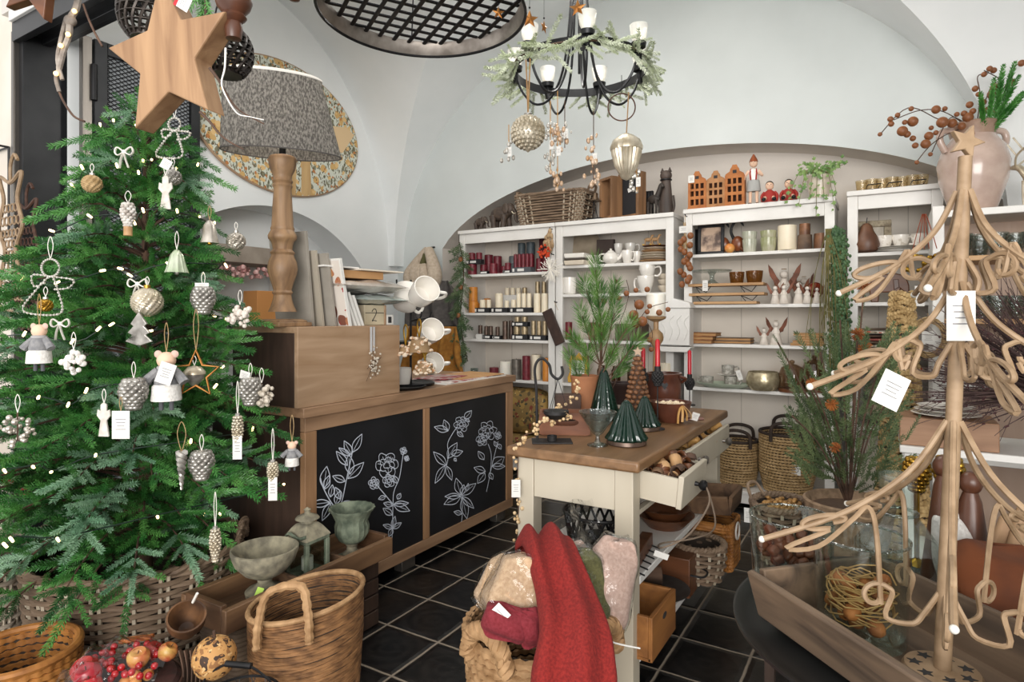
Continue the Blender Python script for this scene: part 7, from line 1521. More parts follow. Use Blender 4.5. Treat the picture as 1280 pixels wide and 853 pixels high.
sweep('wool_scarf','rust-red wool scarf pouring over the front of the rope basket',[at_d(668,730,1.74),at_d(666,690,1.74),at_d(676,676,1.69),at_d(690,700,1.60),at_d(712,745,1.52),at_d(724,790,1.43),at_d(716,840,1.37),at_d(708,900,1.36)],[.09,.12,.135,.14,.15,.165,.19,.20],WOOLR,2,.020)
def fold(name,lab,px,py,D,w_,h,th,m,lean,yaw,roll,seed,wrap=False):
 q=random.Random(seed);ph=[q.uniform(0,6)for _ in range(4)];g=G();k=D/FPX;W,H=w_*k/2,h*k/2
 def S(u,v):
  a,b_=2*PI*u,PI*(v-.5);c,s=math.cos(a),math.sin(a);e=lambda x,p:math.copysign(abs(x)**p,x)
  rr=1+.05*math.sin(3*a+ph[0])+.03*math.sin(7*b_+ph[1])
  return(W*e(c,.55)*e(math.cos(b_),.45)*rr,th*e(s,.7)*e(math.cos(b_),.5)*(1+.4*math.sin(11*v+ph[2]+1.5*c)*abs(math.sin(a))),H*e(math.sin(b_),.6)*rr)
 g.grid(S,40,24);p=at_d(px,py,D);d=thing(name,lab,'textile',p,(lean,roll,TH+yaw));part('cloth',g,m,d)
 if wrap:g2=G();g2.grid(lambda u,v:tuple(c*1.06+.004*math.sin(40*u+23*v)for c in S(u,v)),48,30);part('plastic_wrap',g2,CELLO,d)
 return d
d=fold('folded_blanket','cream wool blanket in clear plastic at the outer side of the rope basket',660,748,1.58,106,84,.05,WOOLC,-.35,-.15,.55,1,True)
d=fold('folded_blanket','second cream blanket roll in plastic tucked behind the first',632,735,1.66,64,66,.035,WOOLC,-.2,.1,.55,2,True);d=fold('knit_scarf','burgundy ribbed knit with a white tag against the basket handle',632,778,1.50,62,40,.03,WOOLB,-.15,-.1,.25,3);price_tag(d,(-.01,-.035,.04),.04,.05,(.2,.5,0));fold('knit_scarf','burgundy knit end showing under the cream blanket',662,785,1.50,30,46,.025,WOOLB,-.1,.1,-.1,4)
d=fold('wool_hat','olive green wool in clear plastic with a paper label',732,735,1.62,50,88,.04,WOOLG,-.2,.2,-.15,5,True);price_tag(d,(-.03,-.046,.01),.045,.04,(0,.15,0));d=fold('pink_blanket','dusty pink wool blanket in clear plastic at the table-leg side',762,732,1.66,60,110,.04,WOOLP,-.15,.15,.28,6,True);price_tag(d,(-.02,-.046,.03),.02,.045);fold('pink_blanket','dusty pink blanket corner behind the red scarf',712,712,1.74,60,60,.035,WOOLP,-.15,0,-.3,7,True)
g=G();g.grid(lambda u,v:((u-.5)*.17*(1-.5*v),.03*math.sin(9*u+4*v)+.015*math.sin(17*v),v*.17),24,24);one('hanging_wrap',g,CELLO,'tall empty crinkled clear plastic bag above the pink blanket','plastic bag',at_d(730,700,1.78),(-.15,-.1,TH))
z=TOP4
t0=None
for i in range(7):
 x,k=at(1077+12.6*i,4.26);o=one('glass_votive',G().lathe([(.026,0),(.034,.075),(.031,.075),(.024,.008),(0,.008)],24),glass('honey_glass','#f3ebd8',.05,bump=.3,bscale=60,body=.06,bodyc='#efe4c8'),'small honey-tinted tea-light glass in the row on top of the narrow bookcase','votive',(x,4.26-.02*(i%2),z),0,'tea-light glasses on the narrow bookcase')
for i,px in enumerate((1090,1116,1146)):
 x,k=at(px,4.17);g=G();g.tube([(-.035,0,.004),(.03,0,.004),(.045,.01,.035),(-.02,.01,.035)],.0035,5,closed=True);one('wire_tag',g,BLACK,'black bent-wire tag on the bookcase top, '+('first','second','third')[i]+' along the glasses from the ivy','tag',(x,4.17,z))
z=Z4[4]+EPS
X,k=at(1091,B+.06);d=thing('picture_frame','shabby ornate pale frame behind the wooden pear','picture frame',(X,B+.06,z),(-.1,0,0));W,H=20*k,43*k;sh=mk('shabby_gilt','#b3a78f','#7d705c',rough=.8,scale=40,bump=.6)
for a in((-W,W,0,.04),(-W,W,H-.04,H)):part('frame_rail',G().bx(a[0],a[1],-.015,.015,a[2],a[3]),sh,d,bev=.006)
for a in(-W,W-.04):part('frame_rail',G().bx(a,a+.04,-.015,.015,.0401,H-.0401),sh,d,bev=.006)
part('picture',G().bx(-W+.04,W-.04,-.002,.002,.0401,H-.0401),mk('faded_print','#d5cfc4','#b5ab9b',scale=14),d)
X,k=at(1083,A);d=thing('wooden_pear','brown wooden pear with thin stalk in the narrow bookcase','pear',(X,A,z));part('fruit',G().lathe([(.03,0),(.06,.015),(.07,.05),(.06,.09),(.038,.13),(.03,.16),(.015,.175),(0,.178)],32),mk('pear_wood','#7a5640','#57392a',rough=.45,scale=12,stretch=(1,1,.3)),d);part('stalk',G().tube([(0,0,.176),(.004,0,.21)],.0025,6),BLACK,d)
t=z
for i in range(3):t=plate(1122,48,A+.02,t,CERW,('lowest','middle','top')[i]+' white plate of the stack beside the wooden pear',.009)
for i,(px,r_)in enumerate(((1105,1.2),(1126,-.2),(1150,.4))):X,k=at(px,A);mug('mug',('white flowered cup lying next to the pear','white flowered cup in the middle of the plate stack','white flowered cup at the ribbon end of the plates')[i],(X,A+.03,t+(.0 if i<2 else .0)),.045,.07,mk('flowered_china','#ece7df','#cfc7bb',rough=.25,scale=40,lo=.55,hi=.6),r_,taper=.7)
z=Z4[3]+EPS
X,k=at(1110,A);d=thing('wooden_elephant','flat wooden elephant shape in the narrow bookcase','figurine',(X,A,z));d.scale=(.95,)*3;part('body',G().prism([(-.09,.0),(-.05,0),(-.045,.06),(.02,.06),(.025,0),(.06,0),(.065,.08),(.085,.06),(.09,.0),(.11,.0),(.11,.1),(.09,.16),(.04,.175),(-.05,.17),(-.09,.14),(-.1,.08)],.03),BROWNW,d,bev=.006);part('ear',G().prism([(.03,.07),(.06,.09),(.055,.14),(.025,.14)],.036),WALNUT,d,bev=.004)
FLT=floral_mat('rose_textile','#b3a58f',[('#d9d0c0',9,.4,1),('#b8452f',16,.27,1),('#7d725c',20,.25,1)]);q=random.Random(14)
for i in range(7):x,k=at(1100+q.uniform(-3,3),A);one('folded_napkin',G().box((0,0,.007),(.24+q.uniform(-.03,.03),.2,.013),(q.uniform(-.03,.03),q.uniform(-.05,.05),0)),(TWIG,FLT,OLDWX,mk('red_cloth','#8d3f36','#a5564a',scale=20))[i%4],('lowest','second','third','fourth','fifth','sixth','topmost')[i]+' folded cloth of the pile in the narrow bookcase','textile',(x,A,Z4[2]+EPS+.019*i),bev=.004)
for i,zz_ in enumerate((.622,.75,.878)):d=pouch('floral_cushion',('lowest','middle','topmost')[i]+' rose-print cushion below the pile of cloths',(.03,4.28,zz_),.31,.19,.11,FLT,20+i)
def clear(px,Y,z,w_,h,lab):x,k=at(px,Y);r=w_*k/2;H=h*k;return one('glass_tumbler',G().lathe([(0,0),(r*.55,0),(r*.6,.012),(r*.8,H*.4),(r,H),(r*.95,H),(r*.75,H*.4),(r*.5,.016),(0,.016)],36,flute=.02,nf=12),GLASSR,lab,'tumbler',(x,Y,z),0,'clear pressed tumblers on the tumbler shelf')
for z_,nm in((1.5455,'upper'),(1.2355,'lower')):
 for i in range(5):clear(1203+22*i,3.84+.08*(i%2),z_,23,29,f'clear pressed-glass tumbler in the row on the {nm} wooden shelf board')
d=thing('framed_picture','purple and rust picture in a thin gold frame behind the jug','picture',(.76,4.285,1.90));part('canvas',G().bx(-.15,.15,-.008,.006,0,.53),mk('dusk_paint','#3d3550','#9c6a5c',rough=.7,scale=4,lo=.4,hi=.62),d);g=G();g.bx(-.162,-.15,-.014,.008,-.012,.542);g.bx(.15,.162,-.014,.008,-.012,.542);g.bx(-.15,.15,-.014,.008,-.012,0);g.bx(-.15,.15,-.014,.008,.53,.542);part('hanging_frame',g,mk('thin_gold','#b07c45',rough=.5),d)
JP=Vector((.37,3.91,1.7755));d=thing('blush_jug','large blush glazed jug with a brown rim and side handles','jug',JP);part('body',G().lathe([(.085,0),(.10,.02),(.145,.16),(.155,.25),(.135,.33),(.10,.375),(.094,.39),(.105,.43),(.11,.445),(.098,.445),(.085,.39),(.12,.31),(.13,.2),(0,.03)],48),PINKP,d);part('rim',G().lathe([(.095,.385),(.106,.428),(.114,.446),(.108,.452),(.096,.44)],48,cap=False),mk('rim_brown','#8f7261','#a58a77',rough=.3,scale=20),d)
for a in(PI+TH,TH):c=Vector((math.cos(a),math.sin(a),0));part('handle',G().tube(spl([c*.10+Vector((0,0,.42)),c*.155+Vector((0,0,.415)),c*.17+Vector((0,0,.37)),c*.14+Vector((0,0,.31))],6),.016,10),PINKP,d)
q=random.Random(17);d=thing('nut_branch','branches with brown seed heads fanning out of the blush jug','branch',JP+Vector((0,0,.05)));sg=G();o0=Vector(d.location);n0=None
def JX(x,y,t=3.1):return at_d(x,y,t)-o0
for l in(((1210,160),(1175,150),(1135,135),(1100,168)),((1210,160),(1180,140),(1150,138),(1117,150)),((1212,160),(1190,165),(1165,180),(1146,202)),((1220,160),(1225,120),(1222,96),(1235,92)),((1225,160),(1255,110),(1270,82),(1279,79)),((1212,162),(1200,150),(1185,150),(1165,190)),((1220,160),(1238,110),(1250,100),(1230,88))):sg.tube(spl([(0,0,.0),JX(1214,175)]+[JX(*a)for a in l],6),.0025,5)
part('stem',sg,TWIG,d)
for x,y,r in((1100,168,2.6),(1113,149,3.4),(1114,155,3.4),(1122,144,3),(1131,153,3),(1139,136,3),(1141,152,6),(1128,164,6),(1134,168,4),(1141,173,3.5),(1144,182,3.6),(1157,180,5.5),(1161,170,5),(1170,166,3),(1163,193,2.6),(1146,203,2.6),(1170,137,5),(1181,136,3),(1178,153,6.5),(1190,154,5.5),(1164,160,2.8),(1196,143,3),(1210,147,6),(1212,131,4),(1205,142,3.6),(1216,139,3.6),(1202,158,4.5),(1212,168,5.5),(1222,172,3.5),(1219,111,3.6),(1223,118,3),(1229,128,3.8),(1244,110,5.5),(1241,118,6),(1237,86,3.4),(1242,88,3.6),(1230,93,3.2),(1264,103,4.5),(1277,79,4),(1234,138,4),(1243,140,3.8)):
 if n0 is None:oN=n0=part('nut',G().ball((0,0,0),.0145,12,8),NUT,d)
 else:oN=n0.copy();COL.objects.link(oN);oN.parent=d
 oN.location=JX(x,y,3.06+.02*q.random());oN.scale=(r*.285,)*3
d=thing('fir_sprig','bright green fir sprig standing in the blush jug','fir branch',JP+Vector((.05,.03,.10)));o0=Vector(d.location);pl=[];TF=[sprig_np(80,.12,.022,seed=61,w=.003)]
for x,y,x2,y2 in((1240,162,1252,95),(1235,160,1240,120),(1240,160,1265,112),(1240,165,1270,130),(1238,160,1258,138),(1230,162,1228,140),(1245,150,1250,115),(1250,140,1262,100)):
 a,b_=at_d(x,y,3.06)-o0,at_d(x2,y2,3.02)-o0
 for t in(0,.35,.7):pl.append((0,frame(a.lerp(b_,t),b_-a,t*9,1.0),0))
foliage('foliage',TF,None,pl,[mk('bright_fir','#2d6a24','#4f8c3c',rough=.5,scale=20)],d);part('stem',G().tube([(0,0,0),at_d(1250,120,3.04)-o0],.004,6),TWIG,d)
AP=Vector((.61,3.83,1.7755));d=thing('reindeer_figure','silver metal reindeer with branching antlers beside the jug','figurine',AP,-.6);g=G();g.ball((0,0,.14),.035,14,10,(1.7,.7,.9));part('body',g,CHAMP,d)
part('neck',G().tube(spl([(-.04,0,.15),(-.075,0,.2),(-.11,0,.205)],5),[.02,.019,.018,.017,.016,.016,.015,.014,.012,.010,.008],10),CHAMP,d)
for x in(-.045,.045):
 for y in(-.015,.015):part('leg',G().tube([(x,y,.13),(x*1.1,y,.06),(x,y,0)],[.011,.006,.007],7),CHAMP,d)
for s in(-1,1):
 g=G();g.tube(spl([(-.085,s*.012,.215),(-.06,s*.05,.25),(.0,s*.09,.28),(.06,s*.10,.33)],6),.005,6)
 for a,b_ in(((-.06,.05,.25),(-.09,.07,.31)),((-.02,.08,.27),(-.05,.10,.33)),((.02,.09,.29),(.01,.12,.35)),((.04,.095,.31),(.09,.09,.30))):g.tube([(a[0],s*a[1],a[2]),(b_[0],s*b_[1],b_[2])],.004,5)
 part('antler',g,CHAMP,d)
d=thing('hanging_bell_wreath','gold bell wreaths on rust ribbons hanging at the tumbler shelf','wreath',on_y(1155,268,3.70));k=xk(1155,3.7)[1]
for x in(-12,-6,0,5,13):part('hanging_ribbon',G().tube(spl([(x*.15*k,0,0),(x*.6*k,-.015,-22*k),(x*k,-.02,-44*k)],5),.008,5,flat=.25),RIBO,d)
q=random.Random(19);g=G()
for i in range(64):a=q.uniform(0,6.28);g.ball(((-10+13*math.cos(a))*k if i%2 else(15+15*math.cos(a))*k,-.03+q.gauss(0,.012),(-62+9*math.sin(a))*k),q.uniform(2.4,3.6)*k,8,6)
part('bell_cluster',g,GOLDM,d);price_tag(d,(-.02,-.06,-.36),.04,.1)
X=on_y(1160,392,3.70);d=thing('hanging_twine_wreath','small twine wreath with white tag under the gold bells','wreath',X);g=G()
for i in range(9):r_=(17+q.uniform(-3,3))*k;g.tube([(r_*math.cos(t*.35),q.uniform(-.01,.01)-.02,-30*k+r_*1.3*math.sin(t*.35))for t in range(18)],.003,5,closed=True)
part('twine_loop',g,TWINE,d);price_tag(d,(0,-.045,-22*k),.055,.065);part('hanging_cord',G().tube([(0,0,0),(0,-.02,-8*k)],.002,4),TWINE,d)
d=thing('straw_cone','tall woven straw cone leaning before the tumbler shelf','straw cone',(.055,3.42,0));coil_parts(d,lambda z_:(.125-.062*z_,.125-.062*z_),0,1.36,62,.0125,STRAW,BSH,bead=24,amp=.2,wob=.6)
d=thing('hanging_vine','long dark green trailing vine hanging on the angel bookcase post','vine',on_y(1044,283,4.09));k=xk(1044,4.09)[1];g=G();sg=G();q=random.Random(23)
for i in range(11):
 x0=q.uniform(-5,12)*k;P=spl([(0,0,0),(x0,-.03,-30*k),(x0+q.uniform(-4,4)*k,-.05,-110*k),(x0+q.uniform(-6,6)*k,-.05,-q.uniform(150,215)*k)],14);sg.tube(P,.002,4)
 for p in P[5:]:
  for _ in range(3):g.ball(p+Vector((q.gauss(0,.014),q.gauss(0,.012),q.gauss(0,.01))),.009,5,4,(1,.5,1.2))
part('foliage',g,VINE,d);part('stem',sg,MOSS,d);part('hanging_hook',G().tube([(0,.03,.0),(0,-.01,0)],.006,6),BLACK,d)
d=thing('hanging_moss','tangled dry yellowish moss strands hung on the same post as the vine','dried plant',on_y(1036,290,4.06));g=G()
for i in range(30):x0=q.gauss(0,8)*k;g.tube(spl([(q.uniform(-4,4)*k,0,4*k),(x0*.6,-.03,-35*k),(x0,-.04+q.gauss(0,.015),-80*k),(x0*1.3+q.uniform(-6,6)*k,-.04,-q.uniform(95,190)*k)],5),.0017,4)
part('strands',g,MOSS,d)
d=thing('low_bench','low dark wooden bench behind the tray table, carrying the planter','bench',(-.13,2.31,0));part('seat',G().bx(-.26,.22,-.16,.14,.37,.40),DARKOAK,d,bev=.004)
for x in(-.22,.17):
 for y in(-.13,.11):part('leg',G().bx(x,x+.03,y,y+.03,0,.369),DARKOAK,d)
PP=Vector((-.11,2.29,.4005));d=thing('planter','rough sand-coloured planter holding the thistle bush','planter',PP);part('body',G().lathe([(.085,0),(.10,.03),(.13,.22),(.136,.245),(.128,.25),(.118,.22),(0,.2)],40),mk('fibre_clay','#a58a70','#7e6751',rough=.95,scale=40,bump=.8),d);part('soil',G().cyl((0,0,.19),.115,.03,32),mk('soil','#4a3628','#5d4533',scale=60,bump=.6),d)
d=thing('thistle_bush','bushy juniper-like plant with orange thistle heads in the rough planter','plant',PP+Vector((0,0,.221)));o0=Vector(d.location);q=random.Random(29);pl=[];sg=G();TJ=[sprig_np(50,.10,.016,ang=40,seed=71),sprig_np(44,.08,.018,ang=48,seed=72)]
def BXp(x,y,t=2.0):return at_d(x,y,t)-o0
for i in range(150):
 a=q.uniform(0,6.28);h=q.uniform(.08,.52);r_=.10*q.random()+.05;tip=Vector((r_*math.cos(a)*1.1,r_*math.sin(a),h));pl.append((q.randrange(2),frame(tip,(math.cos(a)*.5,math.sin(a)*.5,1),i,q.uniform(.8,1.2)),0))
 if i%3==0:pl.append((0,frame(tip*.6,(math.cos(a),math.sin(a),.5),i,1),0))
g=G()
for x,y,r,t in((1080,358,9,1.95),(1072,418,8.5,1.9),(1082,436,9,1.88),(1070,455,8,1.92),(1015,480,7.5,1.85),(1040,506,8,1.9),(1044,560,7,1.88),(972,428,0,2.0),(1110,500,0,1.95),(990,520,0,1.9),(1120,420,0,2.0),(1050,400,0,2.0),(1005,470,0,2.0),(1095,470,0,1.9),(1025,440,0,2.05)):
 e=BXp(x,y,t);P=spl([(0,0,0),e*.5+Vector((0,0,.05)),e],6);sg.tube(P,.0028,5)
 for j in range(4,len(P),2):pl.append((1,frame(P[j],(q.uniform(-1,1),q.uniform(-1,1),.6),j,.55),0))
 if r:
  for j in range(70):u=Vector((q.gauss(0,1),q.gauss(0,1),q.gauss(0,1))).normalized();rr=r*t/FPX;g.tube([e,e+u*rr],[.0022,.0012],4)
foliage('foliage',TJ,None,pl,[JUNI],d);part('stem',sg,TWIG,d);part('thistle_blossom',g,mk('thistle_orange','#a5622a','#7b431b',rough=.8,scale=30),d)
d=thing('seed_basket','shallow twig basket of gold seeds beside the rough planter','basket',(-.315,2.285,.4005));wicker_parts(d,lambda z_:(.05+.2*z_,.07+.2*z_),.01,.20,11,14,.007,(WICK,STAKE,BSH),amp=.007);g=G();[g.ball((q.uniform(-.06,.06),q.uniform(-.08,.08),.195+q.uniform(0,.012)),.009,6,4,(1,1.5,.6))for _ in range(90)];o=part('seeds',g,mk('gold_seed','#b98a4a','#7e5a2c',rough=.5,scale=40),d);o['kind']='stuff';part('handle',G().tube(spl([(-.06,.05,.21),(-.09,.06,.25),(-.11,.02,.25),(-.09,-.02,.21)],5),.006,6),WICK,d);price_tag(d,(-.095,-.06,.19),.025,.05)
d=thing('console_table','white-legged console with wooden box top under the plum twigs','table',(.42,3.13,0))
for x in(-.34,.34):
 for y in(-.17,.17):part('leg',G().bx(x-.025,x+.025,y-.025,y+.025,0,.70),WHITE,d,bev=.003)
part('top',G().bx(-.38,.38,-.21,.21,.701,.73),WHITE,d,bev=.004);part('lower_shelf',G().bx(-.33,.33,-.16,.16,.25,.27),WHITE,d)
one('wooden_box',G().bx(-.16,.16,-.12,.12,0,.11),mk('box_pink_wood','#a58064','#86644b',rough=.6,stretch=(.2,1,1),scale=16),'pinkish-brown wooden box on the console carrying plates','box',(.20,3.06,.731),bev=.004)
t=.842
for i in range(3):one('plate',G().lathe([(0,0),(.08,.002),(.12-.01*i,.012),(.115-.01*i,.014),(.08,.006),(0,.006)],36),CERW,('lowest','middle','top')[i]+' white plate stacked on the pinkish-brown box','plate',(.20,3.06,t+.0155*i))
one('white_planter',G().box((0,0,.05),(.26,.12,.10),taper=1.05),CERW,'white scalloped planter of succulents on the white shelf board','planter',(.62,3.86,.9205),bev=.02)
d=thing('twig_bundle','big bundle of dark plum dried twigs in a vase on the console','dried twigs',(.56,2.98,.731));part('vase',G().lathe([(.05,0),(.09,.06),(.08,.16),(.05,.2),(.055,.22),(.045,.22),(0,.02)],28),CERBR,d);g=G();g2=G()
for i in range(280):
 u=Vector((q.gauss(-.45,.55),q.gauss(-.15,.35),q.gauss(.55,.45)));u.normalize();
 if u.z<-.25:u.z=-u.z
 l=q.uniform(.25,.52);b_=Vector((0,0,.2));e=b_+u*l;g.tube([b_,b_+u*l*.5+Vector((0,0,.02)),e],[.0036,.0028,.0014],4)
 for j in range(3):c=b_.lerp(e,q.uniform(.5,1));g.tube([c,c+(u+Vector((q.gauss(0,.5),q.gauss(0,.5),q.gauss(0,.5))))*.07],.0012,3);g2.ball(c,.004,5,3)
part('twigs_cluster',g,TWIGD,d);part('bud_cluster',g2,mk('plum_bud','#4c2a2c',rough=.8),d)['kind']='stuff'
TZ2=.6005;TRZ=.613
def TP(px,py,z,t=None):return on_z(px,py,z)
U_=Vector((.722,-.691,0));V_=Vector((.691,.722,0));C0=Vector((-.248,1.366,0))+U_*.25+V_*.16;ang=math.atan2(U_.y,U_.x)
d=thing('dough_trough','long old wooden dough trough on the tray table, with jar and tree stand inside','trough',(C0.x,C0.y,TRZ),ang);L2,W2=.25,.16;OT=OLDWX
part('bottom',G().bx(-L2+.02,L2-.02,-W2+.03,W2-.03,.0,.014),OT,d,bev=.002)
for s in(-1,1):part('side_board',G().box((0,s*(W2-.013),.055),(2*L2,.016,.10),(-s*.28,0,0)),OT,d,bev=.004);part('end_board',G().box((s*(L2-.012),0,.055),(.018,2*W2-.05,.098),(0,s*.15,0)),OT,d,bev=.003)
def jar(name,lab,loc,r,h,cat='jar'):d=thing(name,lab,cat,loc);part('glass',G().lathe([(0,0),(r*.88,0),(r*.92,.006),(r,h),(r*.965,h),(r*.89,.02),(0,.02)],48),GLASS,d);part('rim',G().torus((0,0,h),r*.98,.003,48,6),GLASSR,d);return d
JL=Vector((-.045,1.372,TRZ+.0145));jar('glass_jar','clear glass jar of orange pods and raffia standing in the trough',JL,.084,.195);g=None;q=random.Random(37)
for i in range(16):
 a=q.uniform(0,6.28);r_=.052*math.sqrt(q.random());p=JL+Vector((r_*math.cos(a),r_*math.sin(a),.036+.0045*i))
 if g is None:o1=g=one('dried_pod',G().ball((0,0,0),.019,10,8,(1,.85,.8)),mk('pod_orange','#ae6a33','#7d4520',rough=.7,scale=20),'orange-brown dried pod among raffia in the jar','pod',p,q.uniform(0,3),'dried pods in the glass jar')
 else:copy_tree(g,p,(q.uniform(-1,1),q.uniform(-1,1),a))
g2=G()
for i in range(26):a=q.uniform(0,6.28);zc=q.uniform(.04,.115);r_=q.uniform(.03,.066);g2.tube([(r_*math.cos(a+t*.5)*q.uniform(.9,1),r_*math.sin(a+t*.5)*q.uniform(.9,1),zc+.012*math.sin(t*.9+i))for t in range(12)],.0016,4)
o=one('raffia_fill',g2,mk('raffia','#b9945f','#96713f',rough=.8,scale=20),'tangled beige raffia strings inside the glass jar','raffia',JL);o['kind']='stuff'
BL=Vector((-.195,1.585,TZ2+.022));jar('glass_bowl','wide clear glass bowl of brown cubes at the tray edge',BL,.093,.155,'bowl');g=None
for i in range(44):
 a=q.uniform(0,6.28);r_=.066*math.sqrt(q.random());p=BL+Vector((r_*math.cos(a),r_*math.sin(a),.036+.0017*i))
 if g is None:g=one('brown_cube',G().box((0,0,0),(.024,.024,.022)),mk('cube_brown','#6f3d26','#4f2818',rough=.5,scale=14),'reddish-brown rounded wooden cube in the glass bowl','cube',p,q.uniform(0,3),'brown cubes in the glass bowl',bev=.006)
 else:copy_tree(g,p,(q.uniform(-1,1),q.uniform(-1,1),a))
d=thing('glass_decanter','clear glass decanter with wide faceted shoulder behind the jar','decanter',(.02,1.742,TZ2+.001));part('body',G().lathe([(.07,0),(.088,.02),(.092,.10),(.040,.175),(.040,.27),(.037,.27),(.036,.178),(.086,.1),(.08,.02),(0,.012)],8),GLASS,d,smooth=False);part('neck_ring',G().torus((0,0,.178),.041,.004,32,6),GLASSR,d)
for p,lab,h in(((.115,1.80,TZ2),'brown wooden cone figure with round head beside the decanter',.27),((.165,1.79,TZ2),'second brown wooden cone figure, behind the tree shaft',.24)):d=thing('cone_figure',lab,'figurine',p);part('body',G().lathe([(.052,0),(.05,.01),(.022,h*.9),(.014,h)],28),WALNUT,d);part('head',G().ball((0,0,h+.018),.024,16,12,(1,1,1.15)),WALNUT,d)
for i,(px,t)in enumerate(((1146,1.60),(1186,1.50))):p=at_d(px,590,t);d=thing('gold_acorn',('gold acorn-shaped goblet by the cone figure','second gold acorn goblet behind the tree shaft')[i],'acorn goblet',(p.x,p.y,TZ2 if i==0 else .6005));h0=p.z-.6005;g=G();pinecone(g,.030,.085,6,9,(0,0,h0-.05));part('cup',g,GOLDM,d);part('stem',G().lathe([(.03,0),(.028,.006),(.006,.02),(.007,h0-.05)],16),GOLDM,d)
for i,(x,y,ry_,rx_,h)in enumerate(((.17,1.72,.28,.1,.21),(.205,1.70,.22,.05,.235),(.235,1.72,.33,-.05,.25))):one('wooden_stick',G().box((0,0,h/2),(.034,.02,h)),wood('driftwood','#a0805f','#775a40','z',10),('shortest','middle','tallest')[i]+' rounded driftwood stick standing behind the suede','stick',(x,y,TZ2+.008),(rx_-.1,ry_,0),bev=.009)
fold('knit_bundle','white chunky knit peeping out between shaft and sticks',1190,690,1.45,44,95,.03,WHITEF,0,0,0,41);fold('suede_bag','rust-brown suede bag lying beside the metal tree',1252,738,1.24,130,110,.05,SUEDE,-.35,.1,.15,42)
TB_=Vector((.080,1.300,TRZ+.0145));d=thing('metal_tree','clay-coloured wire fir with scroll boughs standing in the trough','wire tree',TB_,.45)
part('base',G().lathe([(.0,.012),(.056,.012),(.060,.006),(.056,0),(0,0)],36),WIREC,d);g=G()
for i in range(7):a=i*.9;g.prism(flat_star(.013,.006,5,a),.0006,tr(.040*math.cos(a),.040*math.sin(a),.0125)@rx(PI/2))
part('leaf_cutouts',g,INK,d,smooth=False)
lean=Vector((.036,.028,0));lean=rz(-.45)@lean
def ax(z_):return lean*(z_/.93)+Vector((0,0,z_))
part('shaft',G().tube([ax(.012),ax(.5),ax(.90)],[.0135,.012,.0105],12),WIREC,d);part('top_star',G().prism(flat_star(.032,.014,5),.012,tr(ax(.925))@rz(TH-.45)@ry(.35)),WIREC,d,bev=.002)
def spiral(c,r0,a0,turns,s):return[(c[0]+r0*(1-.75*i/12)*math.cos(a0+s*turns*2*PI*i/12),c[1]+r0*(1-.75*i/12)*math.sin(a0+s*turns*2*PI*i/12))for i in range(13)]
for zU,zT,Rr_,zL,nb,off in((.84,.665,.185,.69,5,.2),(.68,.50,.255,.545,5,.75),(.44,.205,.30,.11,5,.45)):
 for b_ in range(nb):
  a=off+2*PI*b_/nb;u=Vector((math.cos(a),math.sin(a),0));o_=ax(zU)
  def W3(r,z_):return ax(z_)+u*r
  out=[W3(.010,zU),W3(Rr_*.22,zU-(zU-zT)*.40),W3(Rr_*.55,zU-(zU-zT)*.74),W3(Rr_,zT)]
  br=part('bough',G().tube(spl(out,7),.0052,7),WIREC,d)
  s1=spiral((Rr_*.70,zT+.030),.030,-PI*.5,.95,1)[::-1];low=[(Rr_*.52,zT-.012),(Rr_*.40,zT+.015)]
  s2=[(Rr_*.34,zT+(zL-zT)*.3+.03)]+[(Rr_*.16+.0,zL-.04)]
  path=[(Rr_*.98,zT+.002),(Rr_*.84,zT-.012),(Rr_*.66,zT-.010)];
  s1=[(Rr_*.62+1.9*(r-Rr_*.70),zT+.045+.55*(z_-zT-.03)-.35*(r-Rr_*.7))for r,z_ in s1]
  part('bough_scroll',G().tube(spl([W3(r,z_)for r,z_ in s1+[(Rr_*.86,zT-.012),(Rr_*.68,zT-.004),(Rr_*.50,zT+.05),(Rr_*.42,zT+.075),(Rr_*.37,zT+.03),(Rr_*.33,zL+.0)]],4),.0046,6),WIREC,br)
  part('bough_scroll',G().tube(spl([W3(r,z_)for r,z_ in spiral((Rr_*.36,zL+.012),.028,PI*.9,.9,-1)[::-1]+[(Rr_*.30,zL-.022),(Rr_*.16,zL-.028),(.03,zL-.005),(.010,zL+.03)]],4),.0046,6),WIREC,br)
  part('tip_ball',G().ball(W3(Rr_,zT),.0062,10,7),WIREW,br)
t=price_tag(d,(0,0,0),.046,.085);t.location=ax(.665)+(rz(-.45)@Vector((0,-.03,0)));t.rotation_euler=(0,0,TH-.55);t2=price_tag(d,(0,0,0),.045,.055);t2.location=ax(.48)+(rz(-.45+TH)@Vector((-.16,-.10,.05)));t2.rotation_euler=(0,.45,TH-.4)
CCn=Vector((-1.24,2.64,2.41));RC=.305;d=thing('chandelier','black hoop chandelier dressed with frosted fir, hung over the shop floor','chandelier',CCn);part('hoop',G().lathe([(RC,-.02),(RC+.004,-.02),(RC+.004,.02),(RC,.02),(RC,-.02)],72,cap=False),STEEL,d)
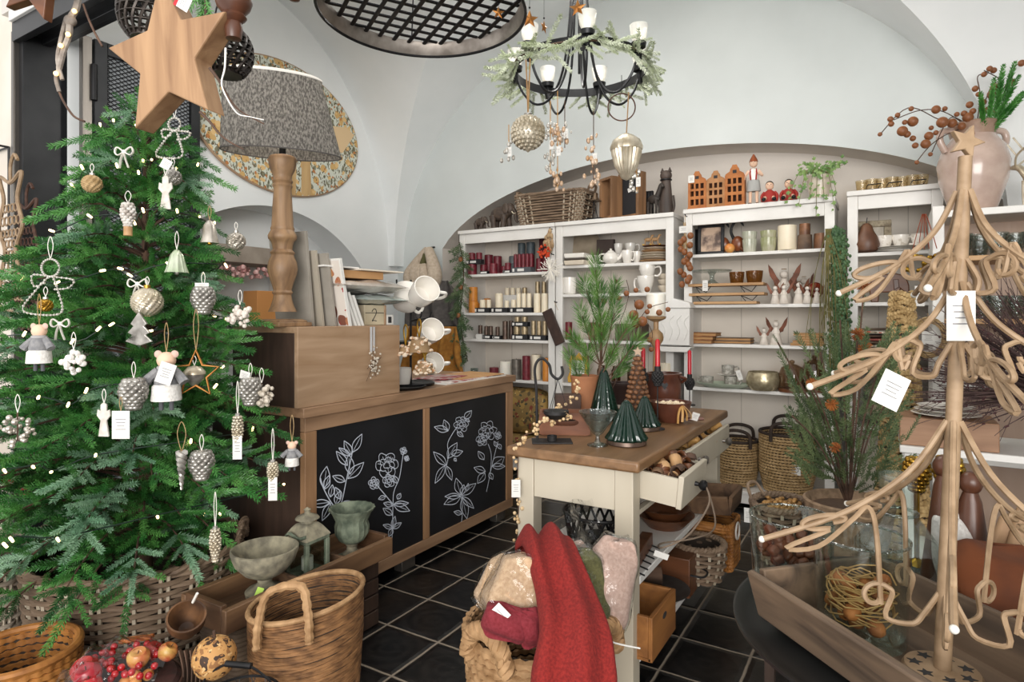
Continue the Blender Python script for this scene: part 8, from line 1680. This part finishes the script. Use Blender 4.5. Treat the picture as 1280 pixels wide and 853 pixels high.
for i in range(7):
 a=2*PI*i/7+TH-PI/2;u=Vector((math.cos(a),math.sin(a),0));part('arm',G().tube(spl([(u*.02)+Vector((0,0,.62)),u*.06+Vector((0,0,.1)),u*.12+Vector((0,0,-.10)),u*.20+Vector((0,0,-.15)),u*.27+Vector((0,0,-.09)),u*RC],6),.006,7),STEEL,d)
 c=part('candle_cup',G().lathe([(0,.018),(.030,.02),(.034,.04),(.03,.04),(0,.026)],20).lathe([(.011,-.04),(.015,-.01),(.012,.02)],12),STEEL,d);c.location=u*(RC+.002);part('glass_shade',G().lathe([(.022,.041),(.034,.07),(.040,.118),(.037,.118),(.03,.07),(.018,.045)],24,cap=False),glass('frosted_shade','#f7f7f5',.1,body=.45,bodyc='#f4f3ef'),c);part('flame_bulb',G().ball((0,0,.075),.014,10,8,(1,1,1.7)),mk('bulb_white','#fff7e8',emit=('#fff2dc',3)),c)
part('hanging_rod',G().tube([(0,0,-.02),(0,0,1.15)],.007,8),STEEL,d)
q=random.Random(43);pl=[];TFR=[sprig_np(80,.15,.02,seed=81,ang=40,w=.0026),sprig_np(70,.12,.019,seed=82,ang=40,w=.0026)];dd=thing('hanging_frosted_garland','frosted pale green fir garland wound along the chandelier hoop','garland',CCn)
for i in range(150):
 a=6.283*i/150+q.uniform(-.05,.05);
 if 1.5<(a-TH)%6.283<2.0:continue
 u=Vector((math.cos(a),math.sin(a),0));v=Vector((-u.y,u.x,0));pl.append((i%2,frame(u*(RC+.01)+Vector((0,0,q.uniform(-.03,.02))),v*q.choice((-1,1))*.8+u*q.uniform(.0,1)+Vector((0,0,q.uniform(-1.1,.35))),i,q.uniform(.7,1.15)),0))
foliage('foliage',TFR,None,pl,[FROST],dd);part('stem',G().torus((0,0,-.005),RC+.014,.004,60,5),TWIG,dd)
def ch(px,py,D=2.62):return at_d(px,py,D)
kk=2.62/FPX
d=thing('hanging_bauble','large ribbed silver bauble on gold ribbon hanging from the chandelier','ornament',ch(660,166));g=G();dimple_ball(g,20*kk,1,1,0,.25)
for j in range(1,12):
 b_=PI*j/12;n=max(5,int(22*math.sin(b_)))
 for i in range(n):a=2*PI*(i+.5*(j%2))/n;g.ball((20*kk*math.sin(b_)*math.cos(a),20*kk*math.sin(b_)*math.sin(a),-20*kk*math.cos(b_)),2.6*kk,6,4)
g.ball((0,0,0),.002,6,4);part('ball',g,CHAMP,d);part('cap',G().cyl((0,0,20*kk),5*kk,4*kk,14),SILVERD,d)
for s in(-1,1):part('hanging_ribbon',G().tube([(0,0,24*kk),(s*3*kk,0,92*kk)],.006,5,flat=.2),RIBG,d)
d=thing('hanging_acorn','large silver acorn on gold ribbon hanging from the chandelier','ornament',ch(783,196));part('nut',G().lathe([(0,-30*kk),(6*kk,-27*kk),(14*kk,-12*kk),(18*kk,4*kk),(18.5*kk,10*kk)],88,flute=.05,nf=22),CHAMP,d);part('cup',G().lathe([(19.5*kk,8*kk),(20*kk,12*kk),(17*kk,20*kk),(9*kk,26*kk),(3*kk,29*kk),(0,29*kk)],40,flute=.035,nf=18),CHAMP,d);part('hanging_ribbon',G().tube([(0,0,29*kk),(3*kk,0,80*kk)],.007,5,flat=.2),RIBG,d)
d=thing('hanging_ring','thin twig ring wreath hanging beside the acorn','wreath',ch(777,134));part('ring',G().torus((0,0,0),17*kk,.003,36,6,M=rz(TH)@rx(PI/2)),RUSTW,d);part('hanging_cord',G().tube([(0,0,17*kk),(0,0,40*kk)],.0015,4),BLACK,d)
for px,y0,y1,lab in((688,140,212,'crystal bead cluster hanging just behind the silver bauble'),(697,128,240,'longest crystal bead strand with gold pieces under the chandelier'),(706,140,185,'short twig strand with crystal drop under the chandelier'),(742,150,235,'white crystal twig strand with a gold bell near the acorn'),(636,170,200,'small white twig star hanging at the outer side of the silver bauble'),(796,205,240,'small blush bead strand behind the silver acorn')):
 q=random.Random(px);d=thing('hanging_bead_strand',lab,'ornament',ch(px,y0));L_=(y1-y0)*kk;part('hanging_cord',G().tube([(0,0,14*kk),(0,0,-L_)],.002,5),TWIG if 'twig strand' in lab else RIBG,d);g=G()
 for i in range(int(L_*90)):z_=-L_*q.uniform(.2,1);g.ball((q.gauss(0,.016),q.gauss(0,.012),z_),q.uniform(.004,.010),7,5,(1,1,1.5))
 o=part('bead_strand',g,BEAD if 'gold' not in lab else mk('blush_bead','#d9c3ae','#b98f63',rough=.2,metal=.3,scale=40),d);o['kind']='stuff';price_tag(d,(.01,-.01,-L_*.5),.02,.04)
cam=bpy.data.cameras.new('camera');co=bpy.data.objects.new('camera',cam);COL.objects.link(co);SC.camera=co
co.location=(0,0,CH);co.rotation_euler=(PI/2,0,TH);cam.sensor_width=36;cam.lens=36*FPX/1280
cam.shift_y=-(426.5-HY)/1280;cam.clip_start=.02
w=bpy.data.worlds.new('daylight');SC.world=w;w.use_nodes=True
w.node_tree.nodes['Background'].inputs['Color'].default_value=(1,.985,.97,1);w.node_tree.nodes['Background'].inputs['Strength'].default_value=1.15
def area(name,loc,tgt,sx,sy,e,c=(1,.97,.93)):
 l=bpy.data.lights.new(name,'AREA');l.shape='RECTANGLE';l.size=sx;l.size_y=sy;l.energy=e;l.color=c
 o=bpy.data.objects.new(name,l);COL.objects.link(o);o.location=loc
 o.rotation_euler=(Vector(tgt)-Vector(loc)).to_track_quat('-Z','Y').to_euler();return o
def point(name,loc,e,r=.06,c=(1,.93,.84)):
 l=bpy.data.lights.new(name,'POINT');l.energy=e;l.shadow_soft_size=r;l.color=c
 o=bpy.data.objects.new(name,l);COL.objects.link(o);o.location=loc;return o
area('overhead_fill',(-1.6,2.75,3.45),(-1.6,2.75,0),2.0,1.4,12)  # added overhead fill under the vault, not a fitting of the room
point('vault_fill',(-1.24,2.64,2.85),30,.22,(1,.96,.9))  # added fill above the chandelier, evens out the light on the vault
area('front_fill',(1.6,-3.6,1.9),(-1.5,3.6,1.2),4.0,2.4,330)  # added frontal fill behind the camera, brightens the shelves evenly
point('table_lamp_bulb',(-2.15,1.69,2.10),7,.05)
SC.view_settings.view_transform='Standard';SC.view_settings.look='None';SC.view_settings.exposure=0.15;SC.view_settings.gamma=1
SC.view_settings.use_curve_mapping=False
SC.cycles.use_adaptive_sampling=True;SC.cycles.max_bounces=8;SC.cycles.transparent_max_bounces=24;SC.cycles.use_denoising=True
SC.cycles.caustics_reflective=False;SC.cycles.caustics_refractive=False;SC.cycles.sample_clamp_indirect=5
